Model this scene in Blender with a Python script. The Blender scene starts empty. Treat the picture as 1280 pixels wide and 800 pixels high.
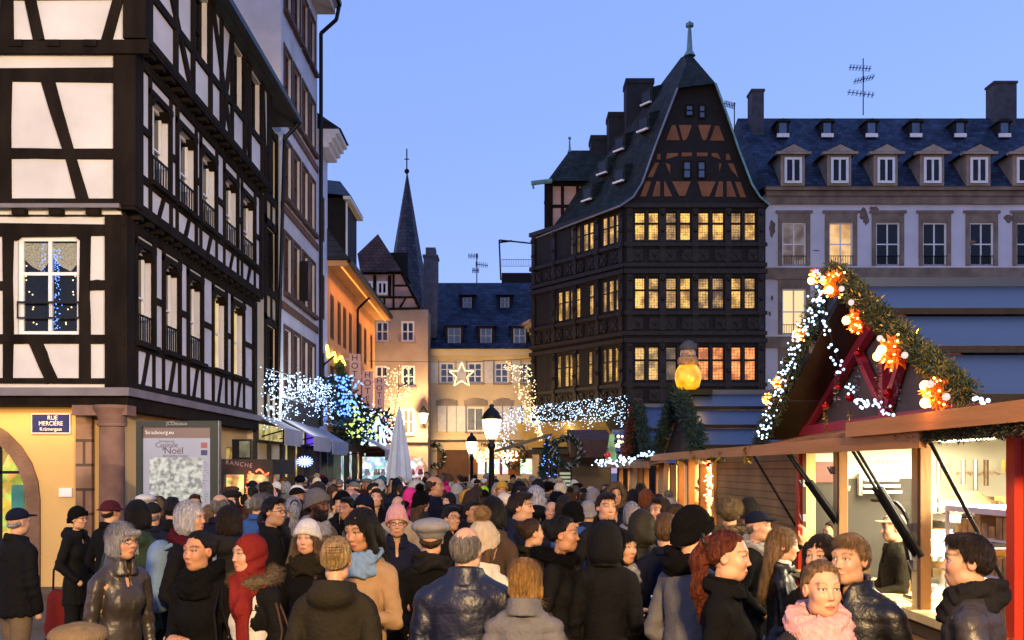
import bpy, math, random
import numpy as np
from mathutils import Vector, Matrix
random.seed(7)
R = math.radians
scene = bpy.context.scene
COL = scene.collection
# ------------------------------------------------------------------ camera
F, CX, CY, H = 1300.0, 630.0, 585.0, 2.05     # focal length and principal point, in photo pixels (1280 x 800)
CAM = Vector((0, 0, H))
cd = bpy.data.cameras.new('camera')
cam = bpy.data.objects.new('camera', cd)
COL.objects.link(cam)
cam.location = CAM
cam.rotation_euler = (R(90), 0, 0)
cd.sensor_width = 36
cd.lens = 36 * F / 1280
cd.shift_x = (640 - CX) / 1280
cd.shift_y = (CY - 400) / 1280
cd.clip_end = 2000
scene.camera = cam
# ------------------------------------------------------------------ dusk sky, weak sun, exposure
SUN_EL, SUN_ROT = R(2), R(250)
EXPO = 2.85
K = 1 / 2 ** EXPO          # lamp strengths are written for exposure 0 and scaled here
w = bpy.data.worlds.new('World')
scene.world = w
w.use_nodes = True
nt = w.node_tree
nt.nodes.clear()
out = nt.nodes.new('ShaderNodeOutputWorld')
bg = nt.nodes.new('ShaderNodeBackground')
sky = nt.nodes.new('ShaderNodeTexSky')
sky.sky_type = 'NISHITA'
sky.sun_disc = False
sky.sun_elevation = SUN_EL
sky.sun_rotation = SUN_ROT
sky.air_density = 1.0
sky.dust_density = 0.3
sky.ozone_density = 3.0
tint = nt.nodes.new('ShaderNodeMix')
tint.data_type = 'RGBA'
tint.blend_type = 'MULTIPLY'
tint.inputs[0].default_value = 1
tint.inputs[7].default_value = (1.08, .75, 1.0, 1)
nt.links.new(sky.outputs[0], tint.inputs[6])
haze = nt.nodes.new('ShaderNodeMix')      # thin even overcast over the clear dusk sky
haze.data_type = 'RGBA'
haze.inputs[0].default_value = .62
haze.inputs[7].default_value = (.30, .46, 1.02, 1)
nt.links.new(tint.outputs[2], haze.inputs[6])
nt.links.new(haze.outputs[2], bg.inputs['Color'])
bg.inputs['Strength'].default_value = 0.15
nt.links.new(bg.outputs[0], out.inputs['Surface'])
sd = bpy.data.lights.new('sun', 'SUN')
sd.energy = 0.02
sd.angle = R(20)
sd.color = (1.0, 0.85, 0.75)
sun = bpy.data.objects.new('sun', sd)
COL.objects.link(sun)
sun.rotation_euler = (R(86), 0, R(180) - SUN_ROT)
vs = scene.view_settings
vs.view_transform = 'Standard'
vs.look = 'None'
vs.gamma = 1
vs.exposure = EXPO
cy = scene.cycles
cy.use_denoising = True
cy.max_bounces = 6
cy.diffuse_bounces = 2
cy.glossy_bounces = 2
cy.transmission_bounces = 4
cy.transparent_max_bounces = 6
cy.sample_clamp_indirect = 2.0
cy.caustics_reflective = False
cy.caustics_refractive = False

# ------------------------------------------------------------------ helpers
WPOS = {}
def tag(o, label=None, cat=None, group=None, kind=None):
    if label: o['label'] = label
    if cat: o['category'] = cat
    if group: o['group'] = group
    if kind: o['kind'] = kind
    return o
def thing(name, label, cat, loc, group=None, kind=None):
    o = bpy.data.objects.new(name, None)
    o.empty_display_size = .2
    COL.objects.link(o)
    o.location = loc
    WPOS[o.name] = Vector(loc)
    return tag(o, label, cat, group, kind)
def adopt(o, parent):
    if parent is not None:
        o.parent = parent
        o.matrix_parent_inverse = Matrix.Translation(-WPOS.get(parent.name, Vector((0, 0, 0))))
    return o
def at(px, py, d):
    return Vector(((px - CX) * d / F, d, H + (CY - py) * d / F))
class Fac:
    """a facade plane: u runs along it, z up, d out of it"""
    def __init__(s, O, u, n):
        s.O, s.u, s.n = Vector(O), Vector(u).normalized(), Vector(n).normalized()
    def p(s, u, z, d=0.0):
        return s.O + s.u * u + s.n * d + Vector((0, 0, z))
    def px(s, x, y, d=0.0):
        r = Vector(((x - CX) / F, 1, (CY - y) / F))
        P0 = s.O + s.n * d
        t = (P0 - CAM).dot(s.n) / r.dot(s.n)
        P = CAM + r * t
        return (P - P0).dot(s.u), P.z
def front(D): return Fac((0, D, 0), (1, 0, 0), (0, -1, 0))
def leftside(X): return Fac((X, 0, 0), (0, 1, 0), (1, 0, 0))
def rightside(X): return Fac((X, 0, 0), (0, 1, 0), (-1, 0, 0))

class MB:
    def __init__(s): s.v, s.f = [], []
    def add(s, vs_, fs):
        b = len(s.v)
        s.v.extend([tuple(v) for v in vs_])
        s.f.extend([tuple(i + b for i in f) for f in fs])
    def hexa(s, c):  # 8 corners: bottom 4, top 4
        s.add(c, [(0, 3, 2, 1), (4, 5, 6, 7), (0, 1, 5, 4), (1, 2, 6, 5), (2, 3, 7, 6), (3, 0, 4, 7)])
    def box(s, x0, x1, y0, y1, z0, z1):
        s.hexa([(x0, y0, z0), (x1, y0, z0), (x1, y1, z0), (x0, y1, z0), (x0, y0, z1), (x1, y0, z1), (x1, y1, z1), (x0, y1, z1)])
    def fbox(s, f, u0, u1, z0, z1, d0, d1):
        s.hexa([f.p(u0, z0, d0), f.p(u1, z0, d0), f.p(u1, z0, d1), f.p(u0, z0, d1), f.p(u0, z1, d0), f.p(u1, z1, d0), f.p(u1, z1, d1), f.p(u0, z1, d1)])
    def beam(s, f, a, b, wd, d0, d1):
        d1 += random.uniform(.002, .016)      # no two crossing beams share a face plane
        a, b = Vector(a), Vector(b)
        t = (b - a).normalized()
        q = Vector((-t.y, t.x)) * wd / 2
        j = lambda: Vector((random.uniform(-.09, .09), random.uniform(-.09, .09))) * wd     # hand-hewn edges
        m1, m2 = a.lerp(b, random.uniform(.3, .45)), a.lerp(b, random.uniform(.55, .7))
        pts = [a - q + j(), m1 - q + j(), m2 - q + j(), b - q + j(), b + q + j(), m2 + q + j(), m1 + q + j(), a + q + j()]
        s.poly(f, pts, d0, d1)
    def pbeam(s, f, x0, y0, x1, y1, wpx, d0=-.02, d1=.035):
        a, b = Vector(f.px(x0, y0)), Vector(f.px(x1, y1))
        L = math.hypot(x1 - x0, y1 - y0)
        wd = wpx * (b - a).length / L
        s.beam(f, a, b, wd, d0, d1)
    def poly(s, f, pts, d0, d1):
        n = len(pts)
        vs_ = [f.p(p[0], p[1], d0) for p in pts] + [f.p(p[0], p[1], d1) for p in pts]
        fs = [tuple(range(n - 1, -1, -1)), tuple(range(n, 2 * n))]
        fs += [(i, (i + 1) % n, n + (i + 1) % n, n + i) for i in range(n)]
        s.add(vs_, fs)
    def quad(s, a, b, c, d): s.add([a, b, c, d], [(0, 1, 2, 3)])
    def bar(s, a, b, r, n=8, r2=None):
        a, b = Vector(a), Vector(b)
        r2 = r if r2 is None else r2
        t = (b - a).normalized()
        x = t.orthogonal().normalized()
        y = t.cross(x)
        vs_ = []
        for P, rr in ((a, r), (b, r2)):
            for i in range(n):
                th = 2 * math.pi * i / n
                vs_.append(P + x * math.cos(th) * rr + y * math.sin(th) * rr)
        fs = [(i, (i + 1) % n, n + (i + 1) % n, n + i) for i in range(n)] + [tuple(range(n - 1, -1, -1)), tuple(range(n, 2 * n))]
        s.add(vs_, fs)
    def tube(s, pts, r, n=6):
        for a, b in zip(pts, pts[1:]): s.bar(a, b, r, n)
    def lathe(s, c, prof, n=16):
        vs_, fs = [], []
        for (r, z) in prof:
            for i in range(n):
                th = 2 * math.pi * i / n
                vs_.append((c[0] + r * math.cos(th), c[1] + r * math.sin(th), c[2] + z))
        for k in range(len(prof) - 1):
            for i in range(n):
                j = (i + 1) % n
                fs.append((k * n + i, k * n + j, (k + 1) * n + j, (k + 1) * n + i))
        fs.append(tuple(range(n - 1, -1, -1)))
        fs.append(tuple(range((len(prof) - 1) * n, len(prof) * n)))
        s.add(vs_, fs)
    def ball(s, c, r, n=8, m=6, sz=1.0):
        prof = [(max(1e-4, r * math.sin(math.pi * k / m)), -r * sz * math.cos(math.pi * k / m)) for k in range(m + 1)]
        s.lathe(c, prof, n)
    def octa(s, c, r):
        x, y, z = c
        s.add([(x + r, y, z), (x - r, y, z), (x, y + r, z), (x, y - r, z), (x, y, z + r), (x, y, z - r)],
              [(0, 2, 4), (2, 1, 4), (1, 3, 4), (3, 0, 4), (2, 0, 5), (1, 2, 5), (3, 1, 5), (0, 3, 5)])
    def leaf(s, c, t, L, wd, up=None):
        c, t = Vector(c), Vector(t).normalized()
        x = t.cross(Vector(up) if up is not None else Vector((random.uniform(-1, 1), random.uniform(-1, 1), random.uniform(-1, 1))))
        if x.length < 1e-4: x = t.orthogonal()
        x = x.normalized() * wd / 2
        s.add([c - x * .3, c + t * L * .5 - x, c + t * L, c + t * L * .5 + x], [(0, 1, 2, 3)])
    def wall(s, f, u0, u1, z0, z1, holes=(), deep=.2, back=None):
        us = sorted({u0, u1, *[h[0] for h in holes], *[h[1] for h in holes]})
        zs = sorted({z0, z1, *[h[2] for h in holes], *[h[3] for h in holes]})
        us = [u for u in us if u0 - 1e-6 <= u <= u1 + 1e-6]
        zs = [z for z in zs if z0 - 1e-6 <= z <= z1 + 1e-6]
        def hole(u, z): return any(h[0] < u < h[1] and h[2] < z < h[3] for h in holes)
        G = [[hole((us[i] + us[i + 1]) / 2, (zs[k] + zs[k + 1]) / 2) for k in range(len(zs) - 1)] for i in range(len(us) - 1)]
        for i in range(len(us) - 1):
            for k in range(len(zs) - 1):
                a, b, c, e = us[i], us[i + 1], zs[k], zs[k + 1]
                if not G[i][k]:
                    s.quad(f.p(a, c), f.p(b, c), f.p(b, e), f.p(a, e))
                else:
                    if i == 0 or not G[i - 1][k]: s.quad(f.p(a, c, -deep), f.p(a, c), f.p(a, e), f.p(a, e, -deep))
                    if i == len(us) - 2 or not G[i + 1][k]: s.quad(f.p(b, c), f.p(b, c, -deep), f.p(b, e, -deep), f.p(b, e))
                    if k == 0 or not G[i][k - 1]: s.quad(f.p(a, c), f.p(a, c, -deep), f.p(b, c, -deep), f.p(b, c))
                    if k == len(zs) - 2 or not G[i][k + 1]: s.quad(f.p(a, e, -deep), f.p(a, e), f.p(b, e), f.p(b, e, -deep))
        if back:
            for (p, q) in (((u0, z0), (u0, z1)), ((u1, z1), (u1, z0)), ((u0, z1), (u1, z1)), ((u1, z0), (u0, z0))):
                s.quad(f.p(*p), f.p(*q), f.p(q[0], q[1], -back), f.p(p[0], p[1], -back))
            s.quad(f.p(u1, z0, -back), f.p(u0, z0, -back), f.p(u0, z1, -back), f.p(u1, z1, -back))
    def build(s, name, mat, parent=None, smooth=False, kind=None, label=None):
        me = bpy.data.meshes.new(name)
        me.from_pydata(s.v, [], s.f)
        me.materials.append(mat)
        if smooth: me.shade_smooth()
        o = bpy.data.objects.new(name, me)
        COL.objects.link(o)
        WPOS[o.name] = Vector((0, 0, 0))
        adopt(o, parent)
        if kind: o['kind'] = kind
        if label: o['label'] = label
        return o
class TB(MB):
    """timber framing: every piece stands a little differently proud"""
    def fbox(s, f, u0, u1, z0, z1, d0, d1):
        MB.fbox(s, f, u0, u1, z0, z1, d0, d1 + random.uniform(.001, .018))
def own_origin(o, c):
    """move a top-level mesh's origin to its own base"""
    c = Vector(c)
    o.data.transform(Matrix.Translation(-c))
    o.location = c
    WPOS[o.name] = c
    return o
def solo(mb, name, mat, label, cat, c, group=None, kind=None, smooth=False):
    return tag(own_origin(mb.build(name, mat, None, smooth), c), label, cat, group, kind)

# ------------------------------------------------------------------ materials
MATS = {}
def _nodes(name):
    m = bpy.data.materials.new(name)
    m.use_nodes = True
    return m, m.node_tree, m.node_tree.nodes['Principled BSDF']
def mat(name, col, rough=.8, metal=0., var=.25, scale=3., stretch=(1, 1, 1), bump=.0, bscale=None, spec=.3, col2=None, detail=5., objcol=False):
    m, t, b = _nodes(name)
    N, L = t.nodes, t.links
    tc = N.new('ShaderNodeTexCoord')
    mp = N.new('ShaderNodeMapping')
    mp.inputs['Scale'].default_value = stretch
    L.new(tc.outputs['Object'], mp.inputs[0])
    nz = N.new('ShaderNodeTexNoise')
    nz.inputs['Scale'].default_value = scale
    nz.inputs['Detail'].default_value = detail
    L.new(mp.outputs[0], nz.inputs[0])
    rp = N.new('ShaderNodeMapRange')
    rp.inputs[1].default_value, rp.inputs[2].default_value = .3, .7
    L.new(nz.outputs[0], rp.inputs[0])
    mx = N.new('ShaderNodeMix')
    mx.data_type = 'RGBA'
    c1 = (*[c * (1 - var) for c in col], 1)
    c2 = (*[min(1, c * (1 + var)) for c in (col2 or col)], 1)
    mx.inputs[6].default_value, mx.inputs[7].default_value = c1, c2
    L.new(rp.outputs[0], mx.inputs[0])
    src = mx.outputs[2]
    if objcol:
        oi = N.new('ShaderNodeObjectInfo')
        mu = N.new('ShaderNodeMix')
        mu.data_type = 'RGBA'
        mu.blend_type = 'MULTIPLY'
        mu.inputs[0].default_value = 1
        L.new(src, mu.inputs[6])
        L.new(oi.outputs['Color'], mu.inputs[7])
        src = mu.outputs[2]
    L.new(src, b.inputs['Base Color'])
    b.inputs['Roughness'].default_value = rough
    b.inputs['Metallic'].default_value = metal
    b.inputs['Specular IOR Level'].default_value = spec
    if bump:
        nb = N.new('ShaderNodeTexNoise')
        nb.inputs['Scale'].default_value = bscale or scale * 6
        nb.inputs['Detail'].default_value = 4
        L.new(mp.outputs[0], nb.inputs[0])
        bp = N.new('ShaderNodeBump')
        bp.inputs['Strength'].default_value = bump
        bp.inputs['Distance'].default_value = .02
        L.new(nb.outputs[0], bp.inputs['Height'])
        L.new(bp.outputs[0], b.inputs['Normal'])
    MATS[name] = m
    return m
def emis(name, col, strength, sample=True, pattern=None, col2=None, scale=6., base=(.02, .02, .02), stretch=(1, 1, 1)):
    m, t, b = _nodes(name)
    N, L = t.nodes, t.links
    b.inputs['Base Color'].default_value = (*base, 1)
    b.inputs['Roughness'].default_value = .3
    b.inputs['Emission Color'].default_value = (*col, 1)
    b.inputs['Emission Strength'].default_value = strength * K
    if pattern:
        tc = N.new('ShaderNodeTexCoord')
        mp = N.new('ShaderNodeMapping')
        mp.inputs['Scale'].default_value = stretch
        L.new(tc.outputs['Object'], mp.inputs[0])
        mx = N.new('ShaderNodeMix')
        mx.data_type = 'RGBA'
        mx.inputs[6].default_value = (*(col2 or (0, 0, 0)), 1)
        mx.inputs[7].default_value = (*col, 1)
        nz = N.new('ShaderNodeTexNoise')
        nz.inputs['Detail'].default_value = 3
        L.new(mp.outputs[0], nz.inputs[0])
        rp = N.new('ShaderNodeMapRange')
        L.new(rp.outputs[0], mx.inputs[0])
        if pattern == 'bottle':       # leaded bottle glass: bright rounds, dark leading, slow variation of the room behind
            vo = N.new('ShaderNodeTexVoronoi')
            vo.inputs['Scale'].default_value = scale
            vo.inputs['Randomness'].default_value = .25
            L.new(mp.outputs[0], vo.inputs[0])
            nz.inputs['Scale'].default_value = 1.7
            m1 = N.new('ShaderNodeMapRange')
            m1.inputs[1].default_value, m1.inputs[2].default_value = .6, .25
            m1.inputs[3].default_value, m1.inputs[4].default_value = .2, 1.
            L.new(vo.outputs['Distance'], m1.inputs[0])
            m2 = N.new('ShaderNodeMapRange')
            m2.inputs[1].default_value, m2.inputs[2].default_value = .40, .62
            m2.inputs[3].default_value, m2.inputs[4].default_value = .12, 1.4
            L.new(nz.outputs[0], m2.inputs[0])
            mu = N.new('ShaderNodeMath')
            mu.operation = 'MULTIPLY'
            L.new(m1.outputs[0], mu.inputs[0])
            L.new(m2.outputs[0], mu.inputs[1])
            L.new(mu.outputs[0], rp.inputs[0])
        else:
            nz.inputs['Scale'].default_value = scale
            rp.inputs[1].default_value, rp.inputs[2].default_value = .38, .62
            L.new(nz.outputs[0], rp.inputs[0])
        src = mx.outputs[2]
        if pattern == 'goods':        # lit goods behind a shop window
            vo = N.new('ShaderNodeTexVoronoi')
            vo.inputs['Scale'].default_value = scale * 1.5
            L.new(mp.outputs[0], vo.inputs[0])
            hs = N.new('ShaderNodeHueSaturation')
            hs.inputs['Saturation'].default_value = .7
            L.new(vo.outputs['Color'], hs.inputs['Color'])
            m3 = N.new('ShaderNodeMix')
            m3.data_type = 'RGBA'
            m3.blend_type = 'MULTIPLY'
            m3.inputs[0].default_value = .75
            L.new(src, m3.inputs[6])
            L.new(hs.outputs[0], m3.inputs[7])
            src = m3.outputs[2]
        L.new(src, b.inputs['Emission Color'])
    try: m.cycles.emission_sampling = 'AUTO' if sample else 'NONE'
    except Exception: pass
    MATS[name] = m
    return m
def tiles(name, col, col2, axis='x', bw=.28, rh=.16, bump=.6, rough=.55, mortar=(.01, .01, .012), offs=.5):
    """rows of slates, tiles, planks or blocks laid over x-z or y-z"""
    m, t, b = _nodes(name)
    N, L = t.nodes, t.links
    tc = N.new('ShaderNodeTexCoord')
    sp = N.new('ShaderNodeSeparateXYZ')
    L.new(tc.outputs['Object'], sp.inputs[0])
    cb = N.new('ShaderNodeCombineXYZ')
    L.new(sp.outputs['X' if axis[0] == 'x' else 'Y'], cb.inputs[0])
    L.new(sp.outputs['Y' if axis == 'xy' else 'Z'], cb.inputs[1])
    br = N.new('ShaderNodeTexBrick')
    br.inputs['Scale'].default_value = 1
    br.inputs['Brick Width'].default_value = bw
    br.inputs['Row Height'].default_value = rh
    br.inputs['Mortar Size'].default_value = min(bw, rh) * .06
    br.inputs['Color1'].default_value = (*col, 1)
    br.inputs['Color2'].default_value = (*col2, 1)
    br.inputs['Mortar'].default_value = (*mortar, 1)
    br.offset = offs
    b.inputs['Specular IOR Level'].default_value = .22
    L.new(cb.outputs[0], br.inputs[0])
    nz = N.new('ShaderNodeTexNoise')
    nz.inputs['Scale'].default_value = 1.3
    nz.inputs['Detail'].default_value = 6
    L.new(tc.outputs['Object'], nz.inputs[0])
    rp = N.new('ShaderNodeMapRange')
    rp.inputs[1].default_value, rp.inputs[2].default_value = .3, .7
    rp.inputs[3].default_value, rp.inputs[4].default_value = .6, 1.35
    L.new(nz.outputs[0], rp.inputs[0])
    mu = N.new('ShaderNodeVectorMath')
    mu.operation = 'MULTIPLY'
    L.new(br.outputs['Color'], mu.inputs[0])
    L.new(rp.outputs[0], mu.inputs[1])
    L.new(mu.outputs[0], b.inputs['Base Color'])
    b.inputs['Roughness'].default_value = rough
    bp = N.new('ShaderNodeBump')
    bp.inputs['Strength'].default_value = bump
    bp.inputs['Distance'].default_value = .03
    bp.invert = True
    L.new(br.outputs['Fac'], bp.inputs['Height'])
    L.new(bp.outputs[0], b.inputs['Normal'])
    MATS[name] = m
    return m
M_TIMBER = mat('old_timber', (.0125, .0085, .006), .9, spec=.1, var=.45, scale=2.5, stretch=(1, 1, .35), bump=.5, bscale=14)
M_PLASTER = mat('white_plaster', (.60, .57, .54), .9, var=.12, scale=1.1, detail=9., bump=.25, bscale=9)
M_PLASTERL = mat('pale_plaster', (.60, .57, .56), .9, var=.15, scale=.9, bump=.2, bscale=9)
M_OCHRE = mat('ochre_plaster', (.62, .40, .15), .9, var=.1, scale=.8, bump=.2)
M_CREAM = mat('cream_plaster', (.62, .48, .28), .9, var=.12, scale=.6, bump=.2)
M_BEIGE = mat('beige_render', (.40, .30, .22), .9, var=.2, scale=.7, bump=.25)
M_ORANGE = mat('apricot_plaster', (.60, .30, .12), .9, var=.12, scale=.6)
M_BRICKY = mat('orange_infill', (.21, .088, .042), .9, var=.2, scale=1.5)
M_PINKY = mat('pink_infill', (.46, .30, .25), .9, var=.2, scale=1.5)
M_SAND = mat('brown_sandstone', (.20, .115, .075), .9, var=.3, scale=2.2, bump=.5, bscale=14)
M_TANST = mat('tan_stone', (.30, .235, .18), .9, var=.25, scale=1.5, bump=.4)
M_LEDGE = mat('grey_ledge', (.17, .15, .16), .75, var=.2, scale=2)
M_DARK = mat('dark_wood', (.0085, .0065, .0065), .75, var=.4, scale=3, bump=.6, bscale=12)
M_SHUT = mat('brown_shutter', (.085, .045, .03), .75, var=.3, scale=3)
M_BLACK = mat('black_metal', (.012, .012, .014), .45, .6, var=.2)
M_GREYM = mat('grey_metal', (.22, .22, .24), .45, .7, var=.15)
M_WHITEP = mat('white_paint', (.75, .74, .72), .5, var=.06)
M_GLASSD = mat('dark_glass', (.008, .009, .010), .12, 0, var=.5, scale=.8, spec=.3)
M_COPPER = mat('verdigris', (.13, .27, .27), .6, .2, var=.3, scale=3)
M_SLATE = tiles('slate_roof_x', (.010, .019, .044), (.034, .056, .108), 'x', .30, .20, rough=.7)
M_SLATEY = tiles('slate_roof_y', (.016, .020, .030), (.028, .034, .048), 'y', .30, .20)
M_SLATEK = tiles('mossy_tile_roof', (.007, .014, .015), (.022, .034, .032), 'y', .24, .17, .9, rough=.8)
M_SLATEKX = tiles('mossy_tile_roof_front', (.007, .014, .015), (.022, .034, .032), 'x', .24, .17, .9, rough=.8)
M_REDTILE = tiles('weathered_tile_roof', (.06, .034, .028), (.10, .05, .036), 'x', .26, .18, .9)
M_BLOCK = tiles('stone_blocks', (.19, .11, .075), (.25, .15, .10), 'x', .9, .42, .5, .9, (.08, .05, .035))
L_WARM = emis('leaded_window_light', (1.0, .56, .11), 1.45, True, 'bottle', (.16, .07, .012), 9.)
L_WARM2 = emis('leaded_window_light_dim', (1.0, .56, .16), .7, True, 'bottle', (.07, .035, .008), 9.)
L_WARM3 = emis('leaded_window_light_mid', (1.0, .57, .15), 1.0, True, 'bottle', (.12, .06, .012), 8.)
L_WARM4 = emis('leaded_window_dark', (.7, .42, .16), .35, True, 'bottle', (.05, .025, .008), 9.)
L_AMBER = emis('lamp_lit_room', (1.0, .33, .08), 1.5, True, 'bottle', (.25, .06, .01), 7.)
L_ROOM = emis('lit_room', (1.0, .6, .24), 1.0, True, 'noise', (.55, .27, .07), 1.5)
L_YEL = emis('lit_room_yellow', (1.0, .68, .12), .8, True, 'noise', (.6, .36, .04), 2)
L_BULB = emis('white_bulb', (.48, .70, 1.0), 4.2, False)
L_BULBB = emis('blue_bulb', (.12, .30, 1.0), 3.2, False)
L_BULBW = emis('warm_bulb', (1.0, .72, .34), 3.4, False)
L_BULBO = emis('orange_bulb', (1.0, .42, .08), 14, False)
L_BULBR = emis('red_bulb', (1.0, .10, .03), 6, False)
L_GLOBE = emis('lamp_globe', (1.0, .80, .45), 10, True)
# ------------------------------------------------------------------ ground and street
g = MB()
g.quad((-150, -60, 0), (150, -60, 0), (150, 400, 0), (-150, 400, 0))
M_COBBLE = tiles('granite_setts', (.06, .055, .055), (.095, .085, .08), 'xy', .16, .12, .8, .55, (.02, .02, .02))
go = g.build('ground', M_COBBLE)
tag(go, kind='structure')

def window(f, u0, u1, z0, z1, parent, fm, pm, cols=2, rows=2, fw=.07, inset=.14, bar=.04, split=None, sill=None, name='window', label=None):
    m = MB()
    a, b = -inset - .03, -inset + .04
    m.fbox(f, u0, u0 + fw, z0, z1, a, b)
    m.fbox(f, u1 - fw, u1, z0, z1, a, b)
    m.fbox(f, u0 + fw, u1 - fw, z0, z0 + fw, a, b)
    m.fbox(f, u0 + fw, u1 - fw, z1 - fw, z1, a, b)
    for i in range(1, cols):
        u = u0 + (u1 - u0) * i / cols
        k = fw * .8 if cols == 2 else bar
        m.fbox(f, u - k / 2, u + k / 2, z0 + fw, z1 - fw, a, b + .012)
    for k in range(1, rows):
        z = z0 + (z1 - z0) * (k / rows if split is None else split)
        m.fbox(f, u0 + fw, u1 - fw, z - bar / 2, z + bar / 2, a, b - .006)
    o = m.build(name, fm, parent, label=label)
    p = MB()
    p.quad(f.p(u0, z0, -inset - .012), f.p(u1, z0, -inset - .012), f.p(u1, z1, -inset - .012), f.p(u0, z1, -inset - .012))
    p.build('pane', pm, o)
    if sill:
        s = MB()
        s.fbox(f, u0 - .08, u1 + .08, z0 - .09, z0 + .005, -inset, .09)
        s.build('sill', sill, o)
    return o
def gable_roof_x(mb, x0, x1, y0, y1, ze, zr, yr=None, t=.12):
    """two slopes, ridge along x"""
    yr = (y0 + y1) / 2 if yr is None else yr
    mb.add([(x0, y0, ze), (x1, y0, ze), (x1, yr, zr), (x0, yr, zr), (x0, y1, ze), (x1, y1, ze)], [(0, 1, 2, 3), (3, 2, 5, 4), (0, 3, 4), (1, 5, 2)])
def railing(mb, f, u0, u1, z0, z1, d, n=8):
    mb.fbox(f, u0, u1, z1 - .03, z1, d - .02, d + .02)
    mb.fbox(f, u0, u1, z0, z0 + .025, d - .015, d + .015)
    for i in range(n + 1):
        u = u0 + (u1 - u0) * i / n
        mb.fbox(f, u - .01, u + .01, z0, z1, d - .01, d + .01)

# ================================================================== the half-timbered corner house on the left
b1 = thing('timber_house', 'white plastered half-timbered corner house with jettied black-beamed floors above ochre ground floor', 'house', (-8, 18, 0))
FR = [front(17.6), front(17.5), front(17.4)]
SX = [-6.43, -6.25, -6.05]
SD = [leftside(x) for x in SX]
ZB = [3.40, 6.45, 9.22]
ZT = [6.30, 9.08, 11.8]
YE = 26.8
UL = -13.0
fw_px = (22, 100, 295, 419)
frontwin = []
def rect(f, x0, x1, y0, y1):
    a, b = f.px(x0, y1), f.px(x1, y0)
    return (a[0], b[0], a[1], b[1])
holesF = [[rect(FR[0], *fw_px), rect(FR[0], 22 - 190, 100 - 190, 295, 419)], [rect(FR[1], 22 - 190, 100 - 190, 110, 240)], []]
sideu = [[(18.15, 19.0), (19.62, 20.5), (21.14, 22.05), (22.95, 23.95), (24.55, 25.6)],
         [(18.35, 19.4), (19.85, 21.0), (21.4, 22.5), (23.2, 24.3), (24.75, 25.95)],
         [(20.2, 21.25), (23.1, 24.05), (24.7, 25.8)]]
sidez = [(4.27, 5.95), (7.12, 8.62), (10.15, 11.55)]
for k in range(3):
    m = MB()
    m.wall(FR[k], UL, SX[k], ZB[k], ZT[k], holesF[k], .25)
    m.build('wall', M_PLASTER, b1)
    m = MB()
    m.wall(SD[k], 17.6 - .1 * k, YE, ZB[k], ZT[k], [(a, b, *sidez[k]) for a, b in sideu[k]], .28)
    m.build('wall', M_PLASTERL, b1)
# timber frame, front
T = TB()
f = FR[0]
def V(f, x, y0, y1, wd): T.pbeam(f, x, y0, x, y1, wd)
def Hh(f, y, x0, x1, wd): T.pbeam(f, x0, y, x1, y, wd)
for s in (0, -190):
    V(f, 11 + s, 288, 476, 12); V(f, 107 + s, 288, 476, 13)
    T.pbeam(f, 42 + s, 420, 66 + s, 478, 16)
    Hh(f, 357, 113 + s, 136 + s, 12); Hh(f, 357, -60 + s, 6 + s, 12)
    Hh(f, 424, -56 + s, 135 + s, 11)
    for a, b in (((18, 300), (24, 294)), ((104, 300), (98, 294))): T.pbeam(f, a[0] + s, a[1], b[0] + s, b[1], 6)
V(f, -46, 288, 476, 12)
Hh(f, 288, -250, 158, 15); Hh(f, 476, -250, 158, 7)
f = FR[1]
for s in (0, -190):
    V(f, 7 + s, 97, 252, 16); V(f, 151 + s, 97, 252, 7)
    T.pbeam(f, 57 + s, 90, 106 + s, 255, 15)
    Hh(f, 192, -40 + s, 150 + s, 13)
Hh(f, 95, -250, 160, 17); Hh(f, 252, -250, 160, 7)
f = FR[2]
for s in (0, -190):
    V(f, 9 + s, -90, 52, 19); T.pbeam(f, 18 + s, -85, 50 + s, 52, 15); T.pbeam(f, 172 + s, -85, 134 + s, 52, 14)
    V(f, 85 + s, -110, -5, 14)
Hh(f, -4, -250, 180, 9); Hh(f, 60, -250, 185, 17); Hh(f, -100, -250, 185, 20)
# corner posts
for k in range(3):
    T.box(SX[k] - .30, SX[k] + .075, 17.6 - .1 * k - .075, 17.6 - .1 * k + .32, ZB[k], ZT[k])
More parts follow.
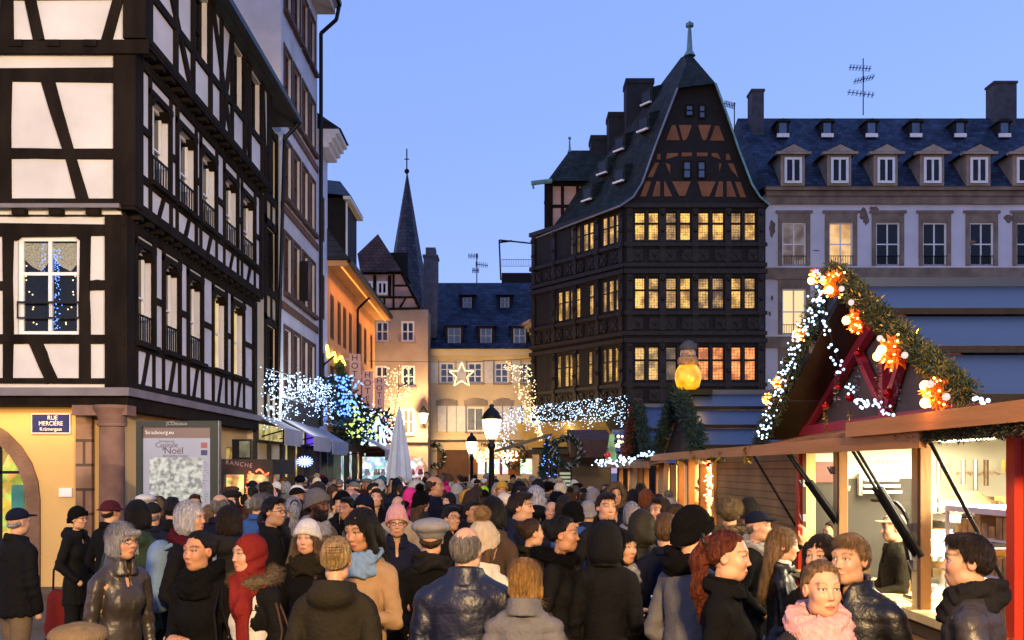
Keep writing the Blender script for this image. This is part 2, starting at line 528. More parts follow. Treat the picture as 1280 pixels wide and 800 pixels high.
# timber frame, side
for k in range(3):
    f = SD[k]
    zb, zt = ZB[k], ZT[k]
    w0, w1 = sidez[k]
    y0 = 17.5
    T.fbox(f, y0, YE, zt - .16, zt, -.02, .05)
    T.fbox(f, y0, YE, zb, zb + .12, -.02, .05)
    T.fbox(f, YE - .28, YE, zb, zt, -.02, .06)
    if k < 2:
        T.fbox(f, y0, YE, w0 - .15, w0 - .02, -.02, .04)
        edges = [18.0 - .1 * k] + [e for ab in sideu[k] for e in ab] + [YE - .28]
        for (a, b) in sideu[k]:
            T.fbox(f, a - .09, a, w0 - .02, zt - .16, -.02, .045); T.fbox(f, b, b + .09, w0 - .02, zt - .16, -.02, .045)
            T.fbox(f, a - .09, b + .09, w1, w1 + .11, -.02, .05)
            T.beam(f, (a, w1 - .12), (a + .18, w1 + .02), .1, -.2, .05); T.beam(f, (b, w1 - .12), (b - .18, w1 + .02), .1, -.2, .05)
            T.fbox(f, a - .12, b + .12, w0 - .09, w0 - .01, .05, .12)
            T.fbox(f, a - .08, a, zb + .12, w0 - .15, -.02, .04); T.fbox(f, b, b + .08, zb + .12, w0 - .15, -.02, .04)
            T.beam(f, ((a + b) / 2 - .12, zb + .1), ((a + b) / 2 + .16, w0 - .14), .09, -.02, .04)
        for i in range(1, len(edges) - 1, 2):
            pass
        prev = y0 + .3
        for (a, b) in sideu[k] + [(YE - .2, 0)]:
            if a - .09 - prev > .05: T.fbox(f, prev, a - .09, (w0 + w1) / 2 - .04, (w0 + w1) / 2 + .08, -.02, .035)
            prev = b + .09
    else:
        T.fbox(f, y0, YE, 10.05, 10.2, -.02, .045)
        for (a, b) in sideu[k]:
            T.fbox(f, a - .14, a, zb + .1, zt - .2, -.02, .055); T.fbox(f, b, b + .14, zb + .1, zt - .2, -.02, .055)
        for (a, b) in ((17.9, 20.0), (21.5, 22.9)):
            T.beam(f, (a, zt - .2), (b, zb + .15), .16, -.02, .05)
        T.beam(f, (22.3, zb + .1), (23.0, zt - .2), .14, -.02, .052); T.beam(f, (24.2, zt - .2), (24.6, zb + .1), .13, -.02, .052)
        T.beam(f, (26.3, zb + .1), (25.95, zt - .2), .12, -.02, .052)
        T.fbox(f, 19.0, 19.14, zb + .1, zt - .2, -.02, .055); T.fbox(f, 22.1, 22.24, zb + .1, zt - .2, -.02, .053)
T.build('timber_frame', M_TIMBER, b1)
# floor ledges, joist ends
m = MB()
m.box(UL, SX[0] + .16, 17.38, 17.75, 3.26, 3.398); m.box(SX[0] - .25, SX[0] + .16, 17.75, YE + .05, 3.26, 3.398)
m.box(UL, SX[0] + .0, 17.36, 17.7, 6.40, 6.47)
m.build('ledge', M_LEDGE, b1)
m = MB()
m.box(UL, SX[0] + .1, 17.5, 18.0, 3.10, 3.258); m.box(SX[0] - .5, SX[0] + .1, 18.0, YE, 3.02, 3.258)
for k in (1, 2):
    z0, z1 = ZT[k - 1], ZB[k]
    m.box(UL, SX[k] - .16, 17.62, 17.9, z0 - .02, z1 + .02)
    n = 11
    for i in range(n):
        x = -6.9 - i * .62
        m.box(x - .11, x + .11, 17.42 - .1 * (k - 1), 17.63, z0 + .002, z1 - .03)
    for i in range(17):
        y = 17.9 + i * .54
        m.box(SX[k] - .4, SX[k] + .02, y - .1, y + .1, z0 + .002, z1 - .002)
    m.box(SX[k] - .25, SX[k] + .055, 17.45, YE, z1 - .06, z1 + .1)
m.build('joists', M_TIMBER, b1)
m = MB()
for k in (1, 2):
    m.box(UL, SX[k] - .22, 17.56 - .0, 17.62, ZT[k - 1] + .03, ZB[k] - .03)
    m.box(SX[k] - .45, SX[k] - .2, 17.7, YE, ZT[k - 1] + .03, ZB[k] - .03)
m.build('joist_infill', M_PLASTER, b1)
# windows
o = window(FR[0], *holesF[0][0], b1, M_WHITEP, M_GLASSD, 2, 1, .075, .10, .05)
m = MB()
f = FR[0]
u0, u1, z0, z1 = holesF[0][0]
m.fbox(f, u0 + .06, u1 - .06, z0 + 1.02, z0 + 1.075, -.12, -.045)
m.build('transom', M_WHITEP, o)
m = MB()
for s in (-1, 1):       # lace valance behind the upper panes
    c = (u0 + u1) / 2 + s * .25
    m.add([f.p(c - .22, z1 - .1, -.104), f.p(c + .22, z1 - .1, -.104), f.p(c + .22, z1 - .42, -.104), f.p(c + .08, z1 - .58, -.104), f.p(c - .08, z1 - .5, -.104), f.p(c - .22, z1 - .36, -.104)], [(0, 1, 2, 3, 4, 5)])
m.build('curtain', mat('lace_curtain', (.26, .26, .20), .9, var=.5, scale=40), o)
m = MB()
for i in range(95):
    t = random.random()
    m.octa(f.p((u0 + u1) / 2 + .09 + random.gauss(0, .035), z0 + .12 + t * (z1 - z0 - .3), -.103), .011)
for i in range(30): m.octa(f.p((u0 + u1) / 2 - .14 + random.gauss(0, .025), z1 - .1 - random.random() * .5, -.103), .008)
m.build('fairy_lights', L_BULBB, o, kind='stuff')
m = MB()
for i in range(9):
    t = i / 9
    for s in (-1, 1): m.octa(f.p((u0 + u1) / 2 + s * (.25 + .22 * t) + .03 * math.sin(i * 5), z0 + .15 + t * 1.15 + .05 * math.cos(i * 3), -.1), .014)
m.build('fairy_light', L_BULBW, o, kind='stuff')
m = MB()
railing(m, f, u0 + .01, u1 - .01, z0 + .28, z0 + .57, .02, 2)
m.build('window_rail', M_BLACK, o)
for k, hs in ((0, holesF[0][1]), (1, holesF[1][0])):
    window(FR[k], *hs, b1, M_WHITEP, M_GLASSD, 2, 2, .075, .1)
for k in range(3):
    for i, (a, b) in enumerate(sideu[k]):
        lit = (k == 0 and i >= 3)
        o = window(SD[k], a + .02, b - .02, sidez[k][0], sidez[k][1], b1, M_WHITEP if k < 2 else M_TIMBER, L_YEL if lit else M_GLASSD, 2, 2, .06, .16, .035)
        if k < 2 and not lit:
            m = MB()
            railing(m, SD[k], a + .03, b - .03, sidez[k][0] + .02, sidez[k][0] + .5, .0, 7)
            m.build('window_rail', M_BLACK, o)
# eaves and roof
m = MB()
m.add([(-5.75, 16.9, 11.72), (-5.75, 29.2, 11.72), (-9.6, 29.2, 16.4), (-9.6, 16.9, 16.4), (-14, 16.9, 11.72), (-14, 29.2, 11.72)], [(0, 1, 2, 3), (3, 2, 5, 4), (0, 3, 4), (1, 5, 2)])
m.box(-13.9, -5.8, 16.95, 29.15, 11.6, 11.715)
m.build('roof', M_SLATEY, b1)
m = MB()
m.box(-5.8, -5.62, 16.9, 29.0, 11.62, 11.76)
m.bar((-5.7, 28.95, 11.65), (-6.1, 28.9, 11.2), .06); m.bar((-6.1, 28.9, 11.2), (-6.2, 28.4, 3.6), .05)
m.build('gutter', M_BLACK, b1)
# ground floor: ochre wall with stone arch, column, pilaster
fg = front(17.95)
ax, ar = fg.px(-57, 640)[0], None
rO = fg.px(51, 640)[0] - ax
rI = fg.px(33, 640)[0] - ax
zs_ = fg.px(0, 625)[1]
n = 14
arcI = [(ax + rI * math.cos(math.pi * i / n), zs_ + rI * 1.0 * math.sin(math.pi * i / n)) for i in range(n + 1)]
arcO = [(ax + rO * math.cos(math.pi * i / n), zs_ + rO * 1.0 * math.sin(math.pi * i / n)) for i in range(n + 1)]
xr = -6.62
m = MB()
top = 3.15
m.add([fg.p(arcO[i][0], arcO[i][1]) for i in range(n + 1)] + [fg.p(arcO[i][0], top) for i in range(n + 1)], [(i, n + 1 + i, n + 2 + i, i + 1) for i in range(n)])
m.quad(fg.p(arcO[0][0], 0), fg.p(xr, 0), fg.p(xr, top), fg.p(arcO[0][0], top))
m.quad(fg.p(-14, 0), fg.p(arcO[n][0], 0), fg.p(arcO[n][0], top), fg.p(-14, top))
sg = leftside(xr)
sarch = [(21.2, 1.0), (23.6, 1.0)]
m.wall(sg, 17.95, YE, 0, 3.05, [(19.3, 20.9, 0, 2.35), (21.9, 24.2, 0, 2.55), (24.8, 26.5, 0, 2.55)], .3)
m.build('ground_floor_wall', M_OCHRE, b1)
m = MB()
for i in range(n):
    a, b, c, d = arcI[i], arcO[i], arcO[i + 1], arcI[i + 1]
    m.hexa([fg.p(*a, -.3), fg.p(*b, -.3), fg.p(*b, .05), fg.p(*a, .05), fg.p(*d, -.3), fg.p(*c, -.3), fg.p(*c, .05), fg.p(*d, .05)])
for s, (i0, i1) in ((1, (arcI[0], arcO[0])), (-1, (arcO[n], arcI[n]))):
    m.fbox(fg, i0[0], i1[0], 0, zs_ - .002, -.3, .05)
m.build('stone_arch', M_SAND, b1)
# arch on the side
m = MB()
for i in range(10):
    t0, t1 = math.pi * i / 10, math.pi * (i + 1) / 10
    P = lambda r, t: (20.1 + r * math.cos(t), 1.75 + r * 1.1 * math.sin(t))
    a, b, c, d = P(.62, t0), P(.86, t0), P(.86, t1), P(.62, t1)
    m.hexa([sg.p(*a, -.25), sg.p(*b, -.25), sg.p(*b, .05), sg.p(*a, .05), sg.p(*d, -.25), sg.p(*c, -.25), sg.p(*c, .05), sg.p(*d, .05)])
m.fbox(sg, 19.24, 19.48, 0, 1.75, -.25, .05); m.fbox(sg, 20.72, 20.96, 0, 1.75, -.25, .05)
m.build('stone_arch', M_SAND, b1)
m = MB()
a, b = fg.px(98, 520), fg.px(118, 520)
m.fbox(fg, a[0], b[0], 0, a[1], -.1, .12)
m.build('pilaster', M_BLOCK, b1)
m = MB()
cx = at(140, 600, 17.45).x
m.lathe((cx, 17.45, 0), [(.27, 0), (.27, .25), (.215, .32), (.205, 2.7), (.20, 2.74), (.235, 2.75), (.235, 2.80), (.205, 2.82), (.25, 2.95), (.30, 3.05), (.30, 3.1)], 24)
m.box(cx - .62, cx + .3, 17.32, 17.75, 2.93, 3.1)
m.build('column', mat('pink_sandstone', (.19, .105, .075), .85, var=.25, scale=3, bump=.3), b1)
L_SHOPY = emis('yellow_shop_interior', (1.0, .72, .12), 1.5, True, 'goods', (.5, .3, .03), 3.)
m = MB()
m.quad(fg.p(-13.5, 0, -.9), fg.p(arcI[0][0] + .5, 0, -.9), fg.p(arcI[0][0] + .5, 3, -.9), fg.p(-13.5, 3, -.9))
so = m.build('shop_interior', L_SHOPY, b1)
m = MB()
for u in (-9.2, -9.62, -8.78, -10.3): m.fbox(fg, u - .02, u + .02, 0, 2.9, -.22, -.18)
m.fbox(fg, -11, -8.4, 1.95, 2.0, -.22, -.18)
m.bar(fg.p(-9.35, 2.35, -.5), fg.p(-9.35, 2.1, -.5), .012); m.ball(fg.p(-9.35, 2.06, -.5), .08)
m.build('glazing_bars', M_BLACK, so)
m = MB()
m.fbox(fg, -8.72, -8.5, .6, 1.75, -.5, -.46)
m.build('display_board', mat('teal_board', (.05, .25, .26), .6), so)
m = MB()
m.quad(sg.p(19.3, 0, -.28), sg.p(20.9, 0, -.28), sg.p(20.9, 2.35, -.28), sg.p(19.3, 2.35, -.28))
m.build('shop_window', emis('amber_shop', (1, .6, .1), 1.6, True, 'goods', (.6, .2, .02), 4), b1)
m = MB()
m.quad(sg.p(21.9, 0, -.28), sg.p(24.2, 0, -.28), sg.p(24.2, 2.55, -.28), sg.p(21.9, 2.55, -.28))
m.quad(sg.p(24.8, 0, -.28), sg.p(26.5, 0, -.28), sg.p(26.5, 2.55, -.28), sg.p(24.8, 2.55, -.28))
m.build('shop_window', emis('warm_shop', (1, .6, .22), .8, True, 'goods', (.2, .08, .02), 3), b1)

def text(body, size, loc, rot, mtl, parent, ext=.004, align='CENTER', name='lettering', sx=1.0, space=1.0):
    c = bpy.data.curves.new(name, 'FONT')
    c.body = body
    c.size = size
    c.extrude = ext
    c.align_x = align
    c.align_y = 'CENTER'
    c.space_line = .85
    c.space_character = space
    tmp = bpy.data.objects.new(name, c)
    COL.objects.link(tmp)
    bpy.context.view_layer.update()
    me = bpy.data.meshes.new_from_object(tmp.evaluated_get(bpy.context.evaluated_depsgraph_get()))
    bpy.data.objects.remove(tmp)
    bpy.data.curves.remove(c)
    me.name = name
    me.materials.clear()
    me.materials.append(mtl)
    o = bpy.data.objects.new(name, me)
    COL.objects.link(o)
    adopt(o, parent)
    o.location = loc
    o.rotation_euler = rot
    o.scale = (sx, 1, 1)
    return o
RF = (R(90), 0, 0)
RSL = (R(90), 0, R(90))
# street plate and white wall box
M_PLATE = mat('blue_enamel', (.012, .014, .09), .12, 0, var=.1, spec=.8)
m = MB()
a, b = fg.px(40, 542), fg.px(89, 517)
pl = thing('street_sign', 'blue enamel street plate with white border and lettering on the ochre wall', 'street sign', fg.p(a[0], a[1], .02))
m.fbox(fg, a[0], b[0], a[1], b[1], .002, .03)
m.build('plate', M_PLATE, pl)
m = MB()
for (p, q, r_, s_) in ((a[0], b[0], a[1], a[1] + .015), (a[0], b[0], b[1] - .015, b[1]), (a[0], a[0] + .015, a[1] + .015, b[1] - .015), (b[0] - .015, b[0], a[1] + .015, b[1] - .015)):
    m.fbox(fg, p, q, r_, s_, .03, .034)
m.build('border', M_WHITEP, pl)
cxm = (a[0] + b[0]) / 2
zz = b[1]
text('RUE', .105, fg.p(cxm + .03, zz - .075, .032), RF, M_WHITEP, pl, sx=.95)
text('MERCIÈRE', .105, fg.p(cxm, zz - .175, .032), RF, M_WHITEP, pl, sx=.9)
text('Krämergass', .085, fg.p(cxm, zz - .27, .032), RF, M_WHITEP, pl, sx=.95)
m = MB()
a, b = fg.px(75, 621), fg.px(91, 610)
m.fbox(fg, a[0], b[0], a[1], b[1], .002, .05)
m.fbox(fg, a[0] + .02, b[0] - .02, a[1] + .02, b[1] - .02, .05, .056)
solo(m, 'wall_box', M_WHITEP, 'small white junction box on ochre wall below the blue street plate', 'junction box', fg.p(a[0], a[1]))

# ================================================================== narrow cream house, tall white house, blue-lit house, hotel
b2 = thing('plaster_house', 'narrow cream house with dark timbered bay squeezed beside the corner half-timbered house', 'house', (-7, 28.4, 0))
f = leftside(-6.5)
h2 = [(28.35, 29.55, z, z + 1.7) for z in (4.3, 7.0, 9.6)]
m = MB()
m.wall(f, 26.9, 30.25, 0, 11.6, h2, .2, 6)
m.build('wall', M_CREAM, b2)
m = MB()
for h in h2:
    m.fbox(f, 28.15, 28.35, h[2] - .9, h[3] + .25, -.02, .05); m.fbox(f, 29.55, 29.75, h[2] - .9, h[3] + .25, -.02, .05)
    m.fbox(f, 28.35, 29.55, h[3], h[3] + .2, -.02, .05); m.fbox(f, 28.35, 29.55, h[2] - .2, h[2], -.02, .06)
    m.fbox(f, 28.9, 29.0, h[2] - .9, h[2] - .2, -.02, .05)
m.build('timber_frame', M_TIMBER, b2)
for h in h2: window(f, *h, b2, M_TIMBER, M_GLASSD, 2, 2, .07, .1)

b3 = thing('plaster_house', 'tall white plaster house with rows of brown window openings and brown string courses', 'house', (-7, 33, 0))
f = leftside(-6.5)
rows3 = [(4.35, 6.2), (7.25, 9.0), (10.05, 11.8), (12.8, 14.5), (15.6, 17.3)]
cols3 = [(30.75, 31.75), (32.15, 33.1), (33.55, 34.45), (34.85, 35.7)]
h3 = [(a, b, z0, z1) for z0, z1 in rows3 for a, b in cols3]
m = MB()
m.wall(f, 30.3, 36.2, 3.3, 17.9, h3, .22, 7)
m.build('wall', M_PLASTERL, b3)
m = MB()
for z in (6.72, 9.6, 12.3): m.fbox(f, 30.3, 36.2, z, z + .22, -.01, .05)
m.build('string_course', mat('brown_course', (.16, .075, .045), .85), b3)
for h in h3:
    o = window(f, *h, b3, M_SHUT, M_GLASSD, 2, 2, .06, .12, .04)
    m = MB()
    for (p, q, r_, s_) in ((h[0] - .12, h[0], h[2] - .1, h[3] + .1), (h[1], h[1] + .12, h[2] - .1, h[3] + .1), (h[0], h[1], h[3], h[3] + .1)):
        m.fbox(f, p, q, r_, s_, -.01, .03)
    m.fbox(f, h[0] - .14, h[1] + .14, h[2] - .12, h[2], -.01, .14)
    m.build('surround', M_SHUT, o)
m = MB()
m.box(-13.5, -5.9, 30.1, 36.35, 17.9, 18.15)
m.box(-13.5, -5.8, 30.0, 36.45, 18.152, 18.32)
m.build('cornice', M_PLASTERL, b3)
m = MB()
m.add([(-5.8, 30, 18.33), (-5.8, 36.4, 18.33), (-9.5, 36.4, 22), (-9.5, 30, 22), (-13.5, 30, 18.33), (-13.5, 36.4, 18.33)], [(0, 1, 2, 3), (3, 2, 5, 4), (0, 3, 4), (1, 5, 2)])
m.build('roof', M_SLATEY, b3)
m = MB()
m.box(-5.82, -5.68, 30, 36.4, 18.2, 18.36)
m.tube([(-5.75, 36.3, 18.2), (-5.85, 36.3, 17.7), (-6.38, 36.25, 17.2), (-6.38, 36.25, 3.5)], .07, 8)
m.build('downpipe', M_BLACK, b3)
m = MB()
m.fbox(f, 32.9, 33.35, 7.4, 8.6, .05, .3)
m.build('wall_lantern', M_BLACK, b3)

b4 = thing('plaster_house', 'slim house washed in blue light with projecting white boxed eaves', 'house', (-7, 37, 0))
f = leftside(-6.5)
h4 = [(36.85, 37.8, z, z + 1.6) for z in (4.6, 7.4, 10.2)]
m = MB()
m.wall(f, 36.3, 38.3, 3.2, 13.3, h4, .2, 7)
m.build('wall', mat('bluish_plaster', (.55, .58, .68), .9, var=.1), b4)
for h in h4: window(f, *h, b4, M_SHUT, M_GLASSD, 2, 2, .08, .06)
m = MB()
for i in range(4): m.box(-13, -6.15 + .12 * i, 36.45, 38.35, 13.3 + .16 * i, 13.458 + .16 * i)
m.build('eaves', M_WHITEP, b4)
m = MB()
m.add([(-5.72, 36.45, 13.95), (-5.72, 38.4, 13.95), (-9.5, 38.4, 16.5), (-9.5, 36.45, 16.5), (-13.2, 36.45, 13.95), (-13.2, 38.4, 13.95)], [(0, 1, 2, 3), (3, 2, 5, 4), (0, 3, 4), (1, 5, 2)])
m.build('roof', M_SLATEY, b4)

b5 = thing('hotel_building', 'apricot hotel facade glowing orange under its eaves with dark roof and big dormer', 'hotel', (-7, 45, 0))
f = leftside(-6.5)
cols5 = [(38.9, 39.8), (40.6, 41.5), (42.0, 42.9), (43.6, 44.5), (46.6, 47.5), (48.3, 49.2), (50.6, 51.4)]
h5 = [(a, b, z0, z1) for z0, z1 in ((4.2, 5.9), (6.9, 8.6)) for a, b in cols5]
m = MB()
m.wall(f, 38.32, 52.4, 3.2, 9.5, h5, .2, 7)
m.build('wall', M_ORANGE, b5)
for h in h5: window(f, *h, b5, M_SHUT, M_GLASSD, 2, 1, .09, .05)
m = MB()
m.box(-12.8, -5.75, 38.3, 52.6, 9.5, 9.7)
m.build('eaves', M_ORANGE, b5)
m = MB()
m.tube([(-5.8, 45.5, 9.6), (-6.4, 45.5, 9.0), (-6.4, 45.5, 3.3)], .06)
m.box(-5.78, -5.62, 38.3, 52.6, 9.6, 9.75)
m.build('gutter', M_BLACK, b5)
m = MB()
m.add([(-5.65, 38.2, 9.71), (-5.65, 52.6, 9.71), (-9.3, 50.2, 14.6), (-9.3, 38.2, 14.6), (-13, 52.6, 9.71), (-13, 38.2, 9.71)], [(0, 1, 2, 3), (3, 2, 4, 5), (0, 3, 5), (1, 4, 2)])
m.build('roof', M_SLATEY, b5)
m = MB()
m.box(-9.2, -6.15, 40.4, 43.4, 10.2, 12.55)
dm = m.build('dormer', M_DARK, b5)
m = MB()
m.add([(-5.9, 40.1, 12.55), (-5.9, 43.7, 12.55), (-9.5, 43.7, 12.9), (-9.5, 40.1, 12.9), (-6.6, 41.9, 13.6), (-9.5, 41.9, 13.9)], [(0, 1, 4), (0, 4, 5, 3), (1, 2, 5, 4)])
m.build('roof', M_SLATEY, dm)
m = MB()
m.box(-6.2, -5.92, 40.1, 43.7, 12.42, 12.548)
m.box(-6.16, -6.1, 40.4, 40.6, 10.3, 12.4)
m.build('trim', M_WHITEP, dm)
# yellow light tube on the hotel wall and lamps under the eaves
m = MB()
zz = [f.px(x, y, .06) for x, y in ((409, 432), (411, 446), (418, 441), (420, 452), (427, 446), (431, 456))]
m.tube([f.p(u, z, .06) for u, z in zz], .05)
m.build('light_tube', emis('yellow_tube', (1, .75, .08), 6, False), b5)
m = MB()
m.box(-6.02, -5.97, 38.4, 52.4, 9.46, 9.49)
m.build('eaves_lamp', emis('eaves_strip', (1.0, .36, .05), 1.6, False), b5)
def area(name, loc, rot, sx, sy, energy, col, parent=None):
    l = bpy.data.lights.new(name, 'AREA')
    l.shape = 'RECTANGLE'
    l.size, l.size_y = sx, sy
    l.energy = energy * K
    l.color = col
    o = bpy.data.objects.new(name, l)
    COL.objects.link(o)
    adopt(o, parent)
    o.location, o.rotation_euler = loc, rot
    return o
def point(name, loc, energy, col, r=.1, parent=None):
    l = bpy.data.lights.new(name, 'POINT')
    l.energy, l.color, l.shadow_soft_size = energy * K, col, r
    o = bpy.data.objects.new(name, l)
    COL.objects.link(o)
    adopt(o, parent)
    o.location = loc
    return o
area('lamp', (-5.94, 45.4, 9.4), (0, R(-20), 0), .1, 13.6, 260, (1.0, .40, .07), b5)
area('lamp', (-6.2, 37.3, 3.6), (R(180), R(25), 0), .3, 1.6, 40, (.12, .25, 1.0), b4)

# ================================================================== the end of the street
D6 = 54.
b6 = thing('gabled_house', 'beige house at the street end with pink half-timbered gable and tall hipped tile roof', 'house', (-5.5, D6, 0))
f = front(D6)
def zo(x, y): return f.px(310 + x / 3.459, 240 + y / 3.459)       # from one enlarged detail
h6 = [(*zo(552, 648), *zo(609, 558)), (*zo(662, 648), *zo(720, 558))]
h6 = [(a, c, b, d) for a, b, c, d in h6]
w3 = [rect(f, 469, 485.5, 457, 484), rect(f, 502, 519, 457, 484)]
w4 = [rect(f, 469, 485.5, 511, 544), rect(f, 503, 518, 511, 543)]
door6 = rect(f, 500, 528, 565, 640)
m = MB()
xl, xr6 = f.px(440, 0)[0], f.px(535, 0)[0]
ztop = f.px(0, 387)[1]
m.wall(f, xl, xr6, 0, ztop, h6 + w3 + w4, .15, 8)
m.build('wall', M_BEIGE, b6)
m = MB()
pts = [zo(x, y) for x, y in ((500, 508), (742, 504), (705, 430), (665, 350), (498, 350))]
m.poly(f, pts[::-1], -8, .01)
m.build('gable_wall', M_PINKY, b6)
T = TB()
def zb(x0, y0, x1, y1, wd): 
    a, b = zo(x0, y0), zo(x1, y1)
    T.beam(f, a, b, wd * D6 / F / 3.459, -.02, .05)
for a in ((500, 508, 745, 504, 10), (500, 455, 712, 455, 9), (500, 352, 665, 352, 9), (630, 355, 630, 505, 9), (550, 455, 550, 505, 8), (590, 455, 590, 505, 8), (655, 505, 685, 455, 8), (665, 350, 742, 500, 12), (632, 405, 690, 405, 8), (500, 370, 500, 505, 9), (612, 360, 612, 450, 14), (548, 360, 548, 450, 12)): zb(*a)
T.build('timber_frame', M_TIMBER, b6)
for x0, x1 in ((500, 541), (558, 605)):
    a, b = zo(x0, 446), zo(x1, 387)
    window(Fac((0, D6 - .12, 0), (1, 0, 0), (0, -1, 0)), a[0], b[0], a[1], b[1], b6, M_WHITEP, M_GLASSD, 2, 1, .11, .04)
M_GLASSB = mat('dusk_glass', (.03, .05, .10), .06, 0, var=.6, scale=.7, spec=1.)
for h in h6 + w3: window(f, *h, b6, M_WHITEP, M_GLASSB, 2, 2, .10, .08, .06, sill=M_TANST)
for h in w4: window(f, *h, b6, M_WHITEP, L_ROOM, 2, 2, .09, .08, .06, sill=M_TANST)
m = MB()
ap, rl, rm, rr = zo(556, 170), zo(480, 265), zo(600, 230), zo(668, 348)
bl = zo(492, 350)
m.add([f.p(*bl, .35), f.p(*rr, .35), f.p(*ap, -.6), f.p(bl[0] - .6, bl[1] - 2.2, -7.5), f.p(rr[0] + 1.4, rr[1] - 2.2, -7.5), f.p(ap[0], ap[1], -7), f.p(*zo(745, 505), .2), f.p(*zo(748, 505), -7), f.p(rl[0] - .1, rl[1], -.1)],
      [(0, 1, 2), (1, 4, 5, 2), (0, 2, 8), (8, 2, 5, 3), (0, 8, 3), (1, 6, 7, 4)])
m.build('roof', M_REDTILE, b6)
m = MB()
dd = zo(640, 270)
m.fbox(f, dd[0] - .6, dd[0] + .5, dd[1] - 1, dd[1] + .35, -3, -1.2)
m.build('dormer', M_DARK, b6)
m = MB()
m.fbox(f, *[f.px(x, 0)[0] for x in (500, 530)], *[f.px(0, y)[1] for y in (640, 590)], .02, .06)
m.build('shop_window', emis('red_gold_shop', (1, .45, .1), 2.2, True, 'goods', (.8, .06, .02), 3), b6)
m = MB()
for i in range(8):
    t0, t1 = math.pi * i / 8, math.pi * (i + 1) / 8
    ce = f.px(515, 590)
    P = lambda r, t: (ce[0] + r * math.cos(t), ce[1] + r * math.sin(t))
    a, b, c, d = P(.62, t0), P(.85, t0), P(.85, t1), P(.62, t1)
    m.hexa([f.p(*a, -.02), f.p(*b, -.02), f.p(*b, .08), f.p(*a, .08), f.p(*d, -.02), f.p(*c, -.02), f.p(*c, .08), f.p(*d, .08)])
m.build('stone_arch', M_TANST, b6)
m = MB()
m.fbox(f, xl, xr6, f.px(0, 553)[1], f.px(0, 547)[1], 0, .15)
m.build('string_course', M_TANST, b6)

D7 = 56.
b7 = thing('yellow_house', 'long cream yellow house closing the street with white shutters and big slate roof', 'house', (-1, D7, 0))
f = front(D7)
def z3(x, y): return f.px(530 + x / 4, 430 + y / 4)
def r3(x0, x1, y0, y1):
    a, b = z3(x0, y1), z3(x1, y0)
    return (a[0], b[0], a[1], b[1])
up7 = [r3(78, 152, 92, 196), r3(218, 292, 92, 196), r3(352, 424, 92, 196), r3(486, 545, 92, 196)]
lo7 = [r3(212, 300, 315, 438), r3(488, 536, 315, 438)]
m = MB()
x0, x1 = f.px(535, 0)[0], f.px(720, 0)[0]
ze7 = f.px(0, 437)[1]
m.wall(f, x0, x1, 0, ze7, up7 + lo7, .15, 9)
m.build('wall', M_CREAM, b7)
m = MB()
m.fbox(f, x0, x1, ze7 - .35, ze7, 0, .35)
m.fbox(f, x0, x1, *[z3(0, y)[1] for y in (480, 464)], 0, .3)
m.fbox(f, x0, x1, *[z3(0, y)[1] for y in (530, 515)], 0, .12)
m.build('cornice', M_CREAM, b7)
for h in up7: window(f, *h, b7, M_WHITEP, M_GLASSB, 2, 3, .09, .08, .05, sill=M_TANST)
window(f, *lo7[0], b7, M_WHITEP, mat('pale_curtained_glass', (.16, .18, .19), .3, var=.3), 2, 1, .09, .08, sill=M_TANST)
window(f, *lo7[1], b7, M_WHITEP, L_YEL, 2, 3, .08, .08, .05, sill=M_TANST)
M_SHUTW = mat('pale_shutter', (.66, .63, .58), .8, var=.1, scale=5)
for q in ((30, 70, 84, 196), (163, 210, 84, 196), (302, 345, 84, 196), (440, 482, 84, 196), (68, 112, 307, 438), (117, 160, 307, 438), (163, 207, 310, 438), (350, 392, 310, 438), (396, 437, 310, 438), (440, 486, 310, 438)):
    u0, u1, z0, z1 = r3(*q)
    m = MB()
    m.fbox(f, u0, u1, z0, z1, .01, .05)
    for k in range(1, 14):
        if k in (5, 9): continue
        z = z0 + (z1 - z0) * k / 14
        m.fbox(f, u0 + .07, u1 - .07, z - .03, z + .03, .05, .066)
    m.build('shutter', M_SHUTW, b7)
    m = MB()
    for (p, q_) in ((u0 - .05, u0 - .004), (u1 + .004, u1 + .05)): m.fbox(f, p, q_, z0 - .04, z1 + .04, .005, .03)
    m.build('shutter_frame', M_TANST, b7)
m = MB()
for (xa, xb, y) in ((60, 165, 300), (200, 312, 300), (345, 440, 300)):
    a, b = z3(xa, y), z3(xb, y)
    for i in range(6):
        t = i / 6
        m.fbox(f, a[0] + (b[0] - a[0]) * t, a[0] + (b[0] - a[0]) * (t + 1 / 6), a[1] - .1, a[1] + .16 + .14 * math.sin(math.pi * (t + 1 / 12)), 0, .08)
m.build('lintel', M_TANST, b7)
m = MB()
zr7 = f.px(0, 352)[1] + 1.0
m.add([f.p(x0 - .1, ze7, .5), f.p(x1, ze7, .5), f.p(x1, zr7, -6.), f.p(x0 - .1, zr7, -6.), f.p(x1, ze7, -12), f.p(x0 - .1, ze7, -12)], [(0, 1, 2, 3), (3, 2, 4, 5), (0, 3, 5), (1, 4, 2)])
m.build('roof', M_SLATE, b7)
def slope7(y): # depth of the slope at a pixel row
    best = None
    for i in range(200):
        t = i / 199
        d = .5 - 6.5 * t; z = ze7 + (zr7 - ze7) * t
        yy = CY - (z - H) * F / (D7 - d)
        if best is None or abs(yy - y) < best[0]: best = (abs(yy - y), d)
    return best[1]
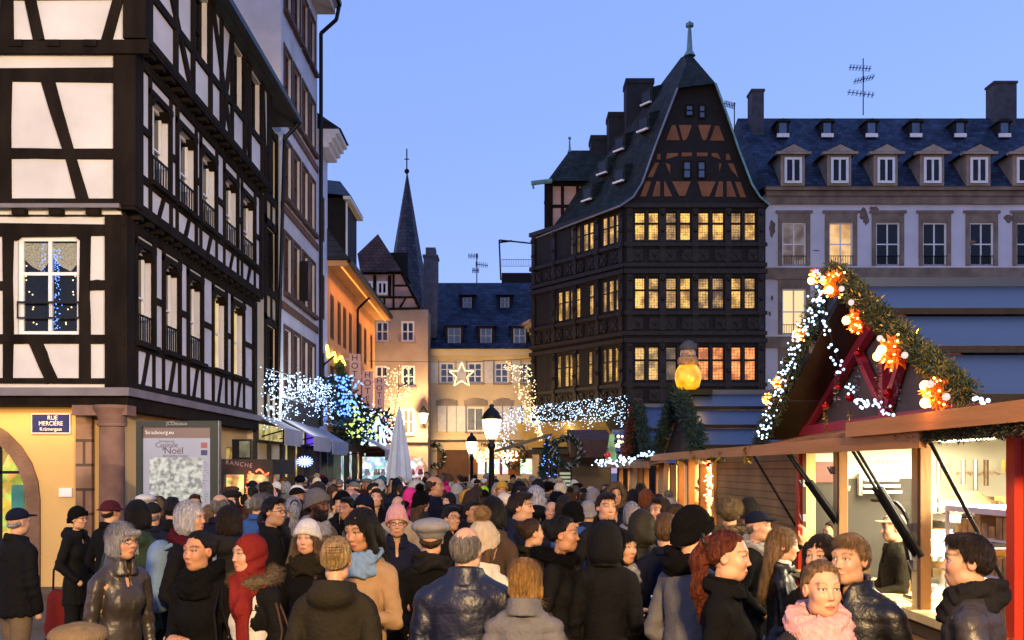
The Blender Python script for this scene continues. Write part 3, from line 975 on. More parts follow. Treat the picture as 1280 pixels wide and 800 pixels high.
for x, y0, y1, wd in ((568, 429, 410, 15), (607.5, 429, 411, 13), (649.5, 429, 411, 14), (584, 385, 372, 10), (631, 385, 372, 10)):
    d = slope7(y0)
    ff = front(D7 - d)
    a, b = ff.px(x - wd / 2, y0), ff.px(x + wd / 2, y1)
    m = MB()
    m.fbox(ff, a[0] - .15, b[0] + .15, a[1], b[1] + .12, -2.2, .02)
    o = m.build('dormer', M_DARK, b7)
    m = MB()
    m.quad(ff.p(a[0], a[1], .03), ff.p(b[0], a[1], .03), ff.p(b[0], b[1], .03), ff.p(a[0], b[1], .03))
    o2 = m.build('pane', M_GLASSB, o)
    m = MB()
    for u in (a[0], (a[0] + b[0]) / 2, b[0]): m.fbox(ff, u - .03, u + .03, a[1], b[1], .03, .06)
    m.fbox(ff, a[0], b[0], (a[1] + b[1]) / 2 - .02, (a[1] + b[1]) / 2 + .02, .03, .055)
    m.build('frame', M_GREYM, o)
    m = MB()
    m.add([ff.p(a[0] - .3, b[1] + .12, .25), ff.p(b[0] + .3, b[1] + .12, .25), ff.p(b[0] + .3, b[1] + .5, -2.2), ff.p(a[0] - .3, b[1] + .5, -2.2)], [(0, 1, 2, 3)])
    m.build('roof', M_SLATE, o)
m = MB()
a, b = f.px(529, 375), f.px(546, 320)
m.fbox(f, a[0], b[0], a[1] - 2, b[1], -1.5, -.2)
m.fbox(f, a[0] - .05, b[0] + .05, b[1], b[1] + .12, -1.55, -.15)
m.fbox(f, a[0] + .1, b[0] - .1, b[1] + .12, b[1] + .55, -1.3, -.4)
m.build('chimney', mat('grey_chimney', (.10, .10, .12), .9), b7)
# shopfront of the yellow house
m = MB()
for q in ((270, 305, 575, 650), (312, 380, 575, 650), (390, 425, 575, 650), (482, 640, 575, 650)):
    u0, u1, z0, z1 = r3(*q)
    m.quad(f.p(u0, z0, .03), f.p(u1, z0, .03), f.p(u1, z1, .03), f.p(u0, z1, .03))
m.build('shop_window', emis('white_shop', (1, .86, .62), 2.6, True, 'goods', (.3, .6, .5), 2.), b7)
m = MB()
u0, u1, z0, z1 = r3(66, 222, 530, 660)
m.fbox(f, u0, u1, 0, z1, 0, .06)
for k in range(14): m.fbox(f, u0, u1, z1 - .16 * k - .015, z1 - .16 * k + .015, .06, .075)
m.build('roller_shutter', mat('brown_roller', (.10, .045, .02), .7, var=.15), b7)
m = MB()
for q in ((420, 482, 535, 655), (478, 640, 535, 570), (225, 270, 575, 650), (303, 314, 575, 650), (378, 392, 575, 650)): m.fbox(f, *r3(*q), 0, .06)
m.build('shopfront', mat('rust_shopfront', (.22, .075, .025), .7), b7)
a = z3(345, 503)
text('PAPRIKOT', .28, f.p(a[0], a[1], .13), RF, M_BLACK, b7, .02)
m = MB()
for i in range(220):
    t = random.random()
    a = z3(245 + 225 * t, 545 + 18 * math.sin(t * 9) + random.gauss(0, 14))
    m.octa(f.p(*a, .2 + random.random() * .1), .05)
o = m.build('light_garland', L_BULBW, b7, kind='stuff')
def wreath(cx, cz, d, ff, r, label, cols, name='wreath', n=220):
    t_ = thing(name, label, 'wreath', ff.p(cx, cz, d))
    m, m2 = MB(), MB()
    for i in range(n):
        th = random.random() * 6.283
        rr = r * random.uniform(.72, 1.15)
        p = ff.p(cx + rr * math.cos(th), cz + rr * math.sin(th), d + random.uniform(-.06, .1) * r * 2)
        (m if i % 4 else m2).leaf(p, (math.cos(th + 1) + random.gauss(0, .4), random.gauss(0, .6), math.sin(th + 1) + random.gauss(0, .4)), r * .4, r * .16)
    m.build('greenery', cols[0], t_)
    m2.build('silver_leaves', cols[1], t_)
    return t_
M_FIR = mat('fir_green', (.014, .03, .014), .8, var=.6, scale=4)
M_SILV = mat('silvery_leaves', (.35, .36, .34), .6, var=.3)
for x, lb in ((47, 'silver leaved wreath left of the brown roller shutter'), (452, 'silver leaved wreath beside the rust coloured shopfront at the street end')):
    a = z3(x, 560)
    wreath(a[0], a[1], .15, f, .55, lb, (M_FIR, M_SILV))
# ceramic star of light above the street
m = MB()
star = thing('light_star', 'five-pointed white neon star hanging on wires before the yellow house', 'star light', at(576, 470, 50))
ff = front(50.)
P = []
for i in range(10):
    th = math.pi / 2 + math.pi * i / 5
    r = .62 if i % 2 == 0 else .27
    c = ff.px(577, 469)
    P.append(ff.p(c[0] + r * math.cos(th), c[1] + r * math.sin(th)))
m.tube(P + [P[0]], .035)
m.build('tube', emis('star_tube', (1.0, .76, .38), 2.0, False), star)
m = MB()
m.bar(at(440, 451, 50), P[0], .012); m.bar(P[0], at(668, 448, 50), .012)
m.build('wire', M_BLACK, star)
# roof terrace, spire, aerials
rt = thing('roof_terrace', 'dark roof terrace with white railing and awning frame above the yellow house roof', 'roof terrace', at(650, 352, 66))
ff = front(66.)
m = MB()
a, b = ff.px(627, 350), ff.px(690, 324)
m.fbox(ff, a[0], b[0], a[1] - 3, ff.px(0, 341)[1], -4, 0)
m.build('wall', M_DARK, rt)
m = MB()
railing(m, ff, a[0], b[0], ff.px(0, 333)[1], b[1], .0, 30)
m.build('railing', M_GREYM, rt)
m = MB()
m.bar(at(624, 300, 66), at(626, 350, 66), .05); m.bar(at(624, 300, 66), at(672, 305, 66), .05); m.bar(at(624, 303, 66), at(640, 301, 66), .06)
m.build('awning_frame', M_BLACK, rt)
def aerial(label, x, y0, y1, d, arms):
    t_ = thing('aerial', label, 'aerial', at(x, y1, d))
    m = MB()
    m.bar(at(x, y1 + 4, d), at(x, y0, d), .03)
    m.build('mast', M_BLACK, t_)
    m = MB()
    for (yy, l, r_, dy) in arms:
        a, b = at(x - l, yy + dy, d), at(x + r_, yy - dy, d)
        m.bar(a, b, .022)
        for k in range(7):
            p = a.lerp(b, (k + .5) / 7)
            m.bar(p + Vector((0, -.25, .07)), p + Vector((0, .25, -.07)), .014)
            m.bar(p + Vector((0, 0, -.16)), p + Vector((0, 0, .16)), .014)
    m.build('dipoles', M_BLACK, t_)
aerial('thin television aerial on the slate roof of the yellow house', 596, 317, 351, 62, ((320, 11, 2, 0), (331, 2, 14, -1), (338, 6, 3, 0)))
aerial('tall television aerial with several dipoles on the stone house ridge', 1079, 73, 140, 56, ((85, 18, 10, -1), (99, 12, 14, 3), (117, 20, 14, -2)))
aerial('bent aerial between the carved house and the stone house', 918, 128, 165, 55, ((131, 13, 1, -2),))
sp = thing('church_spire', 'distant slender octagonal slate church spire with iron cross behind the gabled house', 'church', at(509, 345, 110))
c = at(509, 345, 112)
m = MB()
tip = at(508.5, 215, 112).z - c.z
m.lathe((c.x, c.y, c.z - 6), [(2.5, 0), (2.35, 4), (2.0, 6), (1.5, 8.5), (.03, tip + 6)], 8)
m.build('spire', tiles('spire_slate', (.025, .03, .045), (.05, .05, .065), 'x', .5, .4), sp)
m = MB()
m.lathe((c.x, c.y, 0), [(2.6, 0), (2.6, c.z - 5.9)], 8)
m.build('tower', mat('pink_tower', (.22, .10, .07), .9), sp)
m = MB()
m.bar(at(508.5, 218, 112), at(508.5, 186, 112), .07); m.bar(at(505.5, 199, 112), at(511.5, 199, 112), .06)
m.ball(at(508.5, 214, 112), .28)
m.build('cross', M_BLACK, sp)
# ================================================================== the dark carved timber house
DK = 48.
k = thing('carved_timber_house', 'dark carved timber house with rows of lit leaded windows and steep gabled mossy roof', 'house', (6, 50, 0))
fk = front(DK)
e = Vector((-.677, 1, 0)).normalized()
cor = Vector((fk.px(781, 0)[0], DK, 0))
fs = Fac(cor, e, (-e.y, e.x, 0))
def hole_px(f, x0, x1, y0, y1):
    a, b = f.px(x0, y1), f.px(x1, y0)
    return (a[0], b[0], a[1], b[1])
rowsK = [(264.6, 300.6), (346.6, 386), (433, 475.6)]
colsK = [(793, 824), (831.8, 864), (871.6, 905.5), (912.4, 945.3)]
hk = [hole_px(fk, a, b, y0, y1) for y0, y1 in rowsK for a, b in colsK]
uR = fk.px(957, 0)[0]
uL = fk.px(781, 0)[0]
zE = fk.px(0, 256)[1]
zLow = fk.px(0, 495)[1]
m = MB()
m.wall(fk, uL, uR, 2.9, zE, hk, .22)
m.build('front_wall', M_DARK, k)
LEN = 7.35
Zr = [(h[2], h[3]) for h in (hk[0], hk[4], hk[8])]
def side_u(x): return fs.px(x, 400)[0]
gx = [[(165, 178), (181, 199), (215, 230), (238, 250), (262, 275), (289, 303), (313, 328), (339, 352)],
      [(97, 108), (118, 130), (143, 157), (164, 177), (188, 200), (238, 250), (261, 273), (289, 302), (313, 327), (339, 350)],
      [(95, 105), (115, 125), (143, 155), (161, 172), (184, 195), (234, 245), (258, 270), (289, 300), (309, 322), (336, 348)]]
hs = []
for (z0, z1), gr in zip(Zr, gx):
    for i, (a, b) in enumerate(gr):
        # pixel columns run right to left along the side wall
        ua, ub = side_u(660 + b / 3.077), side_u(660 + a / 3.077)
        hs.append((ua - .05, ub + .05, z0, z1))
m = MB()
m.wall(fs, 0, LEN, 2.9, zE, hs, .22)
m.build('side_wall', M_DARK, k)
m = MB()
P1 = cor + e * LEN
m.add([(P1.x, P1.y, 2.9), (P1.x + 6, P1.y + 5, 2.9), (uR, 56, 2.9), (uR, DK, 2.9), (P1.x, P1.y, zE), (P1.x + 6, P1.y + 5, zE), (uR, 56, zE), (uR, DK, zE)], [(0, 1, 5, 4), (1, 2, 6, 5), (2, 3, 7, 6)])
m.box(uL + .4, uR - .4, DK + .5, DK + 7, 0, 2.9)
m.build('rear_wall', M_DARK, k)
bright = {1: 0, 6: 0}
for i, h in enumerate(hk):
    row, colm = divmod(i, 4)
    a, b, z0, z1 = h
    mid = (a + b) / 2
    for s, (p, q) in enumerate(((a, mid - .06), (mid + .06, b))):
        pm = (L_WARM, L_WARM3, L_WARM, L_WARM2, L_WARM3, L_WARM)[(row * 5 + colm * 3 + s * 2 + (row * colm) % 4) % 6]
        if row == 2: pm = (L_WARM3, L_WARM4, L_AMBER, L_AMBER)[colm]
        window(fk, p, q, z0, z1, k, M_DARK, pm, 1, 2, .05, .13, .09, split=.6)
for i, h in enumerate(hs):
    dim = (i < 2) or (i % 7 in (1, 4)) 
    window(fs, h[0], h[1], h[2], h[3], k, M_DARK, (L_WARM4 if i < 2 else L_WARM2) if dim else (L_WARM3 if i % 3 else L_WARM), 1, 2, .03, .04, .05, split=.6)
# carved mullions, cornices, panels
m = MB()
for h in hk:
    mid = (h[0] + h[1]) / 2
    m.fbox(fk, mid - .06, mid + .06, h[2] - .05, h[3] + .05, -.2, .04)
for fcs, L0, L1, nn, uu in ((fk, uL, uR, 4, None), (fs, 0, LEN, 4, None)):
    for (z0, z1) in Zr:
        m.fbox(fcs, L0 - .05, L1 + .05, z1 + .16, z1 + .36, 0, .17)
        m.fbox(fcs, L0 - .05, L1 + .05, z0 - .28, z0 - .12, 0, .15)
        m.fbox(fcs, L0 - .05, L1 + .05, z0 - 1.22, z0 - 1.04, 0, .12)
        for i in range(nn + 1):
            u = L0 + .22 + (L1 - L0 - .44) * i / nn
            m.fbox(fcs, u - .14, u + .14, z0 - 1.0, z1 + .14, 0, .1)
            m.fbox(fcs, u - .18, u + .18, z0 - .32, z0 - .1, .1, .2)
            m.ball(fcs.p(u, z1 - .1, .12), .12, 6, 5)
            m.ball(fcs.p(u, z0 + .45, .12), .10, 6, 5)
        for i in range(nn * 2):
            u = L0 + .22 + (L1 - L0 - .44) * (i + .5) / (nn * 2)
            m.fbox(fcs, u - .24, u + .24, z0 - .95, z0 - .42, 0, .06)
            m.beam(fcs, (u - .2, z0 - .92), (u + .2, z0 - .45), .07, .06, .1); m.beam(fcs, (u + .2, z0 - .92), (u - .2, z0 - .45), .07, .06, .095)
            m.ball(fcs.p(u, z0 - .68, .06), .1, 6, 5)
m.build('carving', mat('carved_wood', (.015, .0105, .010), .6, var=.6, scale=6, bump=.8, bscale=16), k)
# gable
def zk(x, y): return fk.px(660 + x / 3.334, 20 + y / 3.334)
RL = [(847, 110), (833, 146), (820, 180), (803, 228), (792, 246), (776, 257)]
RRt = [(894.5, 104), (910, 146), (924, 188), (940, 230), (950, 246), (962, 256)]
m = MB()
pts = [fk.px(*p) for p in RL] + [fk.px(*p) for p in RRt[::-1]]
m.poly(fk, pts, -.4, 0)
m.build('gable_wall', M_DARK, k)
PAN = [[(600, 455), (615, 455), (632, 518), (575, 518)], [(628, 455), (683, 455), (665, 505), (655, 518), (645, 518)], [(708, 455), (762, 455), (742, 518), (728, 518)], [(780, 458), (795, 458), (818, 520), (758, 520)],
       [(580, 572), (625, 572), (625, 582), (600, 590), (575, 598)], [(640, 570), (683, 570), (683, 585), (640, 585)], [(703, 570), (748, 570), (748, 585), (703, 585)], [(765, 572), (790, 572), (803, 598), (765, 585)], [(825, 575), (838, 575), (845, 600), (825, 600)], [(540, 575), (552, 575), (552, 598), (536, 598)],
       [(530, 612), (546, 612), (520, 672), (498, 672)], [(572, 612), (592, 620), (592, 660)], [(833, 615), (855, 615), (876, 675), (845, 640)], [(797, 615), (806, 615), (797, 650)],
       [(490, 690), (513, 690), (492, 752), (468, 752)], [(535, 690), (550, 690), (550, 752), (518, 752)], [(567, 690), (572, 690), (600, 752), (567, 752)], [(600, 690), (678, 690), (655, 750), (630, 750)], [(708, 690), (782, 690), (755, 752), (725, 752)], [(795, 690), (812, 690), (812, 754), (778, 754)], [(828, 690), (845, 690), (868, 754), (828, 754)], [(862, 692), (885, 692), (908, 756), (885, 756)]]
m = MB()
for p in PAN: m.poly(fk, [zk(*q) for q in p][::-1], 0, .03)
m.build('gable_infill', M_BRICKY, k)
for q in ((645, 680, 605, 680), (705, 740, 605, 680), (655, 690, 370, 420), (710, 740, 370, 430)):
    a, b = zk(q[0], q[3]), zk(q[1], q[2])
    window(Fac((0, DK - .1, 0), (1, 0, 0), (0, -1, 0)), a[0], b[0], a[1], b[1], k, M_TIMBER, M_GLASSB, 1, 2, .06, .04)
# roof: flared slopes lofted from the front rake to a hip at the back
def onf(x, y, d=.45): return fk.p(*fk.px(x, y, d), d)
apex = at(862, 66, 49.4)
A2 = at(851, 72, 50.6)
left_f = [onf(*p) for p in RL[::-1]] + [apex]
bl = at(668, 298, 53.9)
back = []
n = len(left_f)
for i in range(n):
    t = (left_f[i].z - left_f[0].z) / (apex.z - left_f[0].z)
    back.append(Vector((bl.x + (A2.x - bl.x) * (t ** .9), bl.y + (A2.y - bl.y) * t, bl.z + (A2.z - bl.z) * t)))
right_f = [onf(*p) for p in RRt[::-1]] + [apex]
br_ = Vector((12.6, 56, left_f[0].z))
backr = [Vector((br_.x + (A2.x - br_.x) * i / (n - 1), br_.y + (A2.y - br_.y) * i / (n - 1), br_.z + (A2.z - br_.z) * i / (n - 1))) for i in range(n)]
m = MB()
for A, B in ((left_f, back), (backr, right_f), (back, backr)):
    m.add(A + B, [(i, i + 1, n + i + 1, n + i) for i in range(n - 1)])
m.build('roof', M_SLATEK, k)
m = MB()
m.add([onf(847, 110), onf(894.5, 104), apex], [(0, 1, 2)])
m.build('hip_roof', M_SLATEKX, k)
m = MB()
m.tube(right_f[:-1], .05)
m.build('rake_trim', M_COPPER, k)
m = MB()
m.tube([bl] + left_f[:-1], .05)
m.build('left_rake_trim', M_GREYM, k)
def finial(mb, p, h, r):
    mb.lathe(p, [(r * 1.8, 0), (r * .9, h * .15), (r * .55, h * .7), (r * .4, h * .78), (r * 1.2, h * .82), (r * 1.2, h * .9), (r * .3, h * .95), (.01, h)], 10)
m = MB()
finial(m, apex - Vector((0, 0, .15)), 1.7, .16)
m.build('finial', M_COPPER, k)
# hatches on the left slope
nl = Vector((-e.y, e.x, 0))
for (x, y) in ((815, 125), (811, 158), (781, 183), (781, 222), (741, 245), (760, 212)):
    r = Vector(((x - CX) / F, 1, (CY - y) / F))
    best = None
    for i in range(n - 1):
        for (a, b, c) in ((left_f[i], left_f[i + 1], back[i + 1]), (left_f[i], back[i + 1], back[i])):
            from mathutils.geometry import intersect_ray_tri
            q = intersect_ray_tri(a, b, c, r, CAM, True)
            if q is not None and (best is None or q.y < best.y): best = q
    if best is None: continue
    fd = Fac(best + nl * .35 - Vector((0, 0, 0)), e, nl)
    fd.O.z = 0
    z = best.z
    m = MB()
    m.hexa([fd.p(-.4, z - .3, -1.2), fd.p(.4, z - .3, -1.2), fd.p(.4, z - .3, 0), fd.p(-.4, z - .3, 0), fd.p(-.4, z + .95, -1.2), fd.p(.4, z + .95, -1.2), fd.p(.4, z + .45, 0), fd.p(-.4, z + .45, 0)])
    o = m.build('dormer', M_SLATEK, k)
    m = MB()
    m.fbox(fd, -.28, .28, z - .2, z + .32, 0, .02)
    m.build('pane', M_GLASSD, o)
    m = MB()
    m.fbox(fd, -.36, .36, z - .3, z - .22, 0, .12)
    m.build('sill', M_WHITEP, o)
for (x0, x1, y0, y1, d) in ((783, 817, 98, 200, 52.0), (761, 786, 140, 220, 53.2), (739, 763, 169, 240, 54.2)):
    ff = front(d)
    a, b = ff.px(x0, y1), ff.px(x1, y0)
    m = MB()
    m.fbox(ff, a[0], b[0], a[1] - 3, b[1] - .25, -1.2, 0)
    m.fbox(ff, a[0] - .04, b[0] + .04, b[1] - .25, b[1], -1.25, .05)
    m.build('chimney', mat('dark_chimney', (.016, .02, .026), .9), k)
# turret wing at the back
ft = front(53.0)
a, b = ft.px(689, 290), ft.px(790, 228)
m = MB()
m.fbox(ft, a[0], b[0], a[1] - 2, b[1], -3, 0)
o = m.build('turret_wall', M_PINKY, k)
m = TB()
for x in (689, 703, 722, 738): 
    u = ft.px(x, 0)[0]
    m.fbox(ft, u - (.35 if x == 689 else .08), u + .08, a[1], b[1], -.02, .04)
m.fbox(ft, a[0], b[0], b[1] - .2, b[1] + .02, -.02, .05)
u = ft.px(0, 258)[1]
m.fbox(ft, a[0], b[0], u - .08, u + .08, -.02, .045)
m.build('turret_timber', M_TIMBER, k)
m = MB()
rl, rr = at(712, 188, 54.5), at(800, 188, 54.5)
el, er = at(684, 226, 52.4), at(800, 226, 52.4)
mid = at(698, 212, 53.0)
m.add([el, er, rr, rl, Vector((el.x, 57, el.z)), Vector((er.x, 57, er.z)), mid], [(0, 1, 2, 6), (6, 2, 3), (0, 6, 3, 4), (3, 2, 5, 4)])
m.build('turret_roof', M_SLATEKX, k)
m = MB()
m.bar(at(664, 229, 52.4), at(690, 226, 52.4), .12); m.bar(at(666, 231, 52.4), at(667, 236, 52.4), .05)
finial(m, rl - Vector((0, 0, .1)), .85, .07)
m.build('copper_gutter', M_COPPER, k)
# restaurant front at street level under the house
m = MB()
m.fbox(fk, uL - .2, uR, 2.75, 3.0, -.2, .25)
m.fbox(fs, -.2, LEN, 2.75, 3.0, -.2, .25)
m.build('ground_beam', M_DARK, k)
m = MB()
for i in range(10):
    t = i / 10
    m.quad(fs.p(.1 + LEN * t * .97, 3.0 + .1, .3), fs.p(.1 + LEN * (t + .1) * .97, 3.1, .3), fs.p(.1 + LEN * (t + .1) * .97, 4.3, 1.2), fs.p(.1 + LEN * t * .97, 4.3, 1.2))
m.build('vault_canopy', mat('gold_canopy', (.50, .34, .10), .7, var=.2, scale=1.2), k)
# curtain of fairy lights along the house
ic = thing('icicle_lights', 'curtain of cold white icicle lights along the dark carved house', 'fairy lights', fs.p(3, 4.4, 1.3))
m = MB()
for i in range(760):
    t = random.random()
    dl = .78 + .22 * math.sin(t * 37) * math.sin(t * 11 + 1)
    p = fs.p(-1.6 + t * (LEN + 1.9), 5.25 - (random.random() ** 1.15) * 1.45 * dl - .12 * t, 1.25 + random.uniform(-.12, .12))
    m.octa(p, random.uniform(.015, .03))
for i in range(120):
    p = fs.p(LEN + .5 + random.gauss(0, .2), 4.9 - random.random() * 2.6, 1.3 + random.gauss(0, .2))
    m.octa(p, random.uniform(.02, .034))
m.build('bulbs', L_BULB, ic, kind='stuff')
m = MB()
m.tube([fs.p(-1.6, 5.3, 1.25), fs.p(LEN * .5, 5.15, 1.25), fs.p(LEN + .3, 5.1, 1.25)], .02)
m.build('wire', M_BLACK, ic)
point('lamp', fs.p(3, 3.9, .8), 140, (1, .72, .3), .3, k)

# ================================================================== grey house side beyond the carved house
b9 = thing('plaster_house', 'pale house end with rounded stone eaves seen edge-on behind the carved house', 'house', (2.6, 56, 0))
f9 = Fac(at(672, 500, 55.2) * Vector((1, 1, 0)) if False else Vector((at(674, 500, 54.6).x, 54.6, 0)), (-.25, 1, 0), (-1, -.25, 0))
m = MB()
hh = [(a, a + .9, z, z + 1.7) for a in (.5, 2.4) for z in (4.0, 7.2)]
m.wall(f9, 0, 4.2, 0, 9.2, hh, .2, 4)
m.build('wall', M_BEIGE, b9)
for h in hh: window(f9, *h, b9, M_WHITEP, M_GLASSB, 2, 2, .08, .1)
m = MB()
for i in range(4): m.fbox(f9, -.1, 4.3, 9.2 + .16 * i, 9.358 + .16 * i, -3.9, .12 + .14 * i)
m.build('eaves', M_TANST, b9)

# ================================================================== stone-framed house on the right
D8 = 51.5
b8 = thing('stone_house', 'pale peeling house with tan stone window frames and blue slate mansard roof full of dormers', 'house', (16, D8, 0))
f = front(D8)
u0, u1 = f.px(956, 0)[0], f.px(1560, 0)[0]
ze = f.px(0, 243)[1]
cxs = [992.5 + 58.6 * i for i in range(9)]
rowsS = [(278, 332), (361, 418), (446, 505)]
h8 = [hole_px(f, c - 15, c + 15, y0, y1) for y0, y1 in rowsS for c in cxs]
m = MB()
m.wall(f, u0, u1, 0, ze, h8, .2, 9)
m.build('wall', mat('lilac_plaster', (.56, .54, .58), .9, var=.12, scale=.7, bump=.25), b8)
m = MB()
for y0, y1 in rowsS:
    for c in cxs:
        a, b, z0, z1 = hole_px(f, c - 15, c + 15, y0, y1)
        m.fbox(f, a - .2, a, z0, z1 + .45, 0, .06); m.fbox(f, b, b + .2, z0, z1 + .45, 0, .06); m.fbox(f, a, b, z1, z1 + .45, 0, .06)
        m.fbox(f, a - .32, b + .32, z1 + .45, z1 + .58, 0, .085)
for y in (342, 428): m.fbox(f, u0, u1, f.px(0, y + 7)[1], f.px(0, y - 7)[1], 0, .115)
m.fbox(f, u0, u1, ze - .12, ze + .12, 0, .22); m.fbox(f, u0 - .05, u1, ze + .12, ze + .3, 0, .4); m.fbox(f, u0, u1, ze - .5, ze - .12, 0, .135)
m.build('stone_trim', mat('weathered_tan_stone', (.20, .15, .11), .9, var=.3, scale=1.5, bump=.4), b8)
M_PEEL = mat('bare_render_patch', (.16, .11, .09), .95, var=.3, scale=4)
m = MB()
for x, y, rx, ry in ((1079, 268, 5, 8), (1092, 261, 7, 3), (965, 285, 5, 11), (1212, 303, 8, 3), (1262, 273, 7, 6), (1270, 290, 3, 8), (1020, 313, 4, 1), (1082, 275, 4, 7), (965, 372, 2, 4), (962, 392, 2, 3)):
    pp = []
    for i in range(12):
        th = 6.283 * i / 12
        q = random.uniform(.6, 1.2)
        pp.append(f.px(x + rx * q * math.cos(th), y + ry * q * math.sin(th)))
    m.poly(f, pp[::-1], -.01, .004 + .0007 * x % .004 + .002 * (y % 3))
m.build('bare_patch', M_PEEL, b8)
for i, h in enumerate(h8):
    r_, c_ = divmod(i, 9)
    pm = M_GLASSD
    if (r_, c_) in ((0, 1),): pm = L_ROOM
    if (r_, c_) == (1, 0): pm = emis('pale_blind_light', (1, .70, .34), 1.15, True)
    if (r_, c_) == (0, 0): pm = emis('dim_blind_light', (.45, .35, .33), .45, True, 'noise', (.2, .12, .08), 2)
    o = window(f, *h, b8, M_WHITEP, pm, 2, 2, .08, .12, .06)
    m = MB()
    railing(m, f, h[0], h[1], h[2] + .02, h[2] + .5, -.03, 10)
    m.build('window_rail', M_BLACK, o)
zr = f.px(0, 140)[1] + 1.2
m = MB()
uh = f.px(940, 0)[0]
m.add([f.p(uh + .6, ze + .3, .45), f.p(u1, ze + .3, .45), f.p(u1, zr, -4.5), f.p(uh + .3, zr, -4.5), f.p(u1, ze + .3, -10), f.p(uh - 1.2, ze + .3, -8)], [(0, 1, 2, 3), (3, 2, 4, 5), (0, 3, 5), (1, 4, 2)])
m.build('roof', M_SLATE, b8)
def slope8(y):
    best = None
    for i in range(300):
        t = i / 299
        d = .45 - 4.95 * t; z = ze + .3 + (zr - ze - .3) * t
        yy = CY - (z - H) * F / (D8 - d)
        if best is None or abs(yy - y) < best[0]: best = (abs(yy - y), d)
    return best[1]
for c in cxs:
    c2 = 991 + (c - 992.5) * .99
    d = slope8(233) + .05
    ff = front(D8 - d)
    a, b = ff.px(c2 - 15, 232), ff.px(c2 + 15, 192)
    m = MB()
    m.fbox(ff, a[0], b[0], a[1], b[1], -2.6, 0)
    o = m.build('dormer', M_TANST, b8)
    m = MB()
    mid = (a[0] + b[0]) / 2
    m.add([ff.p(a[0] - .25, b[1], .2), ff.p(b[0] + .25, b[1], .2), ff.p(mid, b[1] + .5, .2), ff.p(a[0] - .25, b[1], -3), ff.p(b[0] + .25, b[1], -3), ff.p(mid, b[1] + .5, -3)], [(0, 1, 2), (0, 2, 5, 3), (2, 1, 4, 5)])
    m.build('roof', M_SLATE, o)
    m = MB()
    m.add([ff.p(a[0] - .1, b[1] + .06, .21), ff.p(b[0] + .1, b[1] + .06, .21), ff.p(mid, b[1] + .4, .21)], [(0, 1, 2)])
    m.fbox(ff, a[0] - .27, b[0] + .27, b[1] - .08, b[1] + .04, -.1, .24)
    m.build('pediment', M_TANST, o)
    window(Fac((0, D8 - d - .1, 0), (1, 0, 0), (0, -1, 0)), a[0] + .16, b[0] - .16, a[1] + .1, b[1] - .2, o, M_WHITEP, M_GLASSD, 2, 1, .12, .04, name='sash')
    d = slope8(175)
    ff = front(D8 - d)
    c3 = 978.5 + (c - 992.5) * .945
    a, b = ff.px(c3 - 7.5, 172), ff.px(c3 + 7.5, 153)
    m = MB()
    m.fbox(ff, a[0], b[0], a[1], b[1], -2, 0)
    for i in range(6):
        t0, t1 = math.pi * i / 6, math.pi * (i + 1) / 6
        r_ = (b[0] - a[0]) / 2 + .1
        mid = (a[0] + b[0]) / 2
        m.add([ff.p(mid + r_ * math.cos(t), b[1] + r_ * .45 * math.sin(t), dd_) for t in (t0, t1) for dd_ in (.12, -2)] + [ff.p(mid, b[1], .12)], [(0, 2, 3, 1), (0, 4, 2)])
    o = m.build('dormer', M_DARK, b8)
    m = MB()
    m.fbox(ff, a[0] + .12, b[0] - .12, a[1] + .22, b[1] - .02, 0, .02)
    m.build('pane', M_GLASSB, o)
    m = MB()
    m.fbox(ff, a[0], b[0], a[1], a[1] + .2, 0, .1)
    m.build('sill', M_WHITEP, o)
for (x0, x1, y0) in ((940, 955, 114), (1243, 1271, 104)):
    a, b = f.px(x0, 150), f.px(x1, y0)
    m = MB()
    dd_ = -3.2 if x0 < 1000 else -3.9
    s = (D8 - dd_) / D8
    m.fbox(f, a[0] * s, b[0] * s, a[1] - 1, H + (b[1] - H) * s, dd_ - 1, dd_)
    m.fbox(f, a[0] * s - .05, b[0] * s + .05, H + (b[1] - H) * s, H + (b[1] - H) * s + .12, dd_ - 1.05, dd_ + .05)
    m.build('chimney', mat('sooty_chimney', (.05, .055, .065), .9), b8)
# ================================================================== lamps
def lamp_post(x, y, hh, label, glow, group='street lamps in the street'):
    t = thing('street_lamp', label, 'street lamp', (x, y, 0), group)
    m = MB()
    m.lathe((x, y, 0), [(.16, 0), (.15, .35), (.09, .5), (.075, .9), (.06, hh - .25), (.09, hh - .2), (.09, hh - .12), (.05, hh - .06), (.10, hh)], 12)
    m.build('post', M_BLACK, t, True)
    m = MB()
    m.lathe((x, y, hh), [(.11, .0), (.17, .18), (.215, .42), (.215, .45)], 14)
    gl = m.build('lantern_glass', L_GLOBE, t, True)
    m = MB()
    m.lathe((x, y, hh), [(.23, .45), (.235, .48), (.18, .60), (.09, .70), (.045, .73), (.065, .76), (.02, .81)], 14)
    for i in range(4):
        th = math.pi / 4 + i * math.pi / 2
        c_, s_ = math.cos(th), math.sin(th)
        m.bar((x + .115 * c_, y + .115 * s_, hh), (x + .222 * c_, y + .222 * s_, hh + .45), .012, 5)
    m.build('lantern_cap', M_BLACK, t, True)
    point('lamp', (x, y, hh + .35), glow, (1.0, .74, .42), .2, t)
    return t
p = at(614.5, 585, 24)
lamp_post(p.x, 24, 2.72, 'tall black street lamp with bright glass lantern standing amid the crowd', 380)
p = at(589.5, 585, 40)
lamp_post(p.x, 40, 2.6, 'smaller black street lamp farther along the street beside the brown roller shutter', 800)
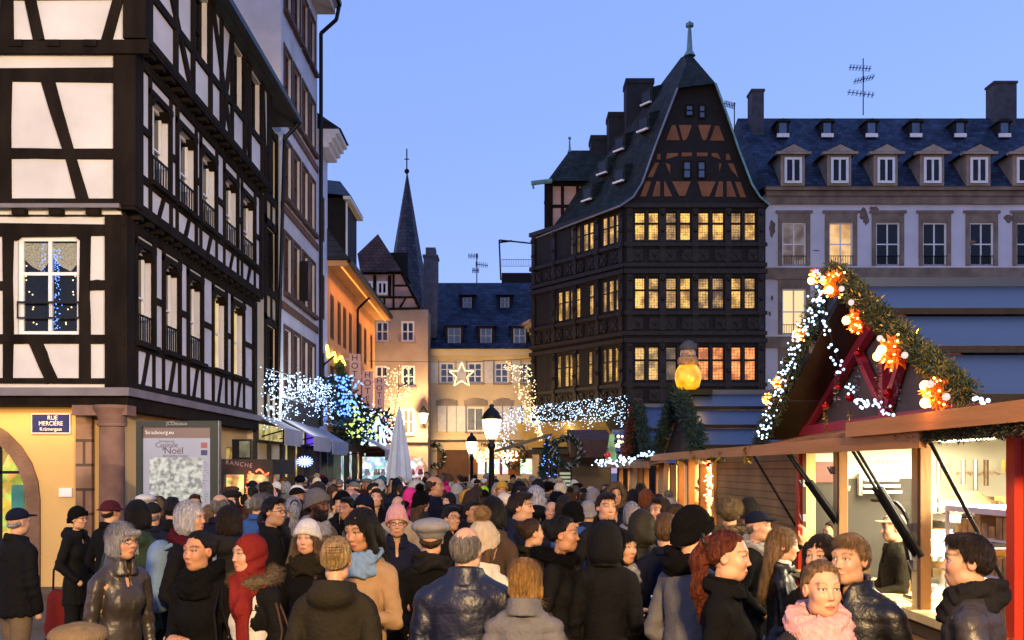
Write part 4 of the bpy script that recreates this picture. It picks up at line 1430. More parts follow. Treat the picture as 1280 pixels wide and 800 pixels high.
# wall lantern on the gabled house
f = front(54.)
wl = thing('wall_lantern', 'glowing wall lantern on the corner of the beige gabled house', 'wall lamp', at(529, 523, 53.5))
m = MB()
c = at(529, 529, 53.4)
m.lathe((c.x, c.y, c.z), [(.12, 0), (.26, .5)], 8)
m.build('glass', L_GLOBE, wl)
m = MB()
m.lathe((c.x, c.y, c.z + .5), [(.3, 0), (.1, .3), (.02, .42)], 8)
m.bar((c.x, c.y, c.z), (c.x, 54.0, c.z - .1), .03)
m.build('bracket', M_BLACK, wl)
point('lamp', (c.x, c.y - .5, c.z + .3), 1150, (1, .68, .32), .2, wl)
# unseen lamp masts assumed behind the camera, added to light facades and crowd
def flood(x, y, z, label, energy, col, aim=None, cone=50):
    t = thing('added_flood_mast', label, 'added floodlight', (x, y, 0), 'added lamp masts behind the camera')
    m = MB()
    m.bar((x, y, 0), (x, y, z), .11, 10, .07)
    m.build('mast', M_GREYM, t)
    m = MB()
    m.lathe((x, y, z), [(.35, 0), (.4, .2), (.1, .35)], 12)
    m.build('lamp_hood', M_BLACK, t)
    if aim is None: point('lamp', (x, y, z - .3), energy, col, .35, t)
    else:
        l = bpy.data.lights.new('lamp', 'SPOT')
        l.energy, l.color, l.shadow_soft_size = energy * K, col, .35
        l.spot_size, l.spot_blend = R(cone), .5
        o = bpy.data.objects.new('lamp', l)
        COL.objects.link(o)
        adopt(o, t)
        o.location = (x, y, z - .3)
        o.rotation_euler = (Vector(aim) - o.location).to_track_quat('-Z', 'Y').to_euler()
flood(-10, -8, 8.5, 'assumed tall lamp mast behind the camera on the side of the ochre arcade', 17000, (1.0, .80, .50), (-9.5, 17.6, 5.5), 52)  # assumed unseen spot, added to light the half-timbered front
flood(8.5, -9, 8.5, 'assumed tall lamp mast behind the camera on the side of the market stalls', 17000, (1.0, .80, .52), (17, 51, 9), 34)  # assumed unseen spot, aimed to brighten the stone house
flood(9.5, -7, 9.5, 'added flood mast behind the camera brightening the half-timbered side wall', 30000, (1.0, .80, .58), (-6.2, 23.5, 6.5), 28)  # extra unseen flood, added to brighten the side wall
flood(0.5, -4.0, 5.0, 'assumed lower lamp mast just behind the camera in the crowd', 12500, (1.0, .64, .27))  # assumed unseen warm light, added to brighten the faces of the crowd
area('lamp', (-8.9, 17.55, 3.04), (R(12), 0, 0), 4.2, .12, 36, (1.0, .66, .28), b1)  # soffit lamp without a fitting, assumed from the lit ochre wall
m = MB()
m.box(-10.3, -6.9, 17.1, 17.3, .0, .58)
point('lamp', (-6.8, 18.9, 2.5), 26, (1, .62, .22), .2, b1)

# ================================================================== information board
DB = 15.
fb = front(DB)
bb = thing('information_board', 'tall grey framed glass information board with a lit city map poster by the arcade', 'information board', at(221, 700, DB) * Vector((1, 1, 0)))
a, b = fb.px(170.5, 800), fb.px(272.5, 526)
m = MB()
x0, x1, zt = a[0], b[0], b[1]
gx0, gx1, gz1 = fb.px(177.5, 0)[0], fb.px(263, 0)[0], fb.px(0, 533.5)[1]
m.fbox(fb, x0, gx0, .45, zt, -.16, .02); m.fbox(fb, gx1, x1, .45, zt, -.16, .02)
m.fbox(fb, gx0, gx1, gz1, zt, -.16, .02); m.fbox(fb, gx0, gx1, .45, .62, -.16, .02)
m.fbox(fb, x0 + .2, x1 - .2, 0, .45, -.12, -.02)
m.build('frame', mat('board_frame', (.02, .026, .024), .5, .2, var=.1), bb)
m = MB()
m.fbox(fb, x1, x1 + .012, .45, zt, -.13, .0)
m.build('edge_strip', M_GREYM, bb)
m = MB()
hz = fb.px(0, 547.5)[1]
m.quad(fb.p(gx0, .62, -.05), fb.p(gx1, .62, -.05), fb.p(gx1, hz, -.05), fb.p(gx0, hz, -.05))
L_POST = emis('poster_backlight', (.66, .60, .70), .6, True, 'noise', (.58, .54, .64), 1.5)
po = m.build('poster', L_POST, bb)
m = MB()
m.quad(fb.p(gx0, hz, -.049), fb.p(gx1, hz, -.049), fb.p(gx1, gz1, -.049), fb.p(gx0, gz1, -.049))
m.build('brown_band', emis('poster_brown', (.30, .11, .06), .5, True), po)
M_MAP = emis('map_print_with_glare', (.80, .80, .68), .85, True, 'noise', (.20, .21, .20), 15.)  # print whitened to stand in for pale reflections in the glass
m = MB()
q = [fb.px(*p) for p in ((186, 572), (252, 572), (252, 700), (183, 700))]
m.poly(fb, q[::-1], -.0485, -.046)
m.build('map', M_MAP, po)
M_INK = mat('dark_ink', (.06, .03, .035), .7)
M_REDL = emis('red_square', (.5, .03, .03), .7, True)
def sgn(x, y, txt, size, mtl, al='CENTER', d=-.044): 
    u, z = fb.px(x, y)
    return text(txt, size, fb.p(u, z, d), RF, mtl, po, .001, al)
u, z = fb.px(221.5, 529.5)
text('JCDecaux', .075, fb.p(u, z, .022), RF, M_GREYM, bb, .001)
sgn(180, 540.5, 'Strasbourg.eu', .075, M_WHITEP, 'LEFT')
sgn(207, 551.5, 'Strasbourg', .05, M_INK); sgn(207, 556.5, 'Capitale', .10, M_INK); sgn(216, 563.5, 'Noël', .14, M_INK); sgn(203, 561.5, 'de', .05, M_INK)
sgn(218, 570.3, 'INFORMATIONS', .05, M_INK)
m = MB()
q = fb.px(250, 560), fb.px(258, 553)
m.fbox(fb, q[0][0], q[1][0], q[0][1], q[1][1], -.047, -.045)
m.build('red_emblem', M_REDL, po)
m = MB()
q = fb.px(250, 569), fb.px(258, 562.5)
m.fbox(fb, q[0][0], q[1][0], q[0][1], q[1][1], -.047, -.045)
m.build('blue_emblem', mat('ink_blue', (.03, .04, .12), .7), po)
m = MB()
for i in range(26):
    q = fb.px(256 + random.uniform(-2, 2), 578 + i * 3.3)
    m.fbox(fb, q[0] - random.uniform(0, .035), q[0] + random.uniform(.0, .04), q[1] - .003, q[1] + .003, -.047, -.045)
m.build('small_print', M_INK, po)
M_GLASSP = None
def glassmat(name, tintc=(1, 1, 1), rough=.02, alpha=.12):
    m_, t_, b_ = _nodes(name)
    N, L = t_.nodes, t_.links
    tr = N.new('ShaderNodeBsdfTransparent')
    tr.inputs[0].default_value = (*tintc, 1)
    gl = N.new('ShaderNodeBsdfGlossy')
    gl.inputs['Roughness'].default_value = rough
    ms = N.new('ShaderNodeMixShader')
    ms.inputs[0].default_value = alpha
    L.new(tr.outputs[0], ms.inputs[1]); L.new(gl.outputs[0], ms.inputs[2])
    L.new(ms.outputs[0], N['Material Output'].inputs['Surface'])
    return m_
M_PANE = glassmat('clear_glass', alpha=.06)
m = MB()
m.quad(fb.p(gx0, .62, -.01), fb.p(gx1, .62, -.01), fb.p(gx1, gz1, -.01), fb.p(gx0, gz1, -.01))
m.build('glass', M_PANE, bb)

# ================================================================== left side of the street: shops, awnings, decorations
fl = leftside(-6.48)
L_SH1 = emis('shop_light_cool', (.8, .9, .85), 1.6, True, 'goods', (.2, .3, .3), 2.5)
L_SH2 = emis('shop_light_warm', (1, .72, .35), 1.3, True, 'goods', (.3, .12, .03), 3)
L_SIGN = emis('shop_sign_light', (.75, .62, .25), .9, True, 'noise', (.25, .2, .05), 3)
L_PURP = emis('purple_light', (.16, .06, 1.0), .9, True, 'noise', (.05, .02, .35), 2)
def shopfront(y0, y1, label, panes, mullion, sign=None, awn=None):
    t = thing('shopfront', label, 'shop', (-6.5, (y0 + y1) / 2, 0))
    m = MB()
    m.fbox(fl, y0, y1, 2.75, 3.28 if y0 < 27 or y0 > 36.3 else 4.1, -.4, .06)
    n = len(panes)
    for i in range(n + 1):
        y = y0 + (y1 - y0) * i / n
        m.fbox(fl, y - .09, y + .09, 0, 2.75, -.35, .07)
    m.fbox(fl, y0, y1, 0, .4, -.3, .05)
    m.build('frame', mullion, t)
    for i, pm in enumerate(panes):
        a, b = y0 + (y1 - y0) * i / n + .09, y0 + (y1 - y0) * (i + 1) / n - .09
        m = MB()
        m.quad(fl.p(a, .4, -.15), fl.p(b, .4, -.15), fl.p(b, 2.75, -.15), fl.p(a, 2.75, -.15))
        m.build('shop_window', pm, t)
    if sign:
        m = MB()
        m.fbox(fl, y0 + .3, y1 - .3, 2.8, 3.2, .06, .12)
        m.build('sign_board', sign, t)
    return t
M_SHF = mat('dark_shopfront', (.03, .025, .022), .6)
M_SHG = mat('green_grey_shopfront', (.10, .12, .10), .6)
shopfront(26.95, 30.2, 'dark narrow shopfront with glowing yellow sign beside the corner house', (L_SH2, L_SIGN), M_SHF, L_SIGN)
shopfront(30.4, 33.4, 'dark shopfront with yellowish lit window below the icicle lights', (L_SIGN, L_SH2), M_SHF, L_SIGN)
shopfront(33.5, 36.2, 'shopfront washed in violet light with blue star decoration in its doorway', (L_PURP, L_SH1, L_PURP), M_SHF, L_PURP)
shopfront(36.4, 40.6, 'grey-green shopfront with tall dim panels below the hotel', (M_GLASSD, M_SHG, L_SH1), M_SHG)
shopfront(40.8, 52.2, 'long brilliantly lit souvenir shopfront below the hotel signs', (L_SH1, L_SH1, L_SH2, L_SH1, L_SH2), M_SHF)
def awning(y0, y1, z0, z1, x, mtl, label, txt=None):
    t = thing('awning', label, 'awning', (-6.45, (y0 + y1) / 2, z1))
    m = MB()
    m.hexa([(x, y0, z0), (-6.44, y0, z1), (-6.44, y1, z1), (x, y1, z0), (x, y0, z0 + .04), (-6.44, y0, z1 + .04), (-6.44, y1, z1 + .04), (x, y1, z0 + .04)])
    m.build('cloth', mtl, t)
    m = MB()
    m.box(x + .005, x + .03, y0, y1, z0 - .34, z0 + .04)
    for i in range(int((y1 - y0) / .35)):
        m.box(x + .004, x + .031, y0 + .02 + i * .35, y0 + .32 + i * .35, z0 - .40, z0 - .34)
    m.build('valance', mtl, t)
    if txt: text(txt, .24, (x + .034, (y0 + y1) / 2, z0 - .16), RSL, M_DARK, t, .001)
    m = MB()
    m.bar((x, y0 + .1, z0), (-6.45, y0 + .1, z0 - .2), .02); m.bar((x, y1 - .1, z0), (-6.45, y1 - .1, z0 - .2), .02)
    m.build('arm', M_BLACK, t)
    return t
M_AWG = mat('grey_awning', (.34, .33, .36), .85, var=.12)
M_AWB = mat('blue_grey_awning', (.26, .30, .38), .85, var=.12)
awning(27.2, 29.6, 3.05, 3.4, -5.75, M_AWG, 'short pale grey awning beside the corner house')
awning(30.3, 33.2, 2.95, 3.45, -5.55, M_AWG, 'grey awning with scalloped edge under the white icicle lights')
awning(33.8, 37.2, 2.9, 3.4, -5.6, M_AWB, 'bluish awning beside the violet lit shop')
awning(41.0, 50.5, 2.75, 3.7, -4.7, M_AWB, 'long sloping blue-grey awning over the bright souvenir shop')
# kiosk with red lights under the corner house
kx = -6.2
ko = thing('souvenir_kiosk', 'dark kiosk with black lettered canopy and glowing red fairy lights', 'kiosk', (-6.0, 22.5, 0))
fq = front(21.9)
a, b = fq.px(275, 592), fq.px(341, 577)
m = MB()
m.fbox(fq, a[0], b[0], a[1] - .02, b[1] + .05, -2.2, .0)
m.build('canopy', mat('black_canopy', (.02, .018, .018), .7), ko)
text('RANCHE', .13, fq.p(a[0] + .40, a[1] + .2, .006), (R(90), R(8), 0), mat('faded_lilac', (.22, .2, .3), .7), ko, .002, sx=.95, space=1.25)
L_KIO = emis('kiosk_light', (1, .55, .2), 2.0, True, 'goods', (.2, .05, .02), 3.2)
m = MB()
m.quad(fq.p(a[0], .3, -.5), fq.p(b[0] - .05, .3, -.5), fq.p(b[0] - .05, a[1], -.5), fq.p(a[0], a[1], -.5))
m.build('lit_goods', L_KIO, ko)
m = MB()
for u in (a[0] + .03, (a[0] + b[0]) / 2 - .02, b[0] - .05): m.fbox(fq, u - .04, u + .04, 0, a[1], -.12, -.02)
m.fbox(fq, a[0], b[0], .3, .95, -.4, -.05)
m.build('frame', M_SHF, ko)
m = MB()
for i in range(150):
    t = random.random()
    if i < 85: p = fq.p(fq.px(312 - 6 * t + random.gauss(0, 1.0), 0)[0], fq.px(0, 590 + 62 * t)[1], .04)
    elif i < 115: p = fq.p(fq.px(312 + 24 * t, 0)[0], fq.px(0, 590 + 3 * math.sin(t * 9))[1], .04)
    else: p = fq.p(fq.px(300 + random.gauss(0, 8), 0)[0], fq.px(0, 640 + random.gauss(0, 12))[1], -.1)
    m.octa(p, .022)
m.build('fairy_lights', L_BULBR, ko, kind='stuff')
point('lamp', fq.p((a[0] + b[0]) / 2, 1.9, .35), 9, (1, .2, .08), .1, ko)
sb = thing('sign_box', 'dark projecting sign box with dim lit face above the kiosk', 'sign', (-6.0, 23.2, 2.4))
fq2 = front(22.6)
a, b = fq2.px(290, 574), fq2.px(314, 549)
m = MB()
m.fbox(fq2, a[0], b[0], a[1], b[1], -.14, 0)
m.build('case', M_BLACK, sb)
m = MB()
m.fbox(fq2, a[0] + .16, b[0] - .03, a[1] + .04, b[1] - .04, 0, .01)
m.build('lit_face', emis('grey_green_sign', (.34, .32, .18), .5, True, 'noise', (.06, .06, .05), 4), sb)
# icicle curtain on the tall white house
ic = thing('icicle_lights', 'curtain of cold white icicle lights on the tall white house above the awnings', 'fairy lights', (-6.2, 31, 3.9))
m = MB()
ends = {}
for i in range(760):
    y = random.uniform(26.6, 36.8)
    c_ = int(y * 3.2)
    ln = ends.setdefault(c_, random.uniform(.75, 1.7) if y > 28.6 else random.uniform(1.5, 2.1))
    z = 4.55 + .055 * (y - 27) + .12 * math.sin(y * 1.7) - random.random() ** 1.1 * ln * .85
    m.octa((-6.1 + random.uniform(-.15, .15), y, z), random.uniform(.011, .023))
m.build('bulbs', L_BULB, ic, kind='stuff')
m = MB()
m.tube([(-6.1, 26.6, 4.6), (-6.1, 31, 4.75), (-6.1, 36.8, 5.05)], .02)
m.build('wire', M_BLACK, ic)
point('lamp', (-5.6, 30.5, 4.0), 120, (.72, .85, 1), .6, ic)
# garland of baubles and bulbs farther along
def clump(label, y0, y1, z0, z1, x, nleaf, bulbs, name='light_garland', leafmat=None):
    t = thing(name, label, 'garland', (x, (y0 + y1) / 2, z0))
    m = MB()
    for i in range(nleaf):
        y = random.uniform(y0, y1)
        z = random.uniform(z0, z1)
        m.leaf((x + random.gauss(0, .25), y, z), (random.gauss(0, 1), random.gauss(0, 1), random.gauss(0, .8)), .35, .12)
    m.build('greenery', leafmat or M_FIR, t)
    for (mt, n, r) in bulbs:
        m = MB()
        for i in range(n):
            m.octa((x + .25 + random.gauss(0, .25), random.uniform(y0, y1), random.uniform(z0, z1)), r * random.uniform(.7, 1.3))
        m.build('bulbs', mt, t, kind='stuff')
    return t
L_BULBG = emis('lime_bauble', (.65, .8, .18), 1.3, False)
clump('blue and white clump of bulbs and baubles beside the dark blue flag', 36.2, 38.5, 3.9, 5.3, -6.0, 200, ((L_BULBB, 150, .045), (L_BULB, 30, .02)))
clump('thick garland with lime green baubles and white bulbs above the awning', 37.6, 43, 3.2, 4.6, -5.9, 700, ((L_BULBG, 55, .075), (L_BULB, 90, .024)))
clump('dense white bulb garland under the first hotel sign', 40.5, 46.5, 3.4, 4.55, -5.9, 420, ((L_BULB, 150, .03), (L_BULBB, 50, .04)))
clump('mixed garland of white and pink bulbs above the souvenir shop', 44, 51, 3.3, 4.5, -5.7, 700, ((L_BULB, 120, .034), (emis('pink_bauble', (1, .3, .45), 1.2, False), 30, .06)))
# white angel of light tubes
an = thing('angel_light', 'white glowing angel figure of light tubes over the souvenir shop', 'light figure', at(472, 555, 44))
m = MB()
def pl2(pts, d, r): m.tube([at(x, y, d) for x, y in pts], r)
for q in (((472, 521), (466, 540), (462, 556)), ((472, 521), (478, 540), (482, 556)), ((462, 556), (482, 556)), ((472, 528), (456, 543), (452, 556), (463, 545)), ((472, 528), (488, 540), (494, 552), (481, 545)), ((470, 530), (470, 556)), ((475, 530), (476, 556))): pl2(q, 44, .05)
m.build('tubes', emis('angel_tube', (.50, .78, 1), 2.2, False), an)
# vertical hotel signs
M_SIGNP = emis('pink_sign_face', (.70, .34, .32), .55, True)
for (x0, x1, y0, y1, d, lb) in ((437, 450, 442.5, 493, 41, 'first and largest vertical pink hotel sign with dark lettering on the apricot facade'), (453, 466, 464, 514, 45, 'second vertical pink hotel sign between the other two'), (468, 480.5, 472, 516, 49, 'third and farthest vertical hotel sign darker salmon pink')):
    ff = front(float(d))
    a, b = ff.px(x0, y1), ff.px(x1, y0)
    t = thing('hotel_sign', lb, 'hotel sign', ff.p(a[0], a[1]), 'vertical hotel signs')
    m = MB()
    m.fbox(ff, a[0], b[0], a[1], b[1], -.15, 0)
    m.bar(ff.p(a[0], b[1] - .2, -.07), (-6.5, d, b[1] - .2), .03); m.bar(ff.p(a[0], a[1] + .2, -.07), (-6.5, d, a[1] + .2), .03)
    m.build('panel', M_SIGNP, t)
    hgt = b[1] - a[1]
    for i, ch in enumerate('HOTEL'): text(ch, hgt * .21, ff.p((a[0] + b[0]) / 2, b[1] - hgt * (i + .5) / 5, .006), RF, M_INK, t, .003, sx=1.1, name='letter')
t = thing('hotel_plate', 'small blue lit horizontal hotel plate below the hotel signs', 'hotel sign', at(442, 531, 42))
ff = front(42.)
a, b = ff.px(434, 532), ff.px(450, 523)
m = MB()
m.fbox(ff, a[0], b[0], a[1], b[1], -.1, 0)
m.build('plate', emis('blue_sign', (.02, .22, .6), 1.2, True), t)
text('HOTEL', .2, ff.p((a[0] + b[0]) / 2, (a[1] + b[1]) / 2, .005), RF, emis('cyan_letter', (.5, .9, 1), 3, False), t, .003)
# flag
t = thing('flag', 'dark blue flag drooping from a slanted pole on the blue-lit house', 'flag', at(405, 462, 37))
m = MB()
m.bar(at(418, 445, 37), (-6.5, 36.6, at(396, 462, 37).z), .03)
m.build('pole', M_BLACK, t)
m = MB()
A, B = at(408, 452, 37), at(396, 462, 37)
V_, Fq = [], []
for i in range(9):
    for j in range(9):
        p = A.lerp(B, i / 8) + Vector((-.06 * j, .07 * math.sin(i * 1.3 + j * .6), -.13 * j + .02 * i))
        V_.append(p)
for i in range(8):
    for j in range(8): Fq.append((i * 9 + j, i * 9 + j + 1, i * 9 + j + 10, i * 9 + j + 9))
m.add(V_, Fq)
m.build('cloth', mat('flag_blue', (.012, .016, .10), .8), t, True)
# fir branch on the hotel wall
t = thing('fir_branch', 'green fir branch leaning out of the hotel facade by the yellow light tube', 'branch', at(430, 490, 40))
m = MB()
for i in range(520):
    q = random.random()
    p = at(436 - 12 * q + random.gauss(0, 3.2 * (1 - q) + .6), 492 - 38 * q, 40) + Vector((0, random.gauss(0, .2), 0))
    m.leaf(p, (random.gauss(0, .6) - .2, random.gauss(0, .5), random.random() - .1), .22, .05)
own = m.build('needles', mat('branch_green', (.05, .09, .03), .8, var=.5), t)
# yellow garland curtains at the street end
def sprinkle(label, d, poly, n, r, mtl=L_BULBW, name='light_curtain'):
    t = thing(name, label, 'fairy lights', at(poly[0][0], poly[0][1], d))
    m = MB()
    for i in range(n):
        k_ = random.random() * (len(poly) - 1)
        j = int(k_)
        q = k_ - j
        a, b = poly[j], poly[j + 1]
        x, y, w_ = [a[s] + (b[s] - a[s]) * q for s in range(3)]
        m.octa(at(x + random.uniform(-w_, w_), y + random.gauss(0, 2), d + random.uniform(-.3, .3)), r * random.uniform(.7, 1.2))
    m.build('bulbs', mtl, t, kind='stuff')
    m = MB()
    m.tube([at(q[0], q[1], d) for q in poly], .012)
    m.build('wire', M_BLACK, t)
sprinkle('golden curtain of fairy lights hanging before the gabled house windows', 50, ((498, 457, 17), (498, 490, 17), (495, 505, 11), (490, 530, 4), (486, 556, 2)), 330, .03)
sprinkle('warm white fairy light garland drooping from the carved house to the yellow house', 47, ((632, 457, 4), (650, 460, 14), (655, 480, 16), (660, 500, 10), (666, 520, 7), (672, 535, 4), (676, 550, 3)), 330, .028)
# closed white parasol and red awning
t = thing('closed_parasol', 'tall closed white parasol standing by the stalls at the end of the street', 'parasol', at(499, 600, 34) * Vector((1, 1, 0)))
c = at(499, 600, 34)
m = MB()
nseg = 20
zs = [1.6, 1.75, 2.4, 3.2, 3.7, 3.98]
rs = [.34, .36, .29, .18, .09, .03]
V_, Fq = [], []
for z, r in zip(zs, rs):
    for i in range(nseg):
        th = 6.283 * i / nseg
        rr = r * (1.0 + (.22 if i % 2 else -.12))
        V_.append((c.x + rr * math.cos(th), 34 + rr * math.sin(th), z))
for k_ in range(len(zs) - 1):
    for i in range(nseg):
        j = (i + 1) % nseg
        Fq.append((k_ * nseg + i, k_ * nseg + j, (k_ + 1) * nseg + j, (k_ + 1) * nseg + i))
m.add(V_, Fq)
m.build('canopy', mat('parasol_cloth', (.48, .52, .60), .9, var=.1), t)
m = MB()
m.bar((c.x, 34, 0), (c.x, 34, 4.05), .035)
m.box(c.x - .35, c.x + .35, 33.65, 34.35, 0, .08)
m.build('pole', M_WHITEP, t)
t = thing('awning', 'dark red awning before the arched shop of the gabled house', 'awning', at(470, 570, 50))
m = MB()
m.hexa([at(456, 575, 48), at(486, 575, 48), at(486, 557, 51), at(462, 553, 51), at(456, 572, 48), at(486, 572, 48), at(486, 555, 51), at(462, 551, 51)])
m.build('cloth', mat('dark_red_cloth', (.16, .01, .015), .85), t)
# street stalls and counters between awning and crowd
def counter(label, x, y, w_, mtl, col=None):
    t = thing('souvenir_stall', label, 'stall', (x, y, 0))
    m = MB()
    m.box(x - w_ / 2, x + w_ / 2, y, y + .7, 0, .95)
    m.build('counter', M_SHF, t)
    m = MB()
    m.box(x - w_ / 2 + .05, x + w_ / 2 - .05, y + .72, y + .76, .95, 2.5)
    m.build('back_panel', mtl, t)
    m = MB()
    for i in range(40):
        px_, pz = random.uniform(-w_ / 2 + .1, w_ / 2 - .1), random.choice((.96, 1.35, 1.75))
        m.lathe((x + px_, y + random.uniform(.1, .6), pz), [(.05, 0), (.07, .1), (.03, .2), (.05, .26)], 6)
    m.build('goods', mat('goods_%d' % len(MATS), random.choice(((.5, .1, .1), (.1, .3, .5), (.5, .45, .4))), .5, var=.8, scale=8), t)
    return t
counter('bright stall of blue and white souvenirs under the long awning', -5.0, 41.5, 1.6, emis('stall_white', (.75, .9, .9), 2.2, True, 'goods', (.2, .4, .5), 4))
counter('bright stall of mixed trinkets farther under the long awning', -4.6, 46.5, 2., emis('stall_pink', (1, .82, .8), 2.2, True, 'goods', (.4, .2, .2), 4))
# violet box
t = thing('violet_display', 'violet lit display box beside the violet shop', 'display', (-5.7, 33, 0))
ff = front(33.)
a, b = ff.px(386, 660), ff.px(402, 594)
m = MB()
m.fbox(ff, a[0], b[0], 0, b[1], -.5, 0)
m.build('case', M_SHF, t)
m = MB()
m.fbox(ff, a[0] + .03, b[0] - .03, .6, b[1] - .04, 0, .01)
m.build('lit_face', emis('violet_face', (.20, .08, .8), .8, True, 'noise', (.10, .03, .45), 9), t)
t = thing('blue_star_light', 'small blue star light hanging in the violet shop doorway', 'star light', at(381, 577, 32.5))
m = MB()
for i in range(16):
    th = 6.283 * i / 16
    c = at(381, 577, 32.5)
    m.bar(c, c + Vector((math.cos(th) * .26, 0, math.sin(th) * .18)), .016)
m.build('rays', emis('blue_ray', (.25, .35, 1), 5, False), t)
# ================================================================== market stalls on the right
XG, XP = 2.6, 3.0           # outer gable edge, plane of the posts
M_PLANKO = mat('orange_board', (.44, .19, .06), .6, var=.25, scale=3, stretch=(1, .12, 1), bump=.3)
M_PINE = mat('yellow_pine', (.74, .56, .22), .6, var=.2, scale=3, stretch=(1, 1, .12), bump=.2)
M_PINEB = mat('brown_pine', (.24, .12, .045), .65, var=.3, scale=3, stretch=(1, 1, .15), bump=.3)
M_RED = mat('red_paint', (.50, .035, .012), .45, var=.12)
M_PINKB = mat('crimson_board', (.34, .03, .06), .5, var=.15)
M_PLANKW = tiles('horizontal_planks', (.34, .17, .05), (.40, .20, .06), 'y', 6., .085, .6, .6, (.12, .055, .02))
M_ROOFB = mat('blue_grey_roof_sheet', (.026, .042, .082), .42, var=.18, scale=1.4, stretch=(.3, 1, 1), bump=.08, spec=.5)
M_BLACKP = mat('dark_interior_panel', (.05, .045, .04), .7, var=.2)
def chalet(ya, yc, yb, ze, zr, x1, label, sheets=3, mtl=None, wallmat=None):
    """a wooden stall with its ridge across the street: gable to the street at XG, eaves at depth ya and yb"""
    t = thing('market_stall', label, 'market stall', (XP, yc, 0), 'wooden stalls along the right of the street')
    m, gap_shade = MB(), MB()
    n = sheets
    for (e0, e1) in ((ya, yc), (yb, yc)):
        for i in range(n):
            t0, t1 = i / n, (i + 1) / n
            yy0, yy1 = e0 + (e1 - e0) * t0, e0 + (e1 - e0) * t1
            z0, z1 = ze + (zr - ze) * t0 + .05, ze + (zr - ze) * t1
            up = .035
            m.hexa([(XG, yy0, z0 - up), (x1, yy0, z0 - up), (x1, yy1, z1 - up - .05), (XG, yy1, z1 - up - .05), (XG, yy0, z0 + .012), (x1, yy0, z0 + .012), (x1, yy1, z1), (XG, yy1, z1)])
            sgn_ = -1 if e0 < e1 else 1
            gap_shade.box(XG + .002, x1 - .002, min(yy0, yy0 + sgn_ * .006), max(yy0, yy0 + sgn_ * .006), z0 - .034, z0 + .008)  # dark strip at each sheet's lip, standing in for the shadow gap
    m.build('roof', mtl or M_ROOFB, t)
    gap_shade.build('roof_gap_shade', M_DARK, t)
    m = MB()
    m.box(XG, x1, yc - .06, yc + .06, zr - .02, zr + .05)
    m.build('ridge_cap', mtl or M_ROOFB, t)
    return t
# --- first stall, with the gable ornament
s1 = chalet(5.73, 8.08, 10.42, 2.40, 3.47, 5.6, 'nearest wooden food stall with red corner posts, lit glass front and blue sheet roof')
m = MB()
m.box(5.35, 5.42, 6.0, 10.42, 0, 2.4)
m.box(XP + .05, 5.4, 10.36, 10.42, 0, 2.42)
m.build('rear_wall', mat('cream_panel', (.50, .49, .42), .6, var=.08), s1)
m = MB()
m.box(XP - .02, 5.42, 5.93, 5.99, 0, 2.42)
m.build('side_wall', M_PINEB, s1)
m = MB()
m.box(XP, 5.35, 6.0, 10.36, 2.36, 2.40)
m.build('ceiling', mat('pale_ceiling', (.6, .58, .5), .7, var=.05), s1)
m = MB()
m.box(XP - .03, XP + .08, 6.0, 10.4, 0, .98)
m.build('front_boarding', M_PLANKW, s1)
m = MB()
m.box(XP - .12, XP + .4, 6.0, 10.4, .98, 1.04)
m.build('counter', M_PINE, s1)
for (y, wd) in ((7.52, .12), (9.32, .13), (10.28, .13)):
    m = MB()
    m.box(XP - .03, XP + .06, y - wd / 2, y + wd / 2, 1.04, 2.36)
    m.build('post', M_PINE, s1)
m = MB()
m.box(XP - .035, XP + .04, 7.40, 7.459, 1.04, 2.3)
m.build('post_edge', M_PINEB, s1)
m = MB()
m.box(XP - .035, XP + .04, 9.2, 9.254, 1.04, 2.3)
m.build('post_edge', M_PINEB, s1)
for y in (6.02, 10.40):
    m = MB()
    m.box(XP - .07, XP + .05, y - .05, y + .05, 0, 2.36)
    m.build('corner_post', M_RED, s1)
m = MB()
m.box(XP - .04, XP + .06, 6.08, 10.3, 2.24, 2.35)
m.build('head_rail', M_PINE, s1)
for (z, y) in ((1.62, 7.5), (2.03, 9.35), (1.56, 10.25), (1.9, 10.25), (1.35, 7.5)):
    m = MB()
    m.box(XP - .06, XP - .031, y - .03, y + .03, z - .035, z + .035)
    m.bar((XP - .06, y, z - .03), (XP - .09, y, z + .03), .008)
    m.build('latch', M_GREYM, s1)
# gable: soffit boards, crimson truss, grey back board
m = MB()
m.hexa([(XG + .02, 10.40, 2.33), (XP + .1, 10.40, 2.33), (XP + .1, 8.1, 3.37), (XG + .02, 8.1, 3.37), (XG + .02, 10.40, 2.36), (XP + .1, 10.40, 2.36), (XP + .1, 8.1, 3.40), (XG + .02, 8.1, 3.40)])
m.build('soffit', mat('dark_glossy_soffit', (.035, .028, .02), .25, var=.4, scale=2), s1)
m = MB()
m.add([(XP + .02, 6.0, 2.4), (XP + .02, 10.3, 2.4), (XP + .02, 8.08, 3.36)], [(0, 1, 2)])
m.build('gable_board', mat('grey_board', (.10, .09, .08), .7, var=.2), s1)
fx = rightside(XP)
m = MB()
def gbeam(a, b, wd, d1=.06): m.beam(fx, a, b, wd, .0, d1)
gbeam((10.2, 2.45), (8.1, 3.3), .1); gbeam((6.0, 2.45), (8.06, 3.3), .1, .058)
gbeam((8.08, 2.42), (8.08, 3.25), .08, .07); gbeam((8.1, 2.46), (7.6, 3.05), .07, .052); gbeam((8.06, 2.46), (8.7, 3.0), .07, .054)
m.fbox(fx, 5.98, 10.3, 2.37, 2.46, .0, .085)
m.build('crimson_truss', M_PINKB, s1)
